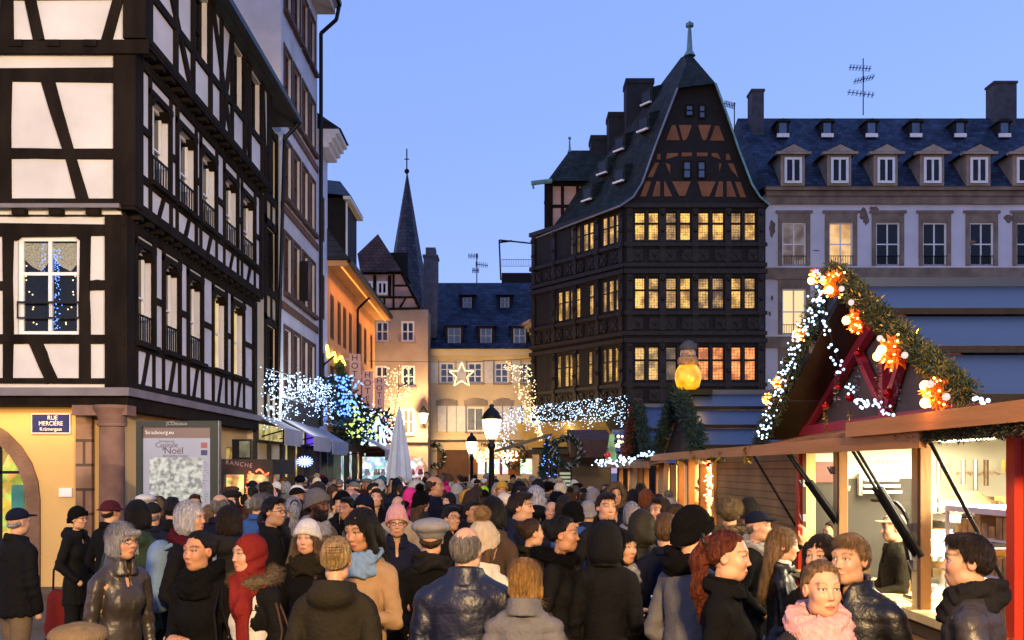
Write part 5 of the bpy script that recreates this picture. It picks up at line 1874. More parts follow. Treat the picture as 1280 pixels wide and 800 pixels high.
# interior fittings
m = MB()
m.box(5.1, 5.34, 6.3, 9.0, 1.7, 1.72); m.box(5.1, 5.34, 6.3, 9.0, 1.4, 1.42)
m.box(4.0, 4.7, 6.3, 10.0, .9, .95)
m.build('shelf', M_WHITEP, s1)
M_GOODS = [mat('pastry', (.50, .30, .10), .6, var=.4, scale=12), mat('paper_packets', (.55, .5, .42), .6, var=.4, scale=8), mat('dark_jars', (.10, .06, .03), .3, var=.5, scale=8), mat('green_packets', (.16, .22, .06), .5, var=.5, scale=8)]
fe = front(10.36)         # the stall's end wall, seen through its front
def ebox(x0, x1, y0, y1, d0, d1, mtl, name):
    a, b = fe.px(x0, y1), fe.px(x1, y0)
    m = MB()
    m.fbox(fe, a[0], b[0], a[1], b[1], d0, d1)
    return m.build(name, mtl, s1)
ebox(1008, 1142, 598, 720, .002, .03, M_BLACKP, 'dark_panel')
ebox(1016, 1054, 577, 603, .03, .05, emis('red_menu', (.8, .09, .03), .6, True, 'noise', (.65, .06, .02), 3), 'red_sign')
ebox(1016, 1054, 567, 577, .03, .05, M_WHITEP, 'sign_heading')
m = MB()
for i in range(22):
    a = fe.px(1078 + (i % 11) * 5 + random.uniform(-1, 1), 577 + (i // 11) * 14)
    m.fbox(fe, a[0] - .008, a[0] + random.uniform(-.004, .012), a[1] - random.uniform(.008, .022), a[1] + random.uniform(.008, .022), .002, .006)
m.build('faded_red_lettering', mat('faded_red', (.5, .30, .22), .8), s1)
m = MB()
for k_, (x0, x1) in enumerate(((1074, 1116), (1073, 1118), (1072, 1120))):
    a, b = fe.px(x0, 601 + k_ * 7.5), fe.px(x1, 598 + k_ * 7.5)
    m.fbox(fe, a[0], b[0], a[1], b[1], .12, .16)
a, b = fe.px(1070, 619), fe.px(1074, 592)
m.fbox(fe, a[0], b[0], a[1], b[1], .03, .1)
m.build('wall_rack', M_WHITEP, s1)
for (x0, x1, y0, y1, mt) in ((1150, 1262, 640, 648, M_WHITEP), (1150, 1262, 676, 682, M_WHITEP), (1150, 1255, 648, 675, M_BLACKP), (1152, 1235, 700, 707, M_WHITEP)): ebox(x0, x1, y0, y1, .3, .9, mt, 'shelf')
ebox(1176, 1200, 655, 668, .9, 1.0, mat('cardboard_box', (.42, .3, .16), .8), 'cardboard_box')
m = MB()
for i in range(26):
    a = fe.px(1196 + i * 2.1, 592 + random.uniform(-1.5, 1.5))
    m.fbox(fe, a[0] - .006, a[0] + random.uniform(-.002, .008), a[1] - random.uniform(.006, .02), a[1] + random.uniform(.006, .02), .002, .006)
m.build('faded_lettering', mat('faded_orange_print', (.42, .26, .14), .8), s1)
gm = [MB() for _ in range(4)]
for (yb, h0, h1) in ((640, 8, 20), (676, 8, 24), (700, 8, 18), (720, 10, 20)):
    x = 1150.
    while x < 1262:
        w_ = random.uniform(3, 8)
        a, b = fe.px(x, yb, .5), fe.px(x + w_, yb - random.uniform(h0, h1), .5)
        random.choice(gm).fbox(fe, a[0], b[0], a[1], b[1], .35, .5 + random.uniform(0, .2))
        x += w_ + random.uniform(.3, 3)
for x in (1160, 1172, 1190, 1205, 1218, 1240, 1252):
    a = fe.px(x, 575)
    gm[random.randrange(4)].bar(fe.p(a[0], a[1], .25), fe.p(a[0], a[1] - random.uniform(.12, .3), .25), .025, 8)
for q, mt in zip(gm, (M_GOODS[0], M_GOODS[1], M_GOODS[2], mat('steel_pans', (.3, .3, .3), .3, .8, var=.3))): q.build('stacked_goods', mt, s1, kind='stuff')
for (x, y, s_, mt) in ((1185, 628, .26, mat('brown_sack', (.22, .14, .07), .9, var=.5)), (1250, 632, .34, mat('grey_machine', (.20, .2, .2), .3, .6)), (1228, 650, .2, M_GREYM)):
    c = fe.px(x, y)
    m = MB()
    m.lathe(fe.p(c[0], c[1] - .3, .5), [(s_ * .8, 0), (s_, .1), (s_ * .9, .3), (s_ * .3, .42)], 12)
    m.build('cooking_pot', mt, s1)
# goods on the counter and shelves
m4 = [MB() for _ in M_GOODS]
for (x, z, y0, y1, n) in ((5.2, 1.72, 6.35, 8.4, 22), (5.2, 1.42, 6.35, 8.4, 22), (4.3, .95, 6.35, 9.8, 26), (3.2, 1.04, 6.3, 7.3, 10), (3.25, 1.04, 8.3, 10.1, 14)):
    for i in range(n):
        y = random.uniform(y0, y1)
        q = random.choice(m4)
        a, b, c = random.uniform(.04, .11), random.uniform(.04, .13), random.uniform(.06, .22)
        q.box(x - a / 2, x + a / 2, y, y + b, z, z + c)
for q, mt in zip(m4, M_GOODS): q.build('goods', mt, s1, kind='stuff')
m = MB()
for (z, dz) in ((1.06, .02), (1.34, .015), (1.58, .015)):
    m.box(3.12, 3.55, 6.35, 7.28, z, z + dz)
m.box(3.1, 3.12, 6.33, 6.36, 1.04, 1.75); m.box(3.1, 3.12, 7.28, 7.31, 1.04, 1.75); m.box(3.1, 3.6, 6.33, 7.31, 1.75, 1.79)
m.build('display_rack', M_WHITEP, s1)
m2 = MB()
for z in (1.08, 1.355, 1.595):
    for i in range(9): m2.box(3.15, 3.5, 6.38 + i * .1, 6.46 + i * .1, z, z + random.uniform(.04, .15))
m2.build('display_goods', M_GOODS[0], s1, kind='stuff')
# curved glass case with dark rim
m = MB()
arc = [(7.75 + .55 * (1 - math.cos(i / 10 * math.pi / 2)), 1.06 + .72 * math.sin(i / 10 * math.pi / 2)) for i in range(11)]
m.tube([(3.1, y, z) for y, z in arc] + [(3.1, 8.75, 1.78)], .016)
m.tube([(3.1, 7.75, 1.06), (3.1, 8.05, 1.06), (3.1, 7.68, 1.55)][:2], .016)
m.hexa([(3.08, 7.72, 1.06), (3.12, 7.72, 1.06), (3.12, 7.8, 1.06), (3.08, 7.8, 1.06), (3.08, 8.02, 1.6), (3.12, 8.02, 1.6), (3.12, 8.1, 1.6), (3.08, 8.1, 1.6)])
gc = m.build('glass_case_rim', M_BLACK, s1)
m = MB()
m.add([(3.1, y, z) for y, z in arc] + [(3.6, y, z) for y, z in arc], [(i, i + 1, 12 + i, 11 + i) for i in range(10)])
m.build('case_glass', M_PANE, gc)
# lamps inside
m = MB()
for y in (6.9, 9.6): m.box(4.2, 4.3, y - .5, y + .5, 2.30, 2.34)
m.build('tube_lamp', emis('stall_tube', (1, .84, .56), 14, True), s1)
area('lamp', (3.9, 7.0, 2.28), (0, 0, 0), .7, 1.6, 430, (1.0, .88, .60), s1)
area('lamp', (3.9, 9.3, 2.28), (0, 0, 0), .7, 1.2, 150, (1.0, .86, .55), s1)
# hanging fittings
m = MB()
for (y, L) in ((7.95, .38), (9.7, .42)):
    m.tube([(3.2, y, 2.3), (3.2, y, 2.3 - L), (3.2, y - .04, 2.26 - L), (3.2, y - .07, 2.3 - L)], .008)
m.build('hanging_hook', M_WHITEP, s1)
# fascia boards of the raised flap, gas struts
m = MB()
m.box(2.43, 2.47, 4.55, 7.40, 2.268, 2.372)
m.build('fascia', M_PLANKO, s1)
m = MB()
m.box(2.475, 2.52, 6.2, 17.6, 2.17, 2.275)
fa2 = solo(m, 'fascia_board', M_PLANKO, 'long low orange fascia board running along the stalls below the gable', 'board', (2.5, 6.2, 2.17))
m = MB()
m.hexa([(2.47, 4.6, 2.33), (3.0, 4.6, 2.36), (3.0, 10.4, 2.36), (2.52, 10.4, 2.24), (2.47, 4.6, 2.35), (3.0, 4.6, 2.38), (3.0, 10.4, 2.38), (2.52, 10.4, 2.27)])
m.build('flap', M_PINEB, s1)
def strut(y, x0, z0, x1, z1, dbl=True):
    m = MB()
    a, b = Vector((x0, y, z0)), Vector((x1, y, z1))
    for dy in ((-.05, .05) if dbl else (0,)):
        o = Vector((0, dy, 0))
        c = a.lerp(b, .38)
        m.bar(a + o, c + o, .012); m.bar(c + o, b + o, .026 if dbl else .012)
    if dbl: m.bar(a.lerp(b, .42) + Vector((0, -.06, 0)), a.lerp(b, .42) + Vector((0, .06, 0)), .02)
    m.build('flap_strut', M_BLACK, s1)
strut(7.47, 2.50, 2.21, 2.98, 1.42)
strut(9.3, 2.53, 2.2, 3.03, 1.5)
strut(6.1, 2.5, 2.2, 2.96, 1.33, False)
strut(10.6, 2.53, 2.2, 2.98, 1.45, False)
# fuzzy evergreen garland under the near flap
def garland(label, pts, r, n, mats=None, name='garland', leafL=.09):
    t = thing(name, label, 'garland', pts[len(pts) // 2])
    ms = [MB() for _ in (mats or [M_FIR])]
    P = [Vector(p) for p in pts]
    seg = [(P[i + 1] - P[i]).length for i in range(len(P) - 1)]
    for i in range(n):
        j = random.choices(range(len(seg)), seg)[0]
        q = random.random()
        c = P[j].lerp(P[j + 1], q)
        d = Vector((random.gauss(0, 1), random.gauss(0, 1), random.gauss(0, 1))).normalized()
        ms[i % len(ms)].leaf(c + d * r * random.random() ** .6, d * .6 + Vector((random.gauss(0, 1), random.gauss(0, 1), random.gauss(0, 1))), leafL * random.uniform(.6, 1.3), leafL * .22)
    for q, mt in zip(ms, mats or [M_FIR]): q.build('needles', mt, t)
    return t
garland('dry brown evergreen garland hanging under the orange fascia of the nearest stall', [(2.46, 4.6, 2.245), (2.5, 5.5, 2.24), (2.52, 6.6, 2.24)], .042, 4000, [mat('dry_green', (.05, .04, .018), .8, var=.5), M_FIR], leafL=.03)
# gable ornament: evergreen garland, orange bows, white lights
apx = Vector((2.56, 8.08, 3.58))
lf, rt_ = Vector((2.56, 10.45, 2.28)), Vector((2.56, 5.75, 2.45))
M_GOLDL = mat('gold_tinsel', (.40, .28, .05), .3, .7, var=.5, scale=20)
M_FIRB = mat('blue_fir', (.022, .05, .042), .7, var=.6, scale=5)
M_OLIVE = mat('olive_fir', (.07, .065, .018), .7, var=.6, scale=5)
gar = garland('bushy evergreen and gold garland along the near slope of the stall gable', [apx, apx.lerp(rt_, .5) + Vector((0, 0, -.02)), rt_], .088, 15000, [M_FIR, M_OLIVE, M_FIRB, M_FIR, M_OLIVE, M_GOLDL], leafL=.042)
garland('thin evergreen garland along the far slope of the stall gable', [apx, apx.lerp(lf, .5), lf], .085, 6500, [M_FIR, M_FIRB, M_OLIVE], leafL=.05)
M_BOW = mat('orange_ribbon', (.75, .16, .02), .5, var=.25, scale=9)
def bow(c, r, label, nb, n=480):
    t = thing('orange_bow', label, 'bow', c, 'orange bows on the stall gable')
    c = Vector(c)
    m = MB()
    for i in range(n):
        d = Vector((random.gauss(-.3, .7), random.gauss(0, 1), random.gauss(0, 1))).normalized()
        m.leaf(c + d * r * random.uniform(.1, .6), d * .5 + Vector((random.gauss(0, 1), random.gauss(0, 1), random.gauss(0, 1))), r * random.uniform(.25, .5), r * .12)
    m.build('ribbon', M_BOW, t)
    m = MB()
    for i in range(nb):
        d = Vector((-1, random.uniform(-.9, .9), random.uniform(-.9, .9))).normalized()
        m.ball(c + d * r * .75, .030, 10, 8)
    for i in range(26):
        d = Vector((random.gauss(-.5, .5), random.gauss(0, 1), random.gauss(0, 1))).normalized()
        m.ball(c + d * r * random.uniform(.4, .8), .008, 6, 4)
    m.build('bulbs', L_BULBO, t, True)
    point('lamp', c + Vector((-r * .9, 0, 0)), 5, (1.0, .36, .06), .05, t)
bw = [(1022, 345, .08, 1, 'small orange bow at the very tip of the stall gable'), (1046, 356, .14, 2, 'orange ribbon bow with two bulbs just below the gable tip'), (1074, 402, .12, 1, 'orange bow with one bulb on the upper garland slope'), (1120, 440, .155, 2, 'largest orange ribbon bow halfway down the garland'), (1176, 492, .13, 2, 'lowest orange bow by the fascia board with two bulbs')]
for (x, y, r, nb, lb) in bw:
    d = 2.5 * F / (x - CX)
    bow(at(x, y, d), r, lb, nb)
for (x, y, lb) in ((973, 478, 'orange bow low on the far slope of the gable'), (1001, 418, 'slim orange bow midway up the far slope of the gable'), (961, 500, 'lowest orange bow on the far slope of the gable')):
    bow(at(x, y, 2.5 * F / (x - CX)), .085, lb, 0, 140)
M_PEARL = emis('pearl_bulb', (1, .78, .72), .95, False)
m = MB()
for (x, y) in ((1052, 361), (1100, 423), (1131, 444), (1183, 496), (1163, 480), (1064, 378)): m.ball(at(x, y, 2.42 * F / (x - CX)), .021, 10, 8)
m.build('pearl_bulb', M_PEARL, gar, True)
def lightstring(label, pts, n, r, jit, mtl=L_BULB):
    t = thing('fairy_light_string', label, 'fairy lights', pts[0])
    m = MB()
    P = [Vector(p) for p in pts]
    seg = [(P[i + 1] - P[i]).length for i in range(len(P) - 1)]
    for i in range(n):
        j = random.choices(range(len(seg)), seg)[0]
        c = P[j].lerp(P[j + 1], random.random())
        m.ball(c + Vector((random.gauss(0, jit) - .03, random.gauss(0, jit), random.gauss(0, jit))), r * random.uniform(.8, 1.2), 6, 4)
    m.build('bulbs', mtl, t, kind='stuff')
    m = MB()
    m.tube(P, .004, 4)
    m.build('wire', M_BLACK, t)
    return t
def gp(x, y, X=2.5): return at(x, y, X * F / (x - CX))
lightstring('cold white bulbs down the far slope of the stall gable', [gp(1030, 368), gp(1000, 430), gp(975, 500), gp(955, 548)], 135, .0095, .035)
lightstring('cold white bulbs draped inside the gable down to the crimson post', [gp(1028, 352), gp(1034, 400, 2.6), gp(1046, 445, 2.7), gp(1062, 478, 2.75), gp(1078, 505, 2.8), gp(1095, 505, 2.8), gp(1112, 510, 2.8), gp(1122, 520, 2.8)], 70, .0105, .02)
lightstring('few white bulbs at the near foot of the gable garland', [gp(1216, 492, 2.5), gp(1240, 504, 2.5)], 6, .0115, .012)
lightstring('blue white bulbs at the tip of the gable', [gp(1024, 338, 2.5), gp(1044, 344, 2.5)], 7, .010, .02, L_BULBB)
M_BAUB = mat('red_bauble', (.45, .01, .015), .08, .6, var=.05)
for (x, y, r, lb) in ((1073, 442, .032, 'small red bauble under the garland'), (1062, 497, .035, 'red bauble with gold chain hanging in the gable'), (1032, 508, .03, 'red bauble at the foot of the crimson beam'), (1110, 492, .04, 'dark red heart bauble beside the crimson post'), (1048, 484, .03, 'small maroon bauble by the slanted crimson beam')):
    c = gp(x, y, 2.8)
    t = thing('bauble', lb, 'bauble', c, 'baubles in the stall gable')
    m = MB()
    m.ball(c, r, 12, 10)
    m.build('glass_ball', M_BAUB, t, True)
    m = MB()
    m.bar(c, c + Vector((0, 0, r * 1.3)), .006)
    m.build('cap', M_GOLDL, t)
for (x, y0, y1, mt, lb) in ((1046, 470, 510, M_GREYM, 'silver tinsel icicle'), (1062, 512, 540, M_GOLDL, 'gold tinsel icicle nearest the fascia'), (1032, 510, 540, M_GOLDL, 'gold tinsel icicle beside the slanted beam'), (1072, 452, 505, M_GREYM, 'long silver tinsel strand'), (1097, 455, 500, M_GOLDL, 'gold tinsel strand right of the crimson post'), (1122, 470, 505, M_GREYM, 'thin silver tinsel strand far right in the gable')):
    a, b = gp(x, y0, 2.78), gp(x, y1, 2.78)
    m = MB()
    for i in range(40):
        c = a.lerp(b, i / 40)
        m.leaf(c, (random.gauss(0, 1), random.gauss(0, 1), random.gauss(0, .4)), .035, .012)
    solo(m, 'tinsel', mt, lb + ' hanging in the stall gable', 'tinsel', a, 'tinsel in the stall gable')

# --- plank wall and second stall
m = MB()
m.box(XP, XP + .05, 10.5, 14.65, 0, 2.22)
solo(m, 'plank_wall', M_PLANKW, 'closed wall of horizontal brown planks between the first two stalls', 'plank wall', (XP, 12.5, 0))
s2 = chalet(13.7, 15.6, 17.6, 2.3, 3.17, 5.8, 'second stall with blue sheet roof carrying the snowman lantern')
m = MB()
for y in (14.75, 15.75, 16.75, 17.7): m.box(XP - .04, XP + .06, y - .07, y + .07, 0, 2.2)
m.build('post', mat('orange_pine', (.50, .22, .07), .6, var=.2), s2)
m = MB()
m.box(4.3, 4.35, 14.7, 17.7, 0, 2.25); m.box(XP, 4.3, 14.68, 14.72, 0, 2.25)
m.build('rear_wall', M_PINE, s2)
m = MB()
m.box(XP - .03, XP + .1, 14.8, 17.7, 0, 1.)
m.build('counter', M_PLANKW, s2)
ms = [MB(), MB(), MB()]
for i in range(160): random.choice(ms).ball((XP + random.uniform(.1, 1.0), random.uniform(14.9, 17.6), random.uniform(1.05, 2.1)), random.uniform(.03, .07), 6, 5)
for q, mt in zip(ms, (M_BAUB, M_WHITEP, M_GOLDL)): q.build('ornament', mt, s2, kind='stuff')
area('lamp', (3.6, 16.2, 2.2), (0, 0, 0), .5, 2., 120, (1, .62, .25), s2)
m = MB()
for i in range(70): m.octa((XP - .1 + random.gauss(0, .04), 14.75 + random.gauss(0, .05), random.uniform(1.2, 2.15)), .016)
m.build('fairy_lights', L_BULBW, s2, kind='stuff')
for (y, z) in ((11.9, 2.2), (12.4, 2.19), (13.4, 2.19), (14.4, 2.18), (10.7, 2.2), (14.9, 2.18)):
    m = MB()
    for i in range(8): m.leaf((2.49, y, z), (random.gauss(0, .4), random.gauss(0, 1), random.gauss(-.4, .6)), .12, .07)
    solo(m, 'gold_bow', M_GOLDL, {11.9: 'gold bow on the fascia above the middle of the plank wall', 12.4: 'gold bow just left of the plank wall middle', 13.4: 'gold bow above the left half of the plank wall', 14.4: 'gold bow near the end of the plank wall', 10.7: 'gold bow above the red corner post of the nearest stall', 14.9: 'gold bow above the orange posts of the second stall'}[y], 'bow', (2.49, y, z), 'gold bows under the fascia')
garland('dark fir garland along the near slope of the second stall gable', [(2.6, 15.6, 3.22), (2.58, 14.6, 2.8), (2.58, 13.7, 2.3)], .13, 4200, [M_FIR, M_FIRB], leafL=.08)
garland('dark fir garland along the far slope of the second stall gable', [(2.6, 15.6, 3.22), (2.58, 16.6, 2.75), (2.58, 17.6, 2.3)], .10, 3200, [M_FIR, M_FIRB], leafL=.08)
m = MB()
m.add([(XP - .3, 13.9, 2.3), (XP - .3, 17.4, 2.3), (XP - .3, 15.6, 3.1)], [(0, 1, 2)])
m.build('gable_board', M_DARK, s2)
lightstring('cold bulbs along the fascia of the second stall', [(2.46, 17.2, 2.31), (2.46, 18.5, 2.28)], 16, .018, .03)
# snowman lantern
sl = thing('snowman_lantern', 'glowing yellow snowman lantern with grey hat and scarf on the second stall roof', 'lantern', (2.8, 15.55, 3.2))
c = at(860, 487, 15.4)
m = MB()
m.lathe((c.x, c.y, c.z), [(.10, 0), (.165, .04), (.195, .16), (.18, .28), (.13, .36)], 20)
m.build('belly', emis('snowman_glow', (1, .52, .02), 1.35, True, 'noise', (.75, .28, .0), 7), sl, True)
m = MB()
m.lathe((c.x, c.y, c.z + .34), [(.12, 0), (.16, .06), (.15, .12), (.11, .16)], 16)
m.build('scarf', mat('tan_scarf', (.36, .2, .09), .9, var=.5, scale=20), sl, True)
m = MB()
m.ball((c.x, c.y, c.z + .53), .115, 14, 10)
m.build('head', emis('snowman_face', (.85, .45, .22), .55, True, 'noise', (.3, .14, .08), 14), sl, True)
m = MB()
m.lathe((c.x + .01, c.y + .02, c.z + .58), [(.13, 0), (.135, .04), (.12, .08), (.06, .14), (.01, .155)], 14)
m.ball((c.x + .11, c.y, c.z + .66), .03)
m.build('hat', mat('grey_felt', (.06, .06, .07), .9), sl, True)
m = MB()
m.bar((c.x - .02, c.y - .1, c.z + .53), (c.x - .05, c.y - .18, c.z + .52), .018, 6, .004)
m.build('nose', M_BOW, sl)
point('lamp', (c.x + .1, c.y - .3, c.z + .1), 5, (1, .6, .1), .1, sl)
m = MB()
a, b = at(848, 494, 15.5), at(889, 487, 15.5)
m.box(a.x, b.x, 15.4, 15.75, a.z, b.z)
m.build('base_board', M_DARK, sl)
# --- third and fourth stalls, further counters
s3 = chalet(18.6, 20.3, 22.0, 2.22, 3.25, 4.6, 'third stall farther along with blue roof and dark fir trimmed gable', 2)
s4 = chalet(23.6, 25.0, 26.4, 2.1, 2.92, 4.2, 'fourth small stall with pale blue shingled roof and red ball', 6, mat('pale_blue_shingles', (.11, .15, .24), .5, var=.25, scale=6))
M_WARMP = mat('pale_board', (.62, .45, .24), .7, var=.15, stretch=(1, 1, .2))
for (st, y0, y1) in ((s3, 18.5, 22.2), (s4, 23.0, 27.)):
    m = MB()
    m.box(4.0, 4.06, y0, y1, 0, 2.2)
    m.build('rear_wall', M_WARMP, st)
    m = MB()
    m.box(XP, XP + .1, y0, y1, 0, .95)
    m.build('counter', M_PLANKW, st)
    m = MB()
    for y in (y0 + .1, (y0 + y1) / 2, y1 - .1): m.box(XP - .03, XP + .07, y - .08, y + .08, .95, 2.1)
    m.build('post', M_PINEB, st)
    m = MB()
    m.hexa([(XP - .1, y0 + .7, 1.0), (XP, y0 + .7, 1.0), (XP, y0 + 1.3, 1.0), (XP - .1, y0 + 1.3, 1.0), (XP - .1, y0 + .35, 2.15), (XP, y0 + .35, 2.15), (XP, y0 + .95, 2.15), (XP - .1, y0 + .95, 2.15)])
    m.build('tilted_panel', M_WARMP, st)
    area('lamp', (3.4, (y0 + y1) / 2, 2.1), (0, R(-15), 0), .4, 2.4, 150, (1, .68, .32), st)
    m = MB()
    m.box(2.5, 2.56, y0 - .3, y1 + .6, 2.05, 2.17)
    m.build('fascia', M_PINEB, st)
    m = MB()
    m.hexa([(2.56, y0 - .3, 2.1), (3.0, y0 - .3, 2.2), (3.0, y1 + .6, 2.2), (2.56, y1 + .6, 2.1), (2.56, y0 - .3, 2.13), (3.0, y0 - .3, 2.23), (3.0, y1 + .6, 2.23), (2.56, y1 + .6, 2.13)])
    m.build('flap', M_PINEB, st)
garland('dark fir garland on the near slope of the third stall gable', [(2.6, 20.3, 3.3), (2.58, 18.7, 2.3)], .11, 2400, [M_FIR, M_FIRB], leafL=.09)
garland('dark fir garland with red bits on the far slope of the third stall gable', [(2.6, 20.3, 3.3), (2.58, 22.0, 2.25)], .13, 2600, [M_FIR, M_OLIVE, mat('red_bits', (.3, .02, .02), .5)], leafL=.09)
m = MB()
m.add([(XP - .2, 18.7, 2.25), (XP - .2, 21.9, 2.25), (XP - .2, 20.3, 3.2)], [(0, 1, 2)])
m.build('gable_board', M_DARK, s3)
lightstring('golden bulbs up the near slope of the fourth stall', [(2.5, 22.4, 2.25), (2.5, 22.0, 2.7)], 14, .03, .03, L_BULBW)
lightstring('mixed white bulbs along the fascia of the third and fourth stalls', [(2.46, 18.6, 2.2), (2.44, 27.5, 2.19)], 60, .022, .05)
t = thing('bauble', 'big red ball in front of the green lit side of the fourth stall', 'bauble', at(759, 571, 24.5))
m = MB()
m.ball(at(760, 569, 24.4), .075, 12, 8)
m.build('glass_ball', emis('red_ball_glow', (.7, .02, .02), .7), t, True)
m = MB()
m.bar(at(760, 566, 24.4), at(760, 560, 24.4), .01)
m.build('hook', M_BLACK, t)
m = MB()
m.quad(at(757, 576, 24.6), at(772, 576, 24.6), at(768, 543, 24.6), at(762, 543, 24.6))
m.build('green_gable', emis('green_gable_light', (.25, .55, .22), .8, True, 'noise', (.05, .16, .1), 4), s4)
# brown menu canopy with big wreath by the restaurant corner
t = thing('menu_kiosk', 'brown roofed restaurant kiosk with lit green menu board below the big wreath', 'kiosk', at(708, 640, 34) * Vector((1, 1, 0)))
m = MB()
a, b = at(712, 572, 33), at(764, 547, 33)
m.hexa([(a.x, 32.4, a.z), (b.x, 32.4, a.z), (b.x, 34.5, a.z + .4), (a.x, 34.5, a.z + .4), (a.x, 32.4, b.z - .1), (b.x, 32.4, b.z - .1), (b.x, 34.5, b.z + .3), (a.x, 34.5, b.z + .3)])
m.build('canopy', mat('brown_canopy', (.07, .035, .025), .8), t)
m = MB()
a, b = at(697, 650, 33), at(715, 586, 33)
m.box(a.x, b.x, 32.9, 33.1, 0, b.z)
m.build('board_case', M_SHF, t)
m = MB()
for i in range(7):
    z = b.z - .15 - i * .12
    m.box(a.x + .06, b.x - .06, 32.88, 32.895, z - .035, z + .035)
m.build('menu_lines', emis('menu_green', (.45, .55, .35), .7, True), t)
wreath(at(708, 565, 32.3).x, at(708, 565, 32.3).z, 0, front(32.3), .42, 'big dark wreath with silver leaves above the green menu board', (M_FIR, M_SILV), n=420)
t = thing('christmas_tree', 'small christmas tree glittering with blue lights at the corner of the carved house', 'christmas tree', at(688, 640, 38) * Vector((1, 1, 0)))
c = at(688, 600, 38)
m = MB()
m.bar((c.x, 38, 0), (c.x, 38, 3.0), .06, 8, .01)
m.build('trunk', M_TIMBER, t)
m, m2 = MB(), MB()
for i in range(2200):
    q = random.random() ** .7
    z = 3.2 - 2.7 * q
    r_ = .06 + .62 * q * random.uniform(.3, 1)
    th = random.random() * 6.283
    m.leaf((c.x + r_ * math.cos(th), 38 + r_ * math.sin(th), z), (math.cos(th), math.sin(th), -.2 + random.gauss(0, .3)), .2, .05)
    if i < 130: m2.octa((c.x + (r_ + .1) * math.cos(th), 38 + (r_ + .1) * math.sin(th), z), .03)
m.build('branches', M_FIRB, t)
m2.build('bulbs', L_BULBB, t, kind='stuff')
t = thing('awning', 'long thin beige awning slanting over the end of the street', 'awning', at(640, 570, 42))
m = MB()
m.hexa([at(618, 566, 44), at(680, 548, 40), at(690, 545, 46), at(640, 560, 48), at(618, 562, 44), at(680, 544, 40), at(690, 541, 46), at(640, 556, 48)])
m.build('cloth', mat('beige_awning', (.22, .19, .15), .85), t)
# ================================================================== people: implicit surfaces meshed by surface nets
def snet(xs, ys, zs, Fv):
    S = Fv < 0
    u8 = S.astype(np.uint8)
    c = sum(u8[i:u8.shape[0] - 1 + i, j:u8.shape[1] - 1 + j, k:u8.shape[2] - 1 + k] for i in (0, 1) for j in (0, 1) for k in (0, 1))
    mask = (c > 0) & (c < 8)
    I, J, Kk = np.nonzero(mask)
    n = len(I)
    idx = np.full(mask.shape, -1, np.int32)
    idx[mask] = np.arange(n)
    acc = np.zeros((n, 3), np.float32)
    cnt = np.zeros(n, np.float32)
    for ax in range(3):
        for a in (0, 1):
            for b in (0, 1):
                o0 = [a, b]
                o0.insert(ax, 0)
                o1 = list(o0)
                o1[ax] = 1
                f0 = Fv[I + o0[0], J + o0[1], Kk + o0[2]]
                f1 = Fv[I + o1[0], J + o1[1], Kk + o1[2]]
                m = (f0 < 0) != (f1 < 0)
                t = np.where(m, f0 / np.where(m, f0 - f1, 1), 0)
                p = np.empty((n, 3), np.float32)
                p[:] = o0
                p[:, ax] = t
                acc[m] += p[m]
                cnt[m] += 1
    acc /= np.maximum(cnt, 1)[:, None]
    V = np.empty((n, 3), np.float32)
    for ax, (g, q) in enumerate(((xs, I), (ys, J), (zs, Kk))):
        V[:, ax] = g[q] + (g[q + 1] - g[q]) * acc[:, ax]
    Q = []
    def emit(i, j, k, offs, s):
        q = np.stack([idx[i + a, j + b, k + c_] for a, b, c_ in offs], 1)
        q[~s] = q[~s][:, ::-1]
        Q.append(q)
    i, j, k = np.nonzero(S[:-1, 1:-1, 1:-1] != S[1:, 1:-1, 1:-1]); j += 1; k += 1
    emit(i, j, k, ((0, -1, -1), (0, 0, -1), (0, 0, 0), (0, -1, 0)), S[i, j, k])
    i, j, k = np.nonzero(S[1:-1, :-1, 1:-1] != S[1:-1, 1:, 1:-1]); i += 1; k += 1
    emit(i, j, k, ((-1, 0, -1), (-1, 0, 0), (0, 0, 0), (0, 0, -1)), S[i, j, k])
    i, j, k = np.nonzero(S[1:-1, 1:-1, :-1] != S[1:-1, 1:-1, 1:]); i += 1; j += 1
    emit(i, j, k, ((-1, -1, 0), (0, -1, 0), (0, 0, 0), (-1, 0, 0)), S[i, j, k])
    return V, np.concatenate(Q)
def npmesh(name, V, Q, mtl, col=None):
    me = bpy.data.meshes.new(name)
    me.vertices.add(len(V))
    me.vertices.foreach_set('co', V.astype(np.float32).ravel())
    me.loops.add(4 * len(Q))
    me.loops.foreach_set('vertex_index', Q.astype(np.int32).ravel())
    me.polygons.add(len(Q))
    me.polygons.foreach_set('loop_start', np.arange(0, 4 * len(Q), 4, dtype=np.int32))
    me.polygons.foreach_set('use_smooth', np.ones(len(Q), bool))
    me.update(calc_edges=True)
    if col is not None:
        a = me.color_attributes.new('Col', 'FLOAT_COLOR', 'POINT')
        a.data.foreach_set('color', np.concatenate([col, np.ones((len(col), 1))], 1).astype(np.float32).ravel())
    me.materials.append(mtl)
    return me
def axis(lo, hi, coarse, fine=()):
    """grid line positions: coarse steps, with finer steps inside the given (a, b, step) bands"""
    out_, x = [lo], lo
    while x < hi:
        s = coarse
        for a, b, st in fine:
            if a - 1e-6 <= x < b: s = min(s, st)
            elif x < a < x + s: s = min(s, max(a - x, st))
        x += s
        out_.append(x)
    return np.array(out_, np.float32)
I3 = np.eye(3, dtype=np.float32)
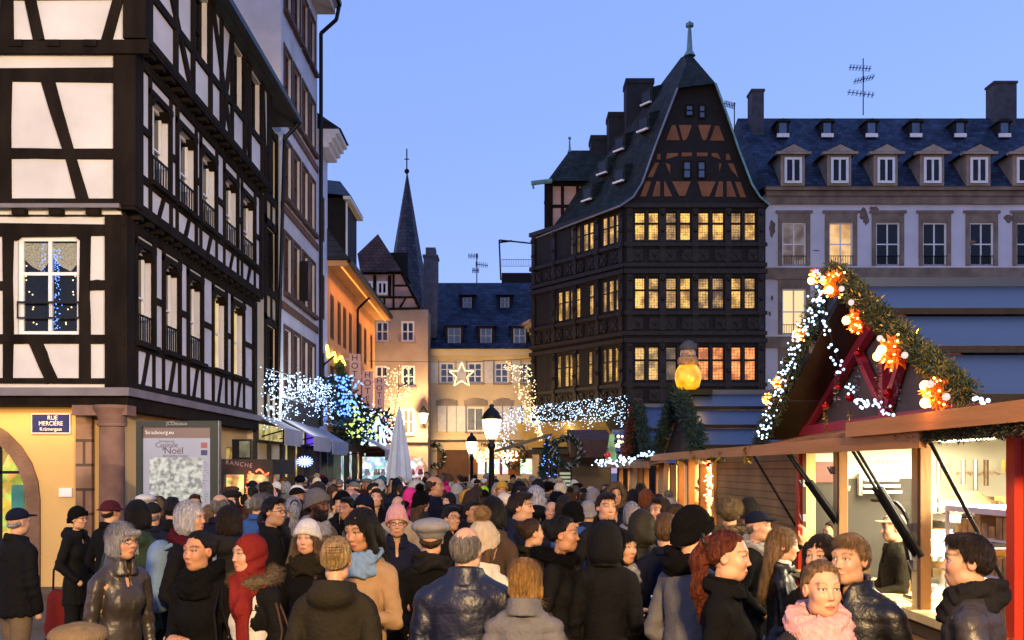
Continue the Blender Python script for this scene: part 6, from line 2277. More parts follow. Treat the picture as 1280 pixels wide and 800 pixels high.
class SD:
    def __init__(s, xs, ys, zs):
        s.ax = (xs, ys, zs)
        s.F = np.full((len(xs), len(ys), len(zs)), 9., np.float32)
        s.R, s.o = I3, np.zeros(3, np.float32)
    def frame(s, R_=I3, o=(0, 0, 0)):
        s.R, s.o = np.array(R_, np.float32), np.array(o, np.float32)
        return s
    def _sl(s, c, r):
        w_ = s.R @ np.array(c, np.float32) + s.o
        r = np.broadcast_to(r, 3)
        return tuple(slice(max(0, int(np.searchsorted(a, w_[i] - r[i])) - 1), int(np.searchsorted(a, w_[i] + r[i])) + 1) for i, a in enumerate(s.ax))
    def _p(s, sl):
        X, Y, Z = (s.ax[0][sl[0]] - s.o[0])[:, None, None], (s.ax[1][sl[1]] - s.o[1])[None, :, None], (s.ax[2][sl[2]] - s.o[2])[None, None, :]
        if s.R is I3: return X, Y, Z
        R_ = s.R
        return tuple(R_[0, i] * X + R_[1, i] * Y + R_[2, i] * Z for i in range(3))
    def _op(s, sl, d, k, op):
        A = s.F[sl]
        if op == 's': d = -d
        if op == 'u':
            if k:
                h = np.clip(.5 + .5 * (d - A) / k, 0, 1)
                s.F[sl] = d * (1 - h) + A * h - k * h * (1 - h)
            else: s.F[sl] = np.minimum(A, d)
        else:
            if k:
                h = np.clip(.5 - .5 * (d - A) / k, 0, 1)
                s.F[sl] = d * (1 - h) + A * h + k * h * (1 - h)
            else: s.F[sl] = np.maximum(A, d)
        return s
    def ell(s, c, r, k=0., op='u'):
        r = np.broadcast_to(np.array(r, np.float32), 3)
        sl = s._sl(c, float(max(r)) + k + .02)
        X, Y, Z = s._p(sl)
        x, y, z = (X - c[0]) / r[0], (Y - c[1]) / r[1], (Z - c[2]) / r[2]
        k0 = np.sqrt(x * x + y * y + z * z)
        k1 = np.sqrt((x / r[0]) ** 2 + (y / r[1]) ** 2 + (z / r[2]) ** 2) + 1e-6
        return s._op(sl, k0 * (k0 - 1) / k1, k, op)
    def cap(s, a, b, ra, rb=None, k=0., op='u', sq=(1, 1, 1)):
        """tapered capsule; sq squashes the cross-section along each axis"""
        rb = ra if rb is None else rb
        a, b, q = np.array(a, np.float32), np.array(b, np.float32), np.array(sq, np.float32)
        c = (a + b) / 2
        ext = np.abs(b - a) / 2 + max(ra, rb) / q + k + .02
        if s.R is not I3: ext = np.full(3, float(np.linalg.norm(b - a)) / 2 + max(ra, rb) / float(q.min()) + k + .02)
        sl = s._sl(c, ext)
        X, Y, Z = s._p(sl)
        x, y, z = (X - a[0]) * q[0], (Y - a[1]) * q[1], (Z - a[2]) * q[2]
        d = (b - a) * q
        t = np.clip((x * d[0] + y * d[1] + z * d[2]) / max(float(d @ d), 1e-9), 0, 1)
        return s._op(sl, np.sqrt((x - t * d[0]) ** 2 + (y - t * d[1]) ** 2 + (z - t * d[2]) ** 2) - (ra + (rb - ra) * t), k, op)
    def fn(s, c, r, f, k=0., op='u'):
        sl = s._sl(c, r)
        return s._op(sl, np.broadcast_to(f(*s._p(sl)), s.F[sl].shape), k, op)
    def disp(s, f, band=.05, c=None, r=None):
        i, j, k = np.nonzero(np.abs(s.F) < band)
        P = np.stack([s.ax[0][i] - s.o[0], s.ax[1][j] - s.o[1], s.ax[2][k] - s.o[2]], 1) @ s.R
        s.F[i, j, k] += f(P[:, 0], P[:, 1], P[:, 2])
        return s
    def mesh(s, name, mtl, colf=None):
        V, Q = snet(*s.ax, s.F)
        return npmesh(name, V, Q, mtl, colf((V - s.o) @ s.R, V) if colf else None)
# ------------------------------------------------------------------ cloth, skin and hair materials (tinted by each object's own colour)
def skinmat():
    m, t, b = _nodes('skin')
    N, L = t.nodes, t.links
    at_ = N.new('ShaderNodeAttribute')
    at_.attribute_name = 'Col'
    oi = N.new('ShaderNodeObjectInfo')
    mu = N.new('ShaderNodeMix')
    mu.data_type, mu.blend_type = 'RGBA', 'MULTIPLY'
    mu.inputs[0].default_value = 1
    L.new(at_.outputs['Color'], mu.inputs[6]); L.new(oi.outputs['Color'], mu.inputs[7])
    L.new(mu.outputs[2], b.inputs['Base Color'])
    b.inputs['Roughness'].default_value = .48
    b.inputs['Specular IOR Level'].default_value = .35
    return m
M_SKIN = skinmat()
M_HAIR = mat('hair', (.9, .9, .9), .5, var=.7, scale=30, stretch=(3, 3, .35), bump=.9, bscale=70, spec=.22, objcol=True, detail=3)
M_WOOL = mat('wool_cloth', (1, 1, 1), .92, var=.22, scale=14, bump=.45, bscale=160, spec=.12, objcol=True)
M_NYLON = mat('quilted_nylon', (1, 1, 1), .42, var=.25, scale=8, bump=.4, bscale=24, spec=.45, objcol=True)
M_PUFF = mat('matt_quilted_cloth', (1, 1, 1), .62, var=.2, scale=9, bump=.35, bscale=45, spec=.2, objcol=True)
M_COTTON = mat('cotton_cloth', (1, 1, 1), .8, var=.2, scale=9, bump=.4, bscale=50, spec=.15, objcol=True)
M_LEATH = mat('leather', (1, 1, 1), .38, var=.25, scale=7, bump=.35, bscale=20, spec=.4, objcol=True)
M_KNIT = mat('knit', (1, 1, 1), .95, var=.2, scale=30, stretch=(1.6, 1.6, .5), bump=.5, bscale=90, spec=.08, objcol=True)
M_FUR = mat('fur', (1, 1, 1), .9, var=.5, scale=24, bump=1., bscale=90, spec=.1, objcol=True)
CM = {'wool': M_WOOL, 'puffer': M_PUFF, 'parka': M_COTTON, 'leather': M_LEATH, 'shiny': M_NYLON}
C = dict(black=(.0042, .0038, .0036), navy=(.0075, .0095, .024), char=(.014, .013, .0135), grey=(.12, .115, .115), lgrey=(.25, .24, .235), olive=(.018, .0145, .007), green=(.025, .045, .022), brown=(.06, .034, .02),
         tan=(.34, .21, .105), beige=(.45, .36, .25), burg=(.06, .007, .012), red=(.16, .012, .008), mag=(.50, .02, .16), teal=(.02, .10, .12), white=(.58, .56, .52), cream=(.62, .54, .40), pink=(.62, .32, .30),
         must=(.50, .28, .04), blue=(.03, .08, .25), lblue=(.16, .25, .38), neon=(.45, .85, .04), khaki=(.16, .115, .065), purple=(.09, .03, .14), jeans=(.05, .075, .13), plum=(.07, .02, .05), bronze=(.040, .032, .025))
HAIRC = dict(black=(.008, .006, .005), dark=(.022, .013, .008), brown=(.055, .028, .013), lbrown=(.13, .07, .03), honey=(.40, .21, .055), blond=(.50, .33, .14), dblond=(.24, .14, .06), ginger=(.26, .075, .018), red=(.14, .030, .010), grey=(.36, .36, .38), white=(.62, .62, .66), salt=(.20, .18, .17))
SKINC = dict(light=(1, 1, 1), fair=(1.08, 1.06, 1.06), tan=(.82, .74, .66), brown=(.50, .38, .29), dark=(.20, .135, .10))
def vnoise(x, y, z, f, sd=0.):
    return (np.sin(f * x + 2.1 * np.sin(.7 * f * y + sd) + sd) * np.sin(.9 * f * y + 1.7 * np.sin(.8 * f * z + 2 * sd) + 1.3 * sd) + np.sin(f * .8 * z + 2 * np.sin(f * .6 * x + sd) + 2.2 * sd)) * .5
HEADO = (0., -.012, 1.632)
def rotm(yaw, nod=0., roll=0.):
    return np.array((Matrix.Rotation(R(yaw), 3, 'Z') @ Matrix.Rotation(R(nod), 3, 'X') @ Matrix.Rotation(R(roll), 3, 'Y')), np.float32)
def ss(e0, e1, x):
    t = np.clip((x - e0) / (e1 - e0), 0, 1)
    return t * t * (3 - 2 * t)
def add_head(B, sp, fem):
    j = .92 if fem else 1.0
    q = sp.get('q', 0.)     # individual variation
    B.ell((0, .014, .028), (.0710, .094, .090))
    B.ell((0, -.02, -.035), (.053 * j, .066, .078), .03)
    B.ell((0, -.052, -.088 + .004 * fem), (.030 * j, .024, .024), .035)
    for sx in (-1, 1):
        B.ell((sx * .034, -.055, -.025), (.023, .025, .026), .03)
        B.ell((sx * .046 * j, -.012, -.075), (.016, .035, .024), .03)
    B.cap((-.036, -.074, .030), (.036, -.074, .030), .013 - .003 * fem, None, .022)
    for sx in (-1, 1): B.ell((sx * .031, -.092, .007), (.017, .018, .012), .012, 's')
    for sx in (-1, 1): B.ell((sx * .031, -.0695, .007), (.0135, .0135, .0125), .004)
    for sx in (-1, 1): B.cap((sx * .019, -.081, .0165), (sx * .044, -.074, .0145), .0042, None, .005)
    ns = .88 - .14 * fem + .08 * q
    B.cap((0, -.079, .016), (0, -.083 - .016 * ns, -.024), .0070, .0098 * ns, .014)
    B.ell((0, -.086 - .015 * ns, -.028), (.0108 * ns, .0112, .0092), .007)
    for sx in (-1, 1): B.ell((sx * .0115 * ns, -.087, -.031), (.0075, .010, .0075), .006)
    B.ell((0, -.080, -.062), (.022, .012, .007), .006)
    B.ell((0, -.078, -.0725), (.019, .0125, .0075), .006)
    B.cap((-.018, -.0925, -.067), (.018, -.0925, -.067), .0016, None, .003, 's')
    for sx in (-1, 1) if not sp.get('hijab') else ():
        B.ell((sx * .0725, .012, -.004), (.010, .021, .031), .006)
        B.ell((sx * .081, .006, -.002), (.006, .010, .015), .006, 's')
def headcol(sp, fem, hc):
    base = np.array((.49, .275, .155), np.float32)
    sk = SKINC[sp.get('skin', 'light')]
    def f(P, V):
        n = len(P)
        x, y, z = P[:, 0], P[:, 1], P[:, 2]
        c = np.tile(base, (n, 1))
        front_ = (y < -.035) & (np.abs(z) < .14)
        def mix(w_, col):
            nonlocal c
            w_ = np.clip(w_, 0, 1)[:, None]
            c = c * (1 - w_) + np.array(col, np.float32) * w_
        ax_ = np.abs(x)
        mot = .5 + .5 * vnoise(x, y, z, 70)
        mix(.10 * mot, (.44, .20, .14))
        mix(.45 * np.exp(-((ax_ - .042) / .018) ** 2 - ((z + .025) / .02) ** 2) * front_, (.58, .22, .16))
        mix(.4 * np.exp(-(x / .014) ** 2 - ((z + .024) / .014) ** 2) * (y < -.085), (.56, .20, .15))
        mix(.5 * (ax_ > .072) * (np.abs(z) < .04), (.55, .22, .16))
        mix(.35 * np.exp(-((ax_ - .03) / .016) ** 2 - ((z + .008) / .008) ** 2) * front_, (.34, .17, .13))      # under the eyes
        eye = ((ax_ - .031) / .0145) ** 2 + ((z - .007 + .1 * (ax_ - .031)) / .0072) ** 2
        mix(ss(1.9, .9, eye) * front_ * .8, (.10, .055, .04))
        mix(ss(1.1, .55, eye) * front_, (.52, .50, .47))
        iris = ((ax_ - .031 + .0) ** 2 + (z - .0078) ** 2) ** .5
        ic = sp.get('iris', (.03, .018, .01))
        mix(ss(.0066, .0045, iris) * front_, ic)
        mix(ss(.0030, .0015, iris) * front_, (.003, .003, .003))
        lash = np.exp(-((z - .0135 + .14 * np.abs(ax_ - .030)) / .0026) ** 2) * (np.abs(ax_ - .032) < .0165) * front_
        mix((.85 if fem else .55) * lash, (.012, .008, .006))
        bz = .0265 + .010 * (1 - ((ax_ - .034) / .024) ** 2)
        brow = np.exp(-((z - bz) / (.0042 if fem else .0058)) ** 2) * ss(.010, .016, ax_) * ss(.060, .050, ax_) * front_
        mix(.9 * brow, tuple(v * .8 + .002 for v in hc))
        lz = z + .067
        lw = .023 * (1 - .35 * (np.abs(lz) / .012) ** 2)
        lip = ss(1.1, .7, (ax_ / np.maximum(lw, .004)) ** 2 + (lz / .0125) ** 2) * (y < -.06)
        mix((.8 if fem else .5) * lip, (.40, .085, .075) if fem else (.42, .16, .13))
        mix(.9 * np.exp(-(lz / .0022) ** 2) * (ax_ < .021) * (y < -.065), (.10, .03, .025))
        mix(.85 * np.exp(-((ax_ - .0075) / .0035) ** 2 - ((z + .0375) / .003) ** 2) * (y < -.08), (.07, .03, .025))
        bd = sp.get('beard')
        if bd:
            reg = ss(-.028, -.05, z - .35 * np.maximum(0, ax_ - .03) - (ax_ > .05) * .03) * ss(.02, -.01, y) * (z > -.135) * (1 - lip)
            mix(bd * reg * (.75 + .25 * mot), tuple(v * .9 + .003 for v in hc))
        # scalp shows through short hair: darken with the hair colour
        return c * np.array(sk, np.float32)
    return f
HLY = np.array([-.12, -.088, -.07, -.04, -.02, .0, .03, .06, .09, .12])
HLZ = np.array([.082, .074, .062, .045, .0, -.005, -.035, -.055, -.078, -.085])
def hair_mesh(sp, Rh, st):
    kind = sp['hair']
    fem = sp.get('sex') == 'f'
    long_ = kind in ('long', 'curly', 'longback')
    lo, hi = np.array((-.2, -.2, -.5 if long_ or kind in ('ponytail',) else -.2)), np.array((.2, .27, .22))
    xs, ys, zs = (axis(lo[i], hi[i], st) for i in range(3))
    B = SD(xs, ys, zs)
    hl = lambda off=0.: (lambda x, y, z: np.interp(y, HLY, HLZ).astype(np.float32) + off - z)
    sh = {'short': .009, 'crop': .006, 'bald': .007, 'ponytail': .009, 'bun': .009}.get(kind, .02)
    if kind in ('short', 'crop', 'bald', 'ponytail', 'bun'):
        B.ell((0, .014, .028), (.0710 + sh, .094 + sh, .090 + sh))
        if kind == 'short':
            B.ell((.008, -.028, .098), (.058, .064, .028), .02)
        B.ell((0, .03, .0), (.070 + sh * .8, .082, .075), .02)
        off = .004 if kind in ('short', 'crop') else (.016 if kind in ('bun', 'ponytail') else -.004)
        B.disp(lambda x, y, z: (sh + .005) * (1 - ss(0, .026, z - np.interp(y, HLY, HLZ) - off)), .06)     # thins out towards the hairline
        B.fn((0, 0, 0), .3, hl(off - .006), .004, 'i')
        if kind == 'bald':
            B.disp(lambda x, y, z: (sh + .006) * ss(.035, .085, z - .25 * np.minimum(y, .05)), .06)
        if kind == 'ponytail':
            B.ell((0, .105, .055), (.028, .03, .028), .02)
            B.cap((0, .112, .055), (0, .140, -.03), .030, .042, .02); B.cap((0, .140, -.03), (.01, .128, -.17), .042, .040, .03, sq=(.85, 1.1, 1)); B.cap((.01, .128, -.17), (.02, .11, -.33), .040, .012, .03)
        if kind == 'bun': B.ell((0, .105, .06), (.045, .042, .042), .012)
    elif kind == 'bob':
        B.ell((0, .020, .012), (.088, .109, .120)); B.ell((0, .036, -.06), (.086, .078, .075), .03)
        for sx in (-1, 1): B.cap((sx * .070, -.025, .03), (sx * .074, -.035, -.085), .022, .018, .02)
        B.ell((0, -.125, -.035), (.055, .085, .098), .015, 's')
        B.fn((0, 0, -.1), .3, lambda x, y, z: -.115 + .02 * np.sin(40 * x) - z, .02, 'i')
        if sp.get('fringe'): B.cap((-.045, -.088, .055), (.045, -.088, .055), .018, None, .02)
    else:
        v = .010 if kind == 'curly' else 0.
        B.ell((0, .020, .024), (.084 + v, .105 + v, .102 + v)); B.ell((0, .05, -.05), (.082 + v, .066 + v, .10), .03)
        L_ = sp.get('hlen', .33)
        B.cap((0, .07, -.05), (0, .105, -L_), .085 + v, .06 + v, .03, sq=(.8, 1.5, 1))
        if kind != 'longback':
            for sx in (-1, 1):
                B.cap((sx * .073, -.015, .05), (sx * (.078 + v), -.01, -.12), .022 + v * .6, .028 + v * .7, .02)
                B.cap((sx * (.078 + v), -.01, -.12), (sx * (.078 + v), -.065, -L_ - .03), .026 + v * .8, .012, .02, sq=(1, .8, 1))
        B.ell((0, -.115, -.04), (.057, .075, .105), .015, 's')
        B.cap((0, -.14, -.2), (0, -.10, -.5), .055, .06, .02, 's')
        if kind == 'longback': B.fn((0, 0, 0), .6, lambda x, y, z: -(y + .075 - np.clip(-.4 * (z - .03), -.03, .09)) , .02, 'i')
    sd = sp.get('seed', 1.)
    if kind == 'curly': B.disp(lambda x, y, z: .010 * vnoise(x, y, z, 95, sd) + .006 * vnoise(x, y, z, 190, sd))
    elif kind in ('short', 'crop'): B.disp(lambda x, y, z: .0035 * vnoise(x * 1.2, y * .7, z, 150, sd) + .003 * vnoise(x, y, z, 60, sd) * (z > .05))
    else: B.disp(lambda x, y, z: .0035 * np.sin(95 * np.arctan2(x, y - .0 + 1e-4) * .5 + 5 * np.sin(18 * z + sd)) + .002 * np.sin(210 * x + 40 * z + sd) + .003 * vnoise(x, y, z * .4, 45, sd))
    V, Q = snet(*B.ax, B.F)
    return (V @ Rh.T) + np.array(HEADO, np.float32), Q
def vnormals(V, Q):
    a, b, c, d = (V[Q[:, i]] for i in range(4))
    fn_ = np.cross(c - a, d - b)
    N_ = np.zeros_like(V)
    for i in range(4): np.add.at(N_, Q[:, i], fn_)
    return N_ / (np.linalg.norm(N_, axis=1)[:, None] + 1e-9)
RNG = np.random.default_rng(5)
def strands(V, Q, Rh, n, L, wd, lift, mode, o=HEADO):
    """fine tapering strands laid over a hair or fur surface; returns the surface with its strands"""
    N_ = vnormals(V, Q)
    pick = RNG.integers(0, len(V), n)
    p, nr = V[pick], N_[pick]
    loc_ = (p - np.array(o, np.float32)) @ Rh
    if mode in ('back', 'fwd', 'down'):      # combed hair follows the skull, not each lump
        en = (loc_ - np.array((0, .014, .028))) / np.array((.08, .10, .095)) ** 2
        en = (en / np.linalg.norm(en, axis=1)[:, None]) @ Rh.T
        nr = np.where((loc_[:, 2] > -.10)[:, None] & (loc_[:, 1] < .13)[:, None], en, nr)
    if mode == 'out': d = nr + RNG.normal(0, .5, p.shape)
    elif mode == 'back': d = (np.array((0, .12, .06)) - loc_) @ Rh.T + RNG.normal(0, .01, p.shape); d = np.where((loc_[:, 1] > .13)[:, None], np.array((0, 0, -.1)), d)
    elif mode == 'fwd':
        d = np.stack([loc_[:, 0] * .8, np.where(loc_[:, 2] > .06, -.08, .03), np.where(loc_[:, 2] > .06, .02, -.10)], 1) @ Rh.T + RNG.normal(0, .03, p.shape)
    elif mode == 'curl': d = np.array((0, 0, -.1)) + RNG.normal(0, .10, p.shape)
    else:
        crown = np.array((0, .03, .12))
        d = (loc_ - crown) * np.array((.5, .5, .3)) @ Rh.T + np.array((0, 0, -.12)) + RNG.normal(0, .012, p.shape)
    if mode != 'out': d = d - nr * (d * nr).sum(1)[:, None]
    d = d / (np.linalg.norm(d, axis=1)[:, None] + 1e-6)
    s_ = np.cross(nr, d)
    s_ = s_ / (np.linalg.norm(s_, axis=1)[:, None] + 1e-6)
    LL = (L * RNG.uniform(.5, 1.3, n))[:, None]
    if mode == 'down': LL = np.where(((loc_[:, 1] < -.045) & (loc_[:, 2] > .0) & (np.abs(loc_[:, 0]) < .06))[:, None], LL * .3, LL)
    ww = wd * RNG.uniform(.6, 1.3, n)[:, None]
    lf = (lift * RNG.uniform(.2, 1.4, n))[:, None]
    cv = 0. if mode in ('out', 'curl') else (.4 if mode == 'down' else .9)
    c1, c2 = nr * (LL * .55) ** 2 / .2 * cv, nr * LL ** 2 / .2 * cv
    rows = [p - nr * .001 - s_ * ww / 2, p - nr * .001 + s_ * ww / 2, p + d * LL * .55 + nr * lf * .7 - c1 + s_ * ww * .45, p + d * LL * .55 + nr * lf * .7 - c1 - s_ * ww * .45,
            p + d * LL + nr * (lf if mode == 'out' else lf * .35) - c2 + s_ * ww * .12, p + d * LL + nr * (lf if mode == 'out' else lf * .35) - c2 - s_ * ww * .12]
    SV = np.stack(rows, 1).reshape(-1, 3).astype(np.float32)
    b = (np.arange(n) * 6 + len(V))[:, None]
    SQ = np.concatenate([b + np.array([[0, 1, 2, 3]]), b + np.array([[3, 2, 4, 5]])])
    return np.concatenate([V, SV]), np.concatenate([Q, SQ])
def hat_parts(sp, Rh, st):
    """yields (part name, V, Q, material, colour)"""
    hk, hc = sp['hat'], C[sp['hatc']]
    xs, ys, zs = axis(-.2, .2, st), axis(-.24, .2, st), axis(-.16 if hk in ('hood', 'trapper') else -.1, .30, st)
    B = SD(xs, ys, zs)
    res = []
    sd = sp.get('seed', 1.)
    if hk in ('beanie', 'bobble', 'slouch'):
        up = .03 if hk == 'slouch' else (.012 if hk == 'beanie' else .022)
        B.ell((0, .016 + (.012 if hk == 'slouch' else 0), .036 + up * .5), (.094, .112, .100 + up))
        B.fn((0, 0, 0), .4, lambda x, y, z: (.050 - .42 * (y + .09)) - z, .01, 'i')
        def ring(x, y, z):
            q = np.sqrt((x / .094) ** 2 + ((y - .016) / .112) ** 2)
            return np.maximum(np.abs(q - .985) * .098 - .007, np.abs(z - (.064 - .42 * (y + .09))) - .022) - .003
        B.fn((0, 0, .02), .3, ring, .006)
        B.disp(lambda x, y, z: .0026 * np.sin(62 * np.arctan2(x, y - .016)) + .0022 * vnoise(x, y, z, 40, sd))
        mt = M_KNIT
    elif hk in ('cap', 'flatcap'):
        B.ell((0, .012, .042), (.087, .106, .090 if hk == 'cap' else .074)) if hk == 'cap' else B.ell((0, .0, .07), (.105, .125, .052))
        B.fn((0, 0, 0), .4, lambda x, y, z: (.052 - .18 * (y + .09)) - z, .008, 'i')
        B.cap((-.03, -.105, .058), (.03, -.105, .058), .055, None, .006, sq=(1, 1, 5.5))
        mt = M_WOOL
    elif hk == 'beret':
        B.ell((0, .03, .082), (.128, .138, .058), .02); B.ell((0, .016, .04), (.094, .108, .06), .02)
        B.fn((0, 0, 0), .4, lambda x, y, z: (.040 - .3 * (y + .09)) - z, .01, 'i')
        B.disp(lambda x, y, z: .003 * vnoise(x, y, z, 50, sd))
        mt = M_KNIT
    elif hk == 'bucket':
        B.ell((0, .014, .045), (.092, .11, .085))
        B.fn((0, 0, .03), .3, lambda x, y, z: np.maximum(np.abs(z - .035 + .25 * (np.sqrt(x * x + y * y) - .1)) - .006, np.sqrt((x / .14) ** 2 + ((y - .014) / .155) ** 2) * .14 - .14), .02)
        B.fn((0, 0, 0), .4, lambda x, y, z: (.02 + 0 * x) - z, .006, 'i')
        mt = M_COTTON
    elif hk == 'fur':
        B.ell((0, .018, .055), (.115, .13, .098))
        B.fn((0, 0, 0), .4, lambda x, y, z: (.035 - .45 * (y + .09)) - z, .02, 'i')
        B.disp(lambda x, y, z: .007 * vnoise(x, y, z, 110, sd) + .004 * vnoise(x, y, z, 230, sd))
        mt = M_FUR
    elif hk == 'hood':
        B.ell((0, .032, .022), (.112, .122, .130)); B.ell((0, .06, -.07), (.12, .10, .10), .05)
        B.ell((0, -.12, -.02), (.075, .10, .112), .02, 's')
        B.disp(lambda x, y, z: .004 * vnoise(x, y, z, 45, sd))
        mt = CM.get(sp.get('coat', 'parka'), M_COTTON)
    V, Q = snet(*B.ax, B.F)
    res.append(('hood' if hk == 'hood' else 'hat', V, Q, mt, hc))
    def ball(name, c, r, mt, cc, amp):
        B = SD(*(axis(c[i] - r * 1.5, c[i] + r * 1.5, st) for i in range(3)))
        B.ell(c, r)
        B.disp(lambda x, y, z: amp * vnoise(x, y, z, 120, sd) + amp * .7 * vnoise(x, y, z, 260, sd))
        V, Q = snet(*B.ax, B.F)
        res.append((name, V, Q, mt, cc))
    if hk == 'bobble': ball('pompom', (0, .03, .195), .042, M_FUR, C[sp.get('pomc', sp['hatc'])], .007)
    if hk == 'hood' and sp.get('fur'):
        B = SD(axis(-.2, .2, st), axis(-.2, .1, st), axis(-.19, .22, st))
        def ring(x, y, z):
            q = np.sqrt((x / .092) ** 2 + ((z + .01) / .125) ** 2)
            return np.sqrt((np.abs(q - 1) * .1) ** 2 + (y + .055 - .25 * np.maximum(0, -z)) ** 2) - .030
        B.fn((0, 0, 0), .4, ring)
        B.disp(lambda x, y, z: .008 * vnoise(x, y, z, 110, sd) + .005 * vnoise(x, y, z, 240, sd))
        V, Q = snet(*B.ax, B.F)
        res.append(('fur_trim', V, Q, M_FUR, C[sp['fur']]))
    return [(n_, (V @ Rh.T) + np.array(HEADO, np.float32), Q, mt, cc) for n_, V, Q, mt, cc in res]
def arm_pose(kind, s, sw):
    """shoulder, elbow, wrist and the direction in which the fingers point; s = -1 right, +1 left of the body"""
    S = np.array((s * sw, .014, 1.372))
    E, W_, D = {'down': ((s * (sw + .045), .03, 1.10), (s * (sw + .045), -.03, .86), (0, -.1, -1)),
             'pocket': ((s * (sw + .058), .07, 1.11), (s * (sw - .01), -.09, .95), (-s * .6, -.4, -.6)),
             'fold': ((s * (sw + .05), .02, 1.11), (s * .07, -.185, 1.13), (-s * 1., -.15, .1)),
             'hold': ((s * (sw + .05), -.01, 1.12), (s * .11, -.24, 1.20), (-s * .45, -.8, .25)),
             'strap': ((s * (sw + .05), .0, 1.12), (s * .10, -.17, 1.30), (-s * .3, -.2, .9)),
             'raise': ((s * (sw + .10), -.10, 1.28), (s * (sw + .06), -.30, 1.50), (0, -.25, 1)),
             'back': ((s * (sw + .07), .08, 1.11), (s * (sw + .08), .0, .88), (0, -.2, -1)),
             'forward': ((s * (sw + .05), -.02, 1.12), (s * (sw - .03), -.25, 1.08), (-s * .2, -1, -.1))}[kind]
    return S, np.array(E), np.array(W_), np.array(D, float)
def add_hand(B, W_, D, s, grip=.7):
    """palm, four curled fingers of different lengths and a thumb, rooted at the wrist"""
    D = D / np.linalg.norm(D)
    side = np.cross(D, (0, 0, 1)) if abs(D[2]) < .8 else np.cross(D, (0, -1, 0))
    side /= np.linalg.norm(side)
    nrm = np.cross(side, D)
    if nrm[1] > 0 and abs(D[2]) < .8: pass
    W_ = np.array(W_, float)
    pc = W_ + D * .05
    R_ = np.stack([side, D, nrm], 1).astype(np.float32)
    keep = B.R, B.o
    B.frame(R_, W_)
    B.cap((0, -.02, 0), (0, .03, 0), .026, .030, .015, sq=(1, 1, 1.25))
    B.ell((0, .055, 0), (.041, .048, .017), .015)
    for i, (fx, L) in enumerate(((-.031, .066), (-.011, .076), (.010, .071), (.029, .056))):
        a = np.array((fx, .088, 0.))
        b = a + np.array((fx * .10, L * .45, -L * .30 * grip))
        c = b + np.array((0, L * .22 * (1.3 - grip), -L * .36 * (grip + .3)))
        d = c + np.array((0, -L * .22 * (grip - .3), -L * .22))
        B.cap(a - np.array((0, .02, 0)), b, .0092, .0085, .005); B.cap(b, c, .0085, .0078, .002); B.cap(c, d, .0078, .0068, .002)
    t0, t1, t2 = np.array((s * -.030, .020, -.004)), np.array((s * -.058, .052, -.020)), np.array((s * -.052, .084, -.034))
    B.cap(t0, t1, .0125, .0105, .008); B.cap(t1, t2, .0105, .0085, .002)
    B.R, B.o = keep
PCOL = {}
def put(name, me, root, col, loc_=None):
    o = bpy.data.objects.new(name, me)
    COL.objects.link(o)
    o.parent = root
    o.color = (*col, 1)
    return o
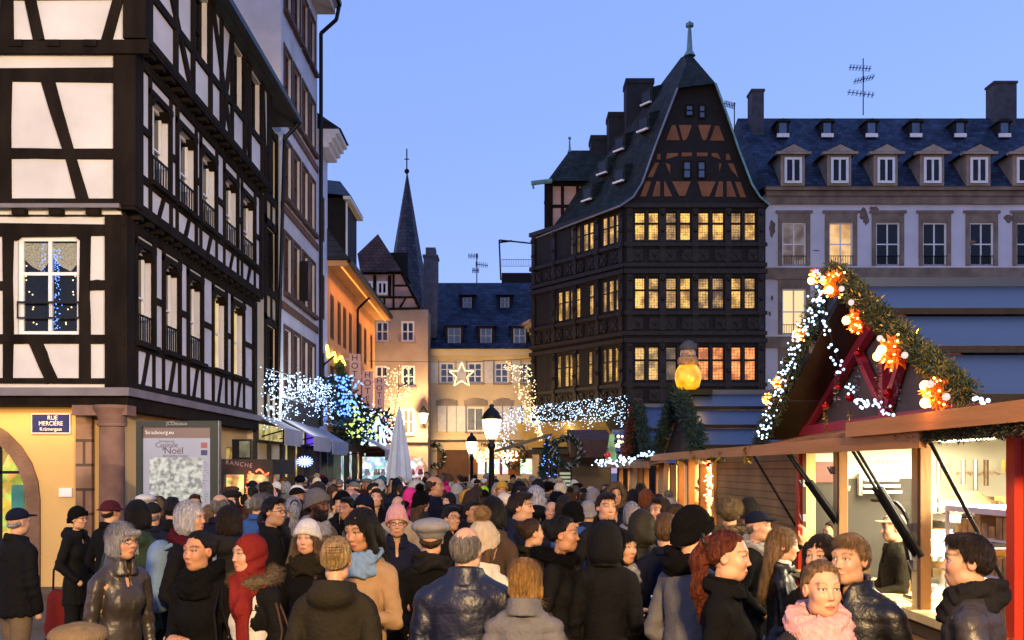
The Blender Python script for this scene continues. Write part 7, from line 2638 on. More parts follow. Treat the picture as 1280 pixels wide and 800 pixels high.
def make_person(sp):
    """a standing person facing -y at the origin, 1.75 m tall before scaling; returns the root"""
    fem = 1 if sp.get('sex') == 'f' else 0
    res = sp.get('res', .005)
    d_ = sp['d']
    sd = sp.setdefault('seed', random.random() * 6)
    sp.setdefault('q', random.uniform(-1, 1))
    root = bpy.data.objects.new('person', None)
    root.empty_display_size = .2
    COL.objects.link(root)
    root.location = ((sp['x'] - CX) * d_ / F, d_, 0)
    sc_ = sp['h'] / 1.752
    root.scale = (sc_, sc_, sc_)
    root.rotation_euler = (0, 0, R(sp.get('yaw', 0)))
    tag(root, sp['label'], 'person', sp.get('group', 'people in the crowd'))
    Rh = rotm(sp.get('hy', 0), sp.get('nod', 0), sp.get('roll', 0))
    hc = HAIRC[sp.get('hairc', 'dark')]
    sw = .172 - .022 * fem
    sw *= sp.get('wide', 1.)
    arms = sp.get('arms', ('pocket', 'pocket'))
    AP = {s: arm_pose(arms[0 if s < 0 else 1], s, sw + .012) for s in (-1, 1)}
    hands = {s: (sp.get('hands', (0, 0))[0 if s < 0 else 1]) for s in (-1, 1)}
    # ---- body: head, neck, trunk, limbs, one skin
    fx, fy, fz = [(-.105, .105, res)], [(-.145, .125, res)], [(1.43, 1.775, res)]
    for s in (-1, 1):
        if hands[s]:
            P = AP[s][2] + AP[s][3] / np.linalg.norm(AP[s][3]) * .08
            for ax_, b in ((fx, P[0]), (fy, P[1]), (fz, P[2])): ax_.append((b - .10, b + .10, max(.0055, res)))
    B = SD(axis(-.45, .45, .03, fx), axis(-.45, .3, .03, fy), axis(-.02, 1.79, .03, fz))
    B.cap((0, .014, 1.30), (0, .01, 1.0), .135, .12, 0, sq=(1, 1.5, 1)); B.cap((-.12, .014, 1.37), (.12, .014, 1.37), .055, None, .06)
    B.ell((0, .02, .93), (.15, .11, .12), .05)
    for s in (-1, 1):
        S, E, W_, D = AP[s]
        B.cap(S, E, .034, .030, .03); B.cap(E, W_, .030, .024, .01)
        if hands[s]: add_hand(B, W_, D, s)
        else: B.ell(W_ + D / np.linalg.norm(D) * .06, .035, .02)
        st_ = sp.get('stride', .0) * s
        B.cap((s * .085, .02, .88), (s * .09, .0 - st_ * .12, .48), .075, .05, .04); B.cap((s * .09, -st_ * .12, .48), (s * .09, .03 - st_ * .2, .07), .05, .035, .02)
        B.cap((s * .09, .03 - st_ * .2, .045), (s * .10, -.12 - st_ * .2, .03), .035, .03, .02)
    B.cap((0, .030, 1.38), (0, .014, 1.55), .056 - .009 * fem, .047 - .009 * fem, .025)
    B.frame(Rh, HEADO)
    add_head(B, sp, fem)
    me = B.mesh('body', M_SKIN, headcol(sp, fem, hc))
    put('body', me, root, (1, 1, 1))
    # ---- trousers and shoes
    if sp.get('legs', True):
        cr = .028
        B = SD(axis(-.3, .3, cr), axis(-.3, .3, cr), axis(.03, 1.06, cr))
        B.cap((0, .015, 1.0), (0, .02, .90), .155, .165, 0, sq=(1, 1.35, 1))
        for s in (-1, 1):
            st_ = sp.get('stride', .0) * s
            B.cap((s * .088, .02, .86), (s * .093, -.0 - st_ * .12, .48), .098, .078, .03); B.cap((s * .093, -st_ * .12, .48), (s * .093, .03 - st_ * .2, .09), .078, .068, .02)
        B.fn((0, 0, .5), 1., lambda x, y, z: .07 - z + 0 * x, 0, 'i'); B.fn((0, 0, .5), 1., lambda x, y, z: z - 1.0 + 0 * x, 0, 'i')
        B.disp(lambda x, y, z: .006 * vnoise(x, y, z, 30, sd))
        put('trousers', B.mesh('trousers', M_COTTON), root, C[sp.get('legc', 'black')])
        for s in (-1, 1):
            st_ = sp.get('stride', .0) * s
            B = SD(axis(-.07, .07, .02), axis(-.22, .14, .02), axis(-.02, .13, .02))
            B.cap((0, .05, .05), (0, -.11, .04), .048, .042, 0); B.cap((0, .05, .05), (0, .045, .11), .045, .048, .02)
            B.fn((0, 0, 0), .4, lambda x, y, z: .004 - z + 0 * x, 0, 'i')
            o = put('shoe', B.mesh('shoe', M_LEATH), root, C[sp.get('shoec', 'black')])
            o.location = (s * .095, -.0 - st_ * .2, 0)
    # ---- coat
    ck, cc = sp.get('coat', 'wool'), C[sp.get('coatc', 'black')]
    hem = sp.get('hem', .82)
    cr = sp.get('cres', .012)
    th = {'puffer': .011, 'shiny': .009, 'parka': .005, 'wool': .002, 'leather': .0}[ck] + sp.get('fat', 0.) * .4
    B = SD(axis(-.48, .48, cr * 1.15), axis(-.44, .34, cr * 1.15), axis(hem - .04, 1.60, cr))
    B.cap((0, .016, 1.325), (0, .010, 1.06), sw - .008 + th, sw - .026 + th + .012 * (1 - fem), 0, sq=(1, 1.42, 1))
    B.cap((-sw + .015, .018, 1.378), (sw - .015, .018, 1.378), .055 + th * .6, None, .05)
    for s in (-1, 1): B.cap((s * .025, .028, 1.490), (s * (sw - .02), .020, 1.405), .030 + th * .4, .042 + th * .4, .04)
    if fem: B.ell((0, -.062, 1.245), (.120, .062, .085), .07)
    fl = sp.get('flare', .02)
    B.cap((0, .012, 1.04), (0, .014, hem), sw - .020 + th, sw + .002 + th + fl, .05, sq=(1, 1.36, 1))
    B.fn((0, 0, 1), 1.2, lambda x, y, z: hem - z + .006 * np.sin(25 * x) + 0 * y, .012, 'i')
    arm_r = .049 + th * .9 - .005 * fem
    F0 = B.F.copy() if ck in ('puffer', 'shiny') else None
    for s in (-1, 1):
        S, E, W_, D = AP[s]
        B.cap(S, E, arm_r + .006, arm_r - .003, .018); B.cap(E, W_, arm_r - .003, arm_r - .013, .008)
        Dn = D / np.linalg.norm(D)
        if hands[s]: B.cap(W_ + Dn * .002, W_ + Dn * .06, .033, .036, .0, 's')
    # neckline
    B.cap((0, -.006, 1.47), (0, -.05, 1.62), .056, .075, .02, 's')
    if ck in ('puffer', 'shiny'):
        pz = sp.get('pitch', .085)
        amp = .011 if ck == 'puffer' else .006
        B.disp(lambda x, y, z: (-amp * (np.abs(np.sin(np.pi * (z + .012 * np.sin(3 * x)) / pz)) ** .5 - .6) + .004 * vnoise(x, y, z * .6, 28, sd)) * (z < 1.47) + .003 * vnoise(x, y, z, 55, sd) + .003 * np.sin(150 * x + 10 * np.sin(50 * z + sd)) * np.exp(-(((z / pz) % 1) - 0) ** 2 * 18))
    else:
        am = .0045
        B.disp(lambda x, y, z: am * 1.1 * vnoise(x, y, z * .5, 24, sd) - am * 1.5 * (1 - np.abs(vnoise(x * 1.1 + .3 * z, y, z * .7, 34, sd + 1))) ** 4 + .007 * np.sin(15 * np.arctan2(x, y) + 4 * np.sin(5 * z + sd)) * ss(1.05, .7, z) + .004 * np.sin(75 * z + 14 * x + 3 * np.sin(20 * y)) * ss(.10, .2, np.abs(x)) * ss(1.30, 1.12, z) * ss(.9, 1.0, z))
    if not sp.get('open'):
        B.disp(lambda x, y, z: -.005 * np.exp(-((x - .012) / .011) ** 2) * (y < -.02) * (z < 1.47) + .007 * np.exp(-((x + .004) / .004) ** 2) * (y < -.02) * (z < 1.47))
    else:
        B.fn((0, -.15, 1.1), .5, lambda x, y, z: np.maximum(np.abs(x) - (.075 + .12 * np.clip(1.3 - z, 0, .4)), y + .075), .012, 's')
    co = sp.get('collar', 'stand')
    if co in ('stand', 'high', 'lapel'):
        hh = {'stand': .030, 'high': .048, 'lapel': .026}[co]
        B.fn((0, .01, 1.50), .2, lambda x, y, z: np.maximum(np.abs(np.sqrt(x * x + ((y - .016) / 1.12) ** 2) - (.070 + .22 * (1.56 - z) * .8)) - (.009 + th * .3), np.abs(z - 1.485 - .45 * (y - .0) * .5) - hh) - .004, .012)
        B.fn((0, -.12, 1.5), .15, lambda x, y, z: np.maximum(np.abs(x) - .012 - .25 * np.maximum(0, z - 1.45), y + .03), .01, 's')
    if co in ('hood', 'furhood'):
        B.ell((0, .105, 1.455), (.125, .075, .075), .04); B.ell((0, .075, 1.54), (.085, .06, .055), .03, 's')
        B.fn((0, .02, 1.5), .25, lambda x, y, z: np.maximum(np.abs(np.sqrt(x * x + ((y - .02) / 1.2) ** 2) - .092) - .016, np.abs(z - 1.475 - .2 * y) - .034) - .004, .02)
        B.fn((0, -.14, 1.5), .13, lambda x, y, z: np.maximum(np.abs(x) - .018 - .3 * np.maximum(0, z - 1.45), y + .04), .01, 's')
    if sp.get('hat') == 'hijab': pass
    put('coat', B.mesh('coat', CM[ck]), root, cc)
    if co == 'furhood' or sp.get('furcollar'):
        B = SD(axis(-.24, .24, .008), axis(-.18, .27, .008), axis(1.36, 1.62, .008))
        def ring(x, y, z):
            q = np.sqrt((x / .125) ** 2 + ((y - .05) / .135) ** 2)
            return np.sqrt((np.abs(q - 1) * .13) ** 2 + (z - 1.475 - .18 * y) ** 2) - .034
        B.fn((0, .05, 1.49), .3, ring)
        B.fn((0, -.15, 1.5), .18, lambda x, y, z: np.maximum(np.abs(x) - .03, y + .02), .02, 's')
        B.disp(lambda x, y, z: .009 * vnoise(x, y, z, 100, sd) + .005 * vnoise(x, y, z, 220, sd))
        V, Q = snet(*B.ax, B.F)
        V, Q = strands(V, Q, I3, 3600, .024, .0013, .004, 'out')
        put('fur_trim', npmesh('fur_trim', V, Q, M_FUR), root, C[sp.get('furcollar', sp.get('furc', 'khaki'))])
    if sp.get('open'):
        B = SD(axis(-.2, .2, .014), axis(-.2, .1, .014), axis(max(hem, .9) - .02, 1.52, .014))
        B.cap((0, .0, 1.33), (0, .0, max(hem, .9)), .135, .14, 0, sq=(1, 1.28, 1))
        B.cap((0, -.006, 1.5), (0, -.05, 1.62), .055, .075, .02, 's')
        if fem: B.ell((0, -.07, 1.25), (.11, .055, .07), .05)
        B.disp(lambda x, y, z: .004 * vnoise(x, y, z, 40, sd))
        put('sweater', B.mesh('sweater', M_KNIT), root, C[sp['open']])
    if sp.get('inner'):       # roll neck
        B = SD(axis(-.1, .1, .008), axis(-.1, .12, .008), axis(1.40, 1.6, .008))
        B.fn((0, .015, 1.5), .2, lambda x, y, z: np.maximum(np.abs(np.sqrt(x * x + ((y - .014) / 1.05) ** 2) - .060) - .008, np.abs(z - 1.485 - .15 * y) - .045) - .004)
        put('roll_neck', B.mesh('roll_neck', M_KNIT), root, C[sp['inner']])
    # ---- scarf
    if sp.get('scarf'):
        B = SD(axis(-.2, .2, .007), axis(-.24, .22, .007), axis(1.0 if sp.get('ends') else 1.34, 1.60, .007))
        bulk = sp.get('bulk', 1.)
        def tor(cz, R0, r0, tilt, sx_=1.):
            def f(x, y, z):
                q = np.sqrt(x * x + ((y - .012) / 1.1) ** 2) - R0
                zz = (z - cz - tilt * y - .02 * sx_ * x / .1)
                return np.sqrt((q * .9) ** 2 + (zz * .8) ** 2) - r0
            return f
        B.fn((0, 0, 1.48), .25, tor(1.487, .078, .030 * bulk, .20)); B.fn((0, 0, 1.45), .25, tor(1.442, .094, .036 * bulk, .30, -1.), .012)
        B.fn((0, -.05, 1.43), .25, tor(1.46, .090, .032 * bulk, .45, 1.6), .01)
        if sp.get('ends'):
            B.cap((.05, -.115, 1.43), (.055, -.175, 1.22), .05, .052, .03, sq=(1, 1.8, 1)); B.cap((.055, -.175, 1.22), (.06, -.185, 1.06), .052, .05, .02, sq=(1, 2.2, 1))
        B.disp(lambda x, y, z: .0030 * np.sin(64 * np.arctan2(x, y) + 30 * z) * sp.get('rib', .5) + .0045 * np.sin(95 * z + 2.5 * np.sin(4 * np.arctan2(x, y) + sd) + 20 * x) + .003 * vnoise(x, y, z, 26, sd))
        put('scarf', B.mesh('scarf', M_KNIT), root, C[sp['scarf']])
    if sp.get('hijab'):
        B = SD(axis(-.24, .24, .007), axis(-.24, .24, .007), axis(1.02, 1.80, .007))
        B.frame(Rh, HEADO)
        B.ell((0, .02, .025), (.082, .107, .102)); B.ell((0, .02, -.06), (.076, .092, .10), .04)
        B.cap((0, .02, -.08), (0, .015, -.17), .070, .090, .03); B.ell((0, -.115, -.020), (.056, .080, .092), .008, 's')
        B.frame()
        B.cap((-.02, -.06, 1.45), (.05, -.13, 1.32), .070, .060, .04); B.cap((.05, -.13, 1.32), (.085, -.15, 1.08), .060, .046, .03, sq=(1, 2.2, 1))
        B.cap((-.08, .03, 1.42), (.08, .03, 1.42), .075, None, .05)
        B.disp(lambda x, y, z: .007 * np.sin(70 * (x + .5 * z) + 6 * np.sin(8 * z + 4 * y)) * ss(1.62, 1.45, z) + .0045 * np.sin(75 * (z - 1.1 * y) + 3 * np.sin(15 * y)) * ss(1.44, 1.5, z) * ss(1.68, 1.6, z))
        put('headscarf', B.mesh('headscarf', M_COTTON), root, C[sp['hijab']])
        mb = MB()
        for i in range(13):
            x = .04 + i * .0075
            mb.bar((x, -.155 - .004 * (i % 3), 1.075), (x + random.uniform(-.01, .01), -.16, 1.03 - random.random() * .02), .004, 5, .002)
        o = mb.build('fringe', M_COTTON)
        o.parent = root
        o.matrix_parent_inverse = Matrix()
        o.color = (*C[sp['hijab']], 1)
    # ---- hair, hat
    hs_ = sp.get('hres', .006)
    if sp.get('hair') and not sp.get('hijab'):
        V, Q = hair_mesh(sp, Rh, hs_)
        if sp.get('hat') in ('beanie', 'bobble', 'slouch', 'cap', 'flatcap', 'beret', 'fur', 'bucket', 'hood'):
            # flatten the hair under the hat
            L_ = (V - np.array(HEADO)) @ Rh
            t = np.clip((L_[:, 2] - (.03 - .42 * (L_[:, 1] + .05))) / .03, 0, 1)[:, None]
            ctr = np.array((0, .014, .02))
            dirn = L_ - ctr
            V = ((ctr + dirn * (1 - .22 * t)) @ Rh.T + np.array(HEADO)).astype(np.float32)
        ns_ = sp.get('nstr', 9000 if d_ < 5.7 else (5000 if d_ < 7.5 else 2000))
        mode = {'short': 'fwd', 'crop': 'fwd', 'bald': 'down', 'ponytail': 'back', 'bun': 'back', 'curly': 'curl'}.get(sp['hair'], 'down')
        L_ = {'short': .032, 'crop': .014, 'bald': .016, 'ponytail': .05, 'bun': .045, 'curly': .05}.get(sp['hair'], .07)
        if ns_: V, Q = strands(V, Q, Rh, ns_, L_, .0014 if d_ < 6 else .0022, {'curly': .012, 'bun': .0012, 'ponytail': .0015}.get(sp['hair'], .003), mode)
        put('hair', npmesh('hair', V, Q, M_HAIR), root, hc)
        if sp['hair'] == 'ponytail':
            mb = MB()
            P = [Vector(Rh @ np.array((.036 * math.cos(a), .118 + .012 * math.sin(a), .058 + .036 * math.sin(a))) + np.array(HEADO)) for a in [i * .524 for i in range(13)]]
            mb.tube(P, .007, 6)
            o = mb.build('hair_tie', M_BLACK)
            o.parent = root
            o.matrix_parent_inverse = Matrix()
    if sp.get('hat'):
        for (n_, V, Q, mt, c_) in hat_parts(sp, Rh, hs_):
            if mt is M_FUR: V, Q = strands(V, Q, Rh, 3000, .02, .0012, .004, 'out')
            elif mt is M_KNIT and d_ < 7.5: V, Q = strands(V, Q, Rh, 500, .004, .0008, .001, 'out')
            put(n_, npmesh(n_, V, Q, mt), root, c_)
    if sp.get('beard', 0) >= .9:
        B = SD(axis(-.09, .09, .006), axis(-.13, .05, .006), axis(-.15, .02, .006))
        B.ell((0, -.02, -.05), (.064, .071, .074)); B.ell((0, -.055, -.095), (.038, .036, .034), .03)
        B.fn((0, 0, 0), .3, lambda x, y, z: z + .045 - .9 * np.maximum(0, np.abs(x) - .035), .01, 'i'); B.ell((0, -.1, -.067), (.022, .03, .009), .006, 's')
        B.fn((0, 0, 0), .3, lambda x, y, z: y - .005 + 0 * x, .01, 'i')
        B.disp(lambda x, y, z: .002 * vnoise(x, y, z, 190, sd))
        V, Q = snet(*B.ax, B.F)
        put('beard', npmesh('beard', (V @ Rh.T) + np.array(HEADO, np.float32), Q, M_HAIR), root, hc)
    if sp.get('glasses'):
        mb = MB()
        tr = lambda p: Vector(Rh @ np.array(p, np.float32) + np.array(HEADO))
        for s in (-1, 1):
            mb.tube([tr((s * .033 + .021 * math.cos(a), -.101 + .012 * abs(math.cos(a)) * (math.cos(a) * s > 0), .004 + .016 * math.sin(a))) for a in [i * .4488 for i in range(15)]], .0016, 5)
            mb.bar(tr((s * .054, -.090, .008)), tr((s * .079, .01, .008)), .0016, 5)
        mb.bar(tr((-.012, -.102, .008)), tr((.012, -.102, .008)), .0016, 5)
        o = mb.build('glasses', M_BLACK)
        o.parent = root
        o.matrix_parent_inverse = Matrix()
    return root
def body_point(root, p):
    """a point of a person's own frame in the world"""
    return Matrix.LocRotScale(root.location, root.rotation_euler.to_quaternion(), root.scale) @ Vector(p)
def shoulder_bag(root, label, col, side, z=.98, w_=.30, hh=.24, dth=.12, name='handbag', strap_to=True, mtl=None, gold=False, y=.0):
    """a soft leather bag at the hip with its strap over the shoulder"""
    M_ = Matrix.LocRotScale(root.location, root.rotation_euler.to_quaternion(), root.scale)
    loc = M_ @ Vector((side * .26, y, z))
    t = bpy.data.objects.new(name, None)
    t.empty_display_size = .1
    COL.objects.link(t)
    t.location, t.rotation_euler, t.scale = loc, root.rotation_euler, root.scale
    tag(t, label, 'bag')
    B = SD(axis(-.13, .13, .009), axis(-w_ / 2 - .06, w_ / 2 + .06, .009), axis(-hh - .05, .10, .009))
    B.cap((0, -w_ / 2 + .06, -hh * .6), (0, w_ / 2 - .06, -hh * .6), hh * .42, None, 0, sq=(1.7, 1, 1)); B.cap((0, -w_ / 2 + .09, -.03), (0, w_ / 2 - .09, -.03), .05, None, .06, sq=(1.6, 1, 1))
    B.disp(lambda x, y_, z_: .005 * vnoise(x, y_, z_, 38, 1.) + .003 * vnoise(x, y_, z_, 90, 2.))
    o = put('bag_body', B.mesh('bag_body', mtl or M_LEATH), t, C[col])
    mb = MB()
    if strap_to:
        top = Vector((-side * .12, .0 - y + .02, 1.465 - z))
        for yy in (-w_ / 2 + .09, w_ / 2 - .09):
            a = Vector((0, yy, 0))
            mid_ = Vector((0.0 - side * .0, yy * .5, (1.2 - z)))
            mb.tube([a, Vector((side * .02, yy * .8, .14)), Vector((-side * .02, yy * .5, 1.30 - z)), top], .007, 6)
    else:
        mb.tube([Vector((0, (w_ / 2 - .09) * math.cos(a), .16 * math.sin(a))) for a in [i * math.pi / 8 for i in range(9)]], .010, 6)
    o = mb.build('strap', M_COTTON)
    o.parent = t
    o.matrix_parent_inverse = Matrix()
    o.color = (*C[col], 1)
    if gold:
        mb = MB()
        mb.box(side * .065 - .01, side * .065 + .01, -.04, .04, -.09, -.05)
        o = mb.build('buckle', M_GOLDL)
        o.parent = t
        o.matrix_parent_inverse = Matrix()
    return t
# ================================================================== the people nearest the camera, one by one
def P(x, top, d, label, **k):
    k.update(x=x, d=d, label=label)
    k['h'] = H - (top - CY) * d / F
    if k.get('hat') in ('beanie', 'bobble', 'slouch', 'fur', 'hood', 'beret'): k['h'] -= .03
    if d > 7.2: k.setdefault('res', .007); k.setdefault('cres', .016); k.setdefault('hres', .008)
    elif d > 5.6: k.setdefault('res', .0048); k.setdefault('cres', .013)
    else: k.setdefault('res', .0036); k.setdefault('hres', .005); k.setdefault('cres', .011)
    return make_person(k)
f_, m_ = 'f', 'm'
NEAR = {}
P(22, 636, 9.0, 'man in dark peaked cap, black jacket and beige trousers before the stone arch', sex=m_, yaw=150, hair='crop', hairc='grey', hat='cap', hatc='navy', coat='parka', coatc='black', hem=.80, legc='khaki', arms=('down', 'pocket'), wide=1.08, fat=.02, stride=.4)
P(97, 632, 11.0, 'woman in black beanie and long black padded parka standing by the ochre wall', sex=f_, yaw=75, hair='crop', hairc='dark', hat='beanie', hatc='black', coat='parka', coatc='black', hem=.66, collar='hood', legc='black', fat=.015, glasses=True)
P(152, 653, 6.5, 'grey-haired woman with glasses in long shiny dark brown coat', sex=f_, yaw=52, hy=8, hair='bob', hairc='grey', fringe=True, coat='leather', coatc='bronze', hem=.45, collar='high', glasses=True, arms=('down', 'down'), wide=1.0, furcollar=None)
P(172, 626, 8.2, 'person with dark shaggy hair and olive green jacket seen from behind near the column', sex=m_, yaw=175, hair='bob', hairc='black', coat='parka', coatc='green', hem=.75, collar='hood', fat=.01)
P(138, 626, 10.6, 'person in dark red brimmed hat and black coat just left of the column', sex=m_, yaw=150, hair='crop', hairc='dark', hat='bucket', hatc='burg', coat='wool', coatc='black', hem=.7)
P(190, 629, 10.0, 'older man in dark peaked cap and navy jacket in front of the information board', sex=m_, yaw=188, hair='crop', hairc='salt', hat='cap', hatc='char', coat='parka', coatc='navy', hem=.75)
wg = P(237, 626, 7.6, 'woman with white bobbed hair and burgundy scarf wearing light blue backpack straps', sex=f_, yaw=80, hair='bob', hairc='white', coat='parka', coatc='black', hem=.72, scarf='burg', collar=None)
P(215, 622, 10.5, 'tall man with black fur-like hair in black coat before the city map poster', sex=m_, yaw=185, hair='short', hairc='black', coat='parka', coatc='black', hem=.75, collar='hood')
w1 = P(250, 664, 6.0, 'woman in black shawl with dark tied-back hair turning her face toward the camera', sex=f_, yaw=-22, hy=-6, hair='bun', hairc='black', coat='wool', coatc='black', hem=.55, collar=None, scarf='black', bulk=1.25, skin='tan', arms=('fold', 'pocket'), hands=(1, 0), flare=.03)
w2 = P(312, 668, 6.0, 'woman in dark red headscarf with white sweater under open black fur-collared coat', sex=f_, yaw=-28, hy=-18, hijab='red', skin='light', coat='parka', coatc='black', hem=.6, open='white', furcollar='khaki', collar=None, arms=('pocket', 'down'))
P(275, 618, 10.2, 'bald man in navy coat seen from behind right of the information board', sex=m_, yaw=160, hair='bald', hairc='salt', coat='wool', coatc='navy', hem=.7)
P(286, 633, 8.0, 'woman with dark bob and charcoal hooded coat seen from behind', sex=f_, yaw=165, hair='bob', hairc='dark', coat='parka', coatc='char', hem=.7, collar='hood')
P(341, 622, 9.0, 'man with black hair and glasses in black coat with grey shoulder strap facing right', sex=m_, yaw=72, hair='short', hairc='black', coat='parka', coatc='black', hem=.7, glasses=True, skin='light', beard=.2)
P(322, 618, 11.5, 'person with grey hair in blue jacket in front of the red-lit kiosk', sex=m_, yaw=170, hair='short', hairc='salt', coat='parka', coatc='blue', hem=.7)
P(396, 610, 9.2, 'bearded man in grey beanie and grey hoodie under tan jacket facing right', sex=m_, yaw=62, hair='crop', hairc='black', hat='beanie', hatc='grey', beard=.95, skin='dark', coat='wool', coatc='khaki', hem=.72, scarf='lgrey', bulk=.9, collar=None, wide=1.08, fat=.02)
P(384, 648, 7.4, 'young woman in white knit beanie with long brown hair and olive scarf facing the camera', sex=f_, yaw=0, hy=-8, hair='long', hairc='lbrown', hat='beanie', hatc='white', coat='wool', coatc='black', hem=.7, scarf='olive', collar=None, bulk=1.1, skin='fair')
P(420, 671, 5.3, 'woman with clipped blond hair and dark olive hooded coat seen from behind', sex=f_, yaw=172, hy=8, hair='bun', hairc='blond', coat='parka', coatc='olive', hem=.7, collar='hood', wide=1.06, arms=('pocket', 'pocket'), fat=.012)
P(452, 636, 6.1, 'woman with voluminous long black hair, tan coat and pale blue scarf looking down', sex=f_, yaw=-20, hy=-12, nod=14, hair='long', hlen=.42, hairc='black', coat='wool', coatc='tan', hem=.6, scarf='lblue', collar=None, skin='tan', bulk=.9, arms=('hold', 'hold'), hands=(1, 1))
P(496, 633, 8.8, 'woman in pale pink knit beanie and glasses with navy coat facing the camera', sex=f_, yaw=8, hair='crop', hairc='brown', hat='slouch', hatc='pink', coat='parka', coatc='navy', hem=.7, glasses=True, collar='high')
P(539, 645, 6.7, 'person in round light grey wool hat and black coat with shoulder strap seen from behind', sex=f_, yaw=178, hair='crop', hairc='brown', hat='beret', hatc='lgrey', coat='wool', coatc='black', hem=.6, scarf='char', collar=None, wide=1.02)
P(583, 659, 5.4, 'balding man in shiny navy blue quilted jacket seen from behind in the middle', sex=m_, yaw=176, hy=-14, hair='bald', hairc='salt', coat='shiny', coatc='navy', hem=.80, collar='high', arms=('down', 'down'), wide=1.12, fat=.02, pitch=.12)
P(604, 652, 6.4, 'person in beige knit hat with furry pompom and cream white coat', sex=f_, yaw=150, hair='longback', hairc='lbrown', hlen=.2, hat='bobble', hatc='beige', pomc='tan', coat='wool', coatc='cream', hem=.6, collar='hood')
P(616, 622, 8.0, 'person with full black hair in brown coat behind the beige pompom hat', sex=f_, yaw=150, hair='bob', hairc='black', coat='parka', coatc='brown', hem=.7, collar='hood')
P(650, 616, 8.8, 'man with short dark hair in navy jacket facing right behind the pompom hat', sex=m_, yaw=75, hair='short', hairc='dark', coat='parka', coatc='navy', hem=.7, collar='high')
P(664, 649, 8.2, 'woman with brown hair tied in a bun and olive brown jacket turned right', sex=f_, yaw=112, hair='bun', hairc='brown', coat='wool', coatc='olive', hem=.7, collar='lapel')
w3 = P(656, 699, 5.15, 'woman with golden ginger bob in grey quilted jacket seen from behind', sex=f_, yaw=170, hair='bob', hairc='honey', coat='puffer', coatc='grey', hem=.7, collar='high', arms=('pocket', 'pocket'), fat=.0, wide=.98)
w4 = P(703, 646, 6.9, 'woman with black hair pulled back in black furry coat facing right', sex=f_, yaw=68, hy=10, hair='bun', hairc='black', coat='parka', coatc='black', hem=.6, furcollar='black', collar=None, skin='tan', fat=.015)
P(757, 650, 6.8, 'person in long black parka with fur-edged hood up seen from behind', sex=f_, yaw=172, hair='crop', hairc='black', hat='hood', hatc='black', fur='black', coat='parka', coatc='black', hem=.35, fat=.02, arms=('pocket', 'down'))
w5 = P(779, 664, 7.0, 'woman in grey fringed shawl holding up a white telephone beside the black parka', sex=f_, yaw=35, hair='bob', hairc='black', coat='wool', coatc='grey', hem=.78, collar=None, scarf='lgrey', skin='light', arms=('hold', 'hold'), hands=(1, 1))
P(757, 616, 9.0, 'young man with dark tousled hair facing the camera above the black parka hood', sex=m_, yaw=18, hair='short', hairc='dark', coat='wool', coatc='char', hem=.7, skin='fair', collar='high')
P(802, 636, 8.2, 'person in olive black horizontally quilted jacket seen from behind', sex=m_, yaw=176, hair='crop', hairc='dark', hat='hood', hatc='olive', coat='puffer', coatc='olive', hem=.7, wide=1.08, pitch=.07)
P(826, 622, 9.6, 'young man with dark hair facing left by the orange lit posts', sex=m_, yaw=-55, hair='short', hairc='dark', coat='parka', coatc='navy', hem=.7, skin='fair')
P(833, 642, 7.0, 'man with cropped brown hair in dark navy suit coat seen from behind', sex=m_, yaw=165, hair='short', hairc='lbrown', coat='wool', coatc='navy', hem=.55, collar='lapel')
P(866, 632, 5.6, 'tall man in black beanie and black neck warmer with grey wool coat', sex=m_, yaw=120, hy=0, hair='crop', hairc='black', hat='beanie', hatc='black', coat='wool', coatc='grey', hem=.5, scarf='black', bulk=1.15, collar=None)
P(908, 664, 4.95, 'woman with long auburn ponytail in black coat facing right in profile', sex=f_, yaw=72, hair='ponytail', hairc='red', coat='wool', coatc='black', hem=.55, collar='lapel', inner='black', skin='fair', nod=4)
w6 = P(978, 660, 6.9, 'young woman with long straight blond hair in black leather jacket facing right', sex=f_, yaw=78, nod=6, hair='longback', hlen=.34, hairc='dblond', coat='leather', coatc='black', hem=.92, collar='lapel', inner='white', skin='fair', legc='lgrey', arms=('forward', 'forward'), hands=(1, 1))
P(912, 622, 9.2, 'person in brown fur hood by the plank wall seen from behind', sex=f_, yaw=170, hair='crop', hairc='brown', hat='fur', hatc='khaki', coat='parka', coatc='char', hem=.7, collar='furhood', furc='khaki')
P(936, 622, 9.8, 'person in dark knit hat and navy jacket in front of the plank wall', sex=m_, yaw=160, hair='crop', hairc='dark', hat='beanie', hatc='char', coat='parka', coatc='navy', hem=.7, collar='hood')
P(947, 640, 8.3, 'person in navy blue cap and black coat raising one gloved hand by the plank wall', sex=m_, yaw=60, hair='crop', hairc='salt', hat='cap', hatc='navy', coat='wool', coatc='black', hem=.7, scarf='lgrey', collar=None, arms=('pocket', 'raise'), hands=(0, 1))
P(1064, 668, 4.95, 'man with short blond hair in black quilted jacket looking left before the stall window', sex=m_, yaw=-48, hy=-4, hair='short', hairc='dblond', coat='shiny', coatc='black', hem=.75, collar='high', wide=1.08, skin='light', beard=.12, fat=.01)
P(1027, 668, 5.5, 'brunette woman half hidden behind the blond man in the black quilted jacket', sex=f_, yaw=-40, hair='long', hairc='dark', coat='wool', coatc='black', hem=.6, skin='light')
P(1026, 702, 4.3, 'woman with pulled-back dark blond hair and big pale pink ribbed scarf facing the camera', sex=f_, yaw=14, hy=-8, roll=0, hair='bun', hairc='dblond', coat='parka', coatc='char', hem=.7, scarf='pink', bulk=1.4, rib=1.2, collar=None, skin='fair', iris=(.05, .05, .04))
P(1212, 668, 4.6, 'man with short dark hair in grey-brown jacket with thick collar seen from behind at right', sex=m_, yaw=-118, hy=12, hair='short', hairc='dark', coat='shiny', coatc='bronze', hem=.75, collar='high', scarf='char', bulk=1.1, wide=1.08, skin='light', beard=.3)
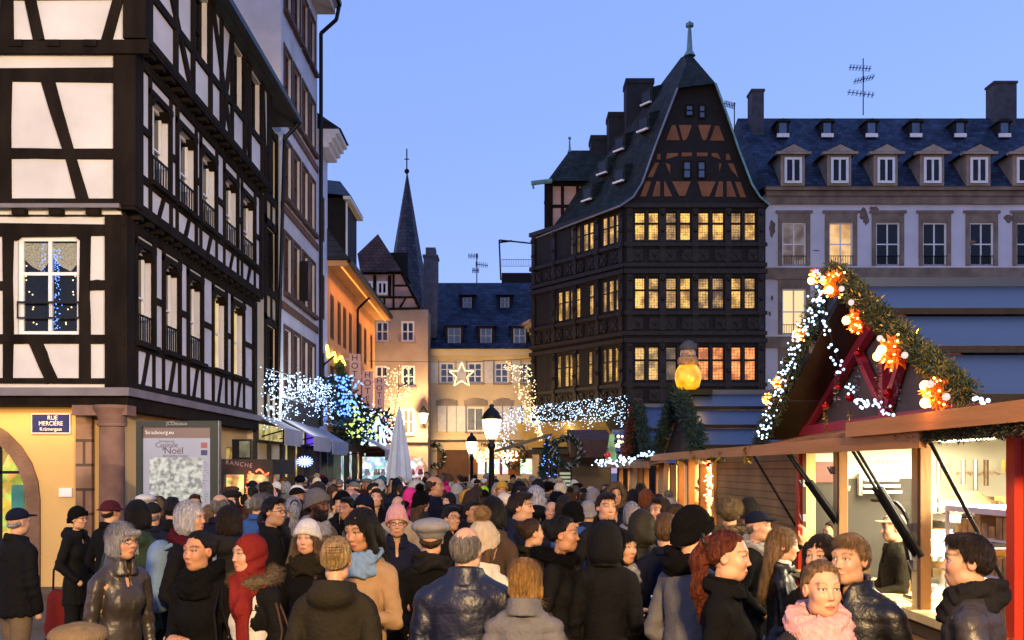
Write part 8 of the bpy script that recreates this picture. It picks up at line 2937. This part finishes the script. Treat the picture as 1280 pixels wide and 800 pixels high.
P(100, 773, 3.9, 'brown knit hat of a person at the very bottom of the picture', sex=m_, yaw=180, hair='crop', hairc='brown', hat='beret', hatc='khaki', coat='wool', coatc='black', hem=.7)
P(1118, 643, 8.6, 'stallholder in olive jacket and beige cap serving inside the nearest stall', sex=m_, yaw=-90, hair='crop', hairc='dark', hat='cap', hatc='beige', coat='parka', coatc='olive', hem=.8, arms=('forward', 'forward'))
P(1215, 640, 7.9, 'stallholder with dark hair and white jacket in the bright right bay of the stall', sex=m_, yaw=-60, hair='short', hairc='dark', coat='wool', coatc='white', hem=.8, arms=('forward', 'forward'))
P(1040, 652, 10.0, 'stallholder in dark green fleece in the far left bay of the stall', sex=f_, yaw=-70, hair='bun', hairc='brown', coat='parka', coatc='green', hem=.8)
# what they carry
shoulder_bag(w4, 'black leather handbag with loop strap hanging from the shoulder of the black coat', 'black', 1, z=1.22, w_=.30, hh=.28)
shoulder_bag(w3, 'brown leather bag with short strap at the hip of the grey quilted jacket', 'brown', -1, z=1.06, w_=.27, hh=.26, mtl=M_LEATH, gold=True)
shoulder_bag(w1, 'black handbag with gold buckle below the black shawl', 'black', 1, z=.99, w_=.34, hh=.24, gold=True, y=-.14)
shoulder_bag(w2, 'cognac brown leather bag with strap beside the red headscarf', 'brown', 1, z=1.05, w_=.26, hh=.24)
shoulder_bag(w6, 'small black shoulder bag under the leather jacket sleeve', 'black', -1, z=1.08, w_=.26, hh=.2, gold=True)
def backpack(root, label, col):
    t = bpy.data.objects.new('backpack', None)
    COL.objects.link(t)
    t.location, t.rotation_euler, t.scale = body_point(root, (0, .17, 1.0)), root.rotation_euler, root.scale
    tag(t, label, 'backpack')
    B = SD(axis(-.2, .2, .014), axis(-.05, .25, .014), axis(-.05, .5, .014))
    B.cap((0, .06, .08), (0, .05, .36), .13, .115, 0, sq=(1, 1.3, 1)); B.ell((0, .14, .13), (.10, .05, .10), .03)
    put('pack', B.mesh('pack', M_COTTON), t, C[col])
    mb = MB()
    for s in (-1, 1): mb.tube([(s * .09, -.03, .42), (s * .10, -.17, .49), (s * .115, -.30, .38), (s * .13, -.30, .2), (s * .17, -.16, .05)], .016, 6)
    o = mb.build('strap', M_COTTON)
    o.parent = t
    o.matrix_parent_inverse = Matrix()
    o.color = (*C[col], 1)
backpack(wg, 'light blue backpack worn over the black parka of the white-haired woman', 'lblue')
ph = body_point(w5, (0.02, -.345, 1.245))
m = MB()
m.box(-.038, .038, -.005, .005, -.075, .075)
o = m.build('telephone', M_WHITEP)
o.location = ph
o.rotation_euler = (R(-35), R(10), R(35))
tag(o, 'white telephone held up by the woman in the grey shawl', 'phone')
# red trolley by the ochre wall
t = thing('shopping_trolley', 'red cloth shopping trolley standing on the setts beside the long black parka', 'trolley', at(74, 790, 11.2) * Vector((1, 1, 0)))
c = t.location
B = SD(axis(-.2, .2, .02), axis(-.2, .2, .02), axis(.1, .8, .02))
B.cap((0, 0, .3), (0, 0, .62), .15, .13, 0, sq=(1, 1.3, 1))
B.disp(lambda x, y, z: .01 * vnoise(x, y, z, 22))
put('bag', B.mesh('bag', M_COTTON), t, C['red'])
m = MB()
m.tube([(-.13, .1, .12), (-.11, .12, .95), (.11, .12, .95), (.13, .1, .12)], .012)
for s in (-1, 1): m.bar((s * .16, .1, .1), (s * .19, .1, .1), .1, 14)
o = m.build('frame', M_BLACK)
o.parent = t
o.matrix_parent_inverse = Matrix()
# claw clip in the blond hair
for o_ in [o for o in COL.objects if o.get('label', '').startswith('woman with clipped blond hair')]:
    m = MB()
    Rh_ = rotm(8)
    for i in (1, 2, 3):
        for s in (-1, 1):
            p_ = [Vector(Rh_ @ np.array(q) + np.array(HEADO)) for q in ((.0, .150, .06 + (i - 2) * .014), (s * .030, .140, .06 + (i - 2) * .014), (s * .044, .112, .06 + (i - 2) * .012))]
            m.tube(p_, .0022, 5)
    o = m.build('hair_clip', M_SHUT)
    o.parent = o_
    o.matrix_parent_inverse = Matrix()
# ================================================================== the crowd behind them: a few figures built once, then copied person by person with their own colours
TPL = [
    ('short', 'short {h} hair', dict(sex='m', hair='short', coat='wool', collar='lapel'), 'wool coat'),
    ('beanie', '{t} knit beanie', dict(sex='m', hair='crop', hat='beanie', coat='parka', collar='hood'), 'hooded parka'),
    ('cap', '{t} peaked cap', dict(sex='m', hair='crop', hat='cap', coat='parka', collar='high'), 'jacket'),
    ('long', 'long {h} hair', dict(sex='f', hair='long', coat='wool', collar='lapel', scarf='char'), 'coat and dark scarf'),
    ('bob', '{h} bobbed hair', dict(sex='f', hair='bob', coat='parka', collar='hood'), 'hooded coat'),
    ('bobble', '{t} bobble hat', dict(sex='f', hair='longback', hlen=.2, hat='bobble', coat='puffer', collar='high'), 'padded jacket'),
    ('bald', 'balding head', dict(sex='m', hair='bald', coat='wool', collar='high'), 'overcoat'),
    ('ponytail', '{h} ponytail', dict(sex='f', hair='ponytail', coat='puffer', collar='high'), 'puffer jacket'),
    ('hood', 'raised fur-edged {c} hood', dict(sex='f', hair='crop', hat='hood', fur='khaki', coat='parka'), 'parka'),
    ('puffer', 'cropped {h} hair', dict(sex='m', hair='short', coat='puffer', collar='high', pitch=.075), 'quilted jacket'),
    ('bun', '{h} hair in a bun', dict(sex='f', hair='bun', coat='wool', scarf='lgrey', collar=None), 'coat and grey scarf'),
    ('beanief', '{t} wool hat over long hair', dict(sex='f', hair='long', hat='beanie', coat='wool', collar='high'), 'coat'),
    ('fur', '{t} fur hat', dict(sex='f', hair='crop', hat='fur', coat='wool', collar='high'), 'long coat'),
    ('glasses', '{h} hair and glasses', dict(sex='m', hair='short', glasses=True, coat='parka', collar='high'), 'jacket'),
    ('curly', 'curly {h} hair', dict(sex='f', hair='curly', hlen=.2, coat='parka', collar='hood'), 'hooded jacket'),
    ('beret', '{t} beret', dict(sex='f', hair='bob', hat='beret', coat='wool', scarf='burg', collar=None), 'coat and burgundy scarf'),
]
rc = random.Random(11)
HN = dict(black='black', dark='dark brown', brown='brown', lbrown='light brown', blond='blond', dblond='dark blond', grey='grey', white='white', ginger='ginger')
CN = dict(black='black', navy='navy', char='charcoal', grey='grey', olive='olive', brown='brown', burg='burgundy', green='dark green', beige='beige', tan='tan', red='red', teal='teal', purple='purple', white='white', mag='magenta', blue='blue', neon='neon yellow', must='mustard', cream='cream', pink='pink', khaki='khaki', lgrey='pale grey')
MARKS = [((-5.2, 15), 'the information board'), ((-6.4, 18), 'the stone column'), ((-6.0, 22), 'the red-lit kiosk'), ((-5.9, 28.5), 'the first grey awning'), ((-5.7, 33.5), 'the violet shop'), ((-.28, 24), 'the tall street lamp'),
         ((-1.25, 40), 'the smaller street lamp'), ((-3.4, 34), 'the closed parasol'), ((3, 12.5), 'the plank wall'), ((3, 16), 'the second stall'), ((3, 20), 'the third stall'), ((3, 25), 'the fourth stall'), ((2, 37), 'the christmas tree'), ((-3, 50), 'the brown roller shutter'), ((2, 33), 'the menu kiosk'), ((-5, 44), 'the souvenir shop'), ((1.5, 48), 'the rust shopfront')]
def wpick(d): return rc.choices(list(d), list(d.values()))[0]
WC = dict(black=26, navy=16, char=14, olive=6, brown=7, burg=4, green=4, grey=9, beige=4, tan=5, khaki=6, teal=2, purple=2, red=1, blue=3, cream=1)
WH = dict(black=16, dark=22, brown=20, lbrown=12, dblond=8, blond=5, grey=9, white=3, ginger=3)
WT = dict(black=15, char=11, navy=9, grey=14, lgrey=11, burg=6, must=4, cream=9, white=8, red=3, pink=5, brown=8, khaki=6, teal=2)
proto, used_lab = {}, set()
taken = [(o.location.x, o.location.y) for o in COL.objects if o.get('category') in ('person', 'street lamp', 'parasol', 'information board', 'kiosk', 'christmas tree', 'stall')]
def recolour(root, cols):
    for o in root.children:
        n_ = o.name.split('.')[0]
        key = {'hair': 'hair', 'beard': 'hair', 'hat': 'hat', 'pompom': 'hat', 'hood': 'coat', 'coat': 'coat', 'body': 'skin', 'trousers': 'legs'}.get(n_)
        if key: o.color = (*cols[key], 1)
def crowd_person(X, d, hh, yaw, force=None):
    for _ in range(60):
        k_, hd, sp0, cn = rc.choice(TPL) if not force else next(t for t in TPL if t[0] == force[0])
        c_, h_, t_ = wpick(WC), wpick(WH), wpick(WT)
        if force: c_, t_, h_ = force[1] or c_, force[2] or t_, force[3] if len(force) > 3 else h_
        face = 'facing away' if abs(abs(yaw) - 180) < 50 else ('facing the camera' if abs(yaw) < 50 else ('turned right' if yaw > 0 else 'turned left'))
        mk = min(MARKS, key=lambda m_: (m_[0][0] - X) ** 2 + (m_[0][1] - d) ** 2)[1]
        lab = 'person with ' + hd.format(h=HN[h_], t=CN[t_], c=CN[c_]) + ' and ' + CN[c_] + ' ' + cn + ' ' + face + ' near ' + mk
        if len(lab.split()) > 16: lab = lab.replace(' facing the camera', ' facing here').replace(' facing away', ' facing away')
        if len(lab.split()) > 16: lab = lab.replace(' near the ', ' by the ').replace(' and ' + CN[c_], ', ' + CN[c_]).replace('facing away ', '').replace('facing here ', '').replace('turned right ', '').replace('turned left ', '')
        key = lab.split(' facing')[0].split(' turned')[0].split(' near')[0].split(' by the')[0].replace(',', ' and')
        if key not in used_lab and len(lab.split()) <= 16: break
    used_lab.add(key)
    cols = dict(hair=HAIRC[h_], hat=C[t_], coat=C[c_], skin=SKINC[rc.choices(('light', 'fair', 'tan', 'brown', 'dark'), (60, 18, 12, 6, 4))[0]], legs=C[rc.choice(('black', 'jeans', 'char', 'brown'))])
    if k_ not in proto:
        sp = dict(sp0, x=CX, d=d, label=lab, h=1.75, res=.0095, cres=.022, hres=.010, nstr=500, hairc='dark', hatc='char', coatc='black', yaw=0, hem=.72, hy=rc.uniform(-8, 8))
        root = make_person(sp)
        proto[k_] = root
    else:
        src = proto[k_]
        root = src.copy()
        COL.objects.link(root)
        for ch in src.children:
            c2 = ch.copy()
            COL.objects.link(c2)
            c2.parent = root
    recolour(root, cols)
    root.location = (X, d, 0)
    s = hh / 1.752
    root.scale = (s * rc.uniform(.96, 1.06), s * rc.uniform(.96, 1.06), s)
    root.rotation_euler = (0, 0, R(yaw))
    root['label'], root['category'], root['group'] = lab, 'person', 'people in the crowd'
    taken.append((X, d))
    return root
# a few that stand out
for (px_, top, d, yaw, fc) in ((605, 598, 27, 178, ('cap', 'neon', 'white')), (513, 612, 15.5, 170, ('hood', 'mag', None)), (558, 607, 21, 175, ('bobble', 'purple', 'mag')), (583, 612, 13.5, 178, ('beanie', 'navy', 'must')), (700, 604, 17, 172, ('bobble', 'char', 'cream')),
                               (637, 603, 24, 175, ('beanief', 'black', 'pink')), (577, 597, 33, 0, ('cap', 'blue', 'red')), (565, 628, 10.6, 170, ('beret', 'char', 'char')), (470, 611, 14, 15, ('short', 'black', None, 'dark')), (466, 604, 16.5, 60, ('short', 'char', None, 'black')),
                               (520, 606, 19, 0, ('short', 'char', None, 'brown')), (563, 633, 9.9, 40, ('glasses', 'black', None, 'black')), (590, 626, 10.8, 45, ('puffer', 'black', None, 'dark')), (742, 610, 15, 170, ('beanief', 'purple', 'lgrey')), (705, 620, 11, 178, ('bob', 'navy', None, 'dark')),
                               (455, 640, 9.4, 20, ('long', 'black', None, 'brown')), (435, 622, 11, -30, ('short', 'black', None, 'black')), (428, 613, 12.4, -20, ('beanie', 'black', 'black')), (790, 628, 10.4, 20, ('bob', 'lgrey', None, 'grey')), (808, 612, 13, 160, ('bob', 'brown', None, 'ginger')), (735, 625, 11.5, 175, ('beanie', 'navy', 'lgrey')), (845, 630, 9.2, 80, ('bun', 'black', None, 'brown'))):
    crowd_person((px_ - CX) * d / F, d, min(1.9, H - (top - CY) * d / F - (.03 if fc[0] in ('beanie', 'bobble', 'beanief', 'beret') else 0)), yaw, fc)
n = 0
d = 9.6
while d < 47 and n < 215:
    step = .62 if d < 20 else .8
    x0 = max((150 - CX) * d / F, -6.25 if d > 17 else -9) + .3
    if d > 26: x0 = -5.6
    if 14 < d < 18: x0 = max(x0, -4.1)
    if d > 40: x0 = -3.9
    x1 = 2.15 if d < 30 else (1.3 if d < 40 else 3.0)
    x = x0 + rc.uniform(0, .5)
    while x < x1:
        X, D = x + rc.uniform(-.18, .18), d + rc.uniform(-.25, .25)
        x += rc.uniform(.58, .95) if d < 26 else rc.uniform(.7, 1.3)
        if any((X - a) ** 2 + (D - b) ** 2 < .5 ** 2 for a, b in taken): continue
        q = rc.random()
        yaw = 180 + rc.uniform(-40, 40) if q < .52 else (rc.uniform(-40, 40) if q < .78 else rc.choice((-1, 1)) * rc.uniform(55, 110))
        crowd_person(X, D, rc.gauss(1.695, .09), yaw)
        n += 1
        if n >= 215: break
    d += step * (1.0 if d < 20 else 1.5)
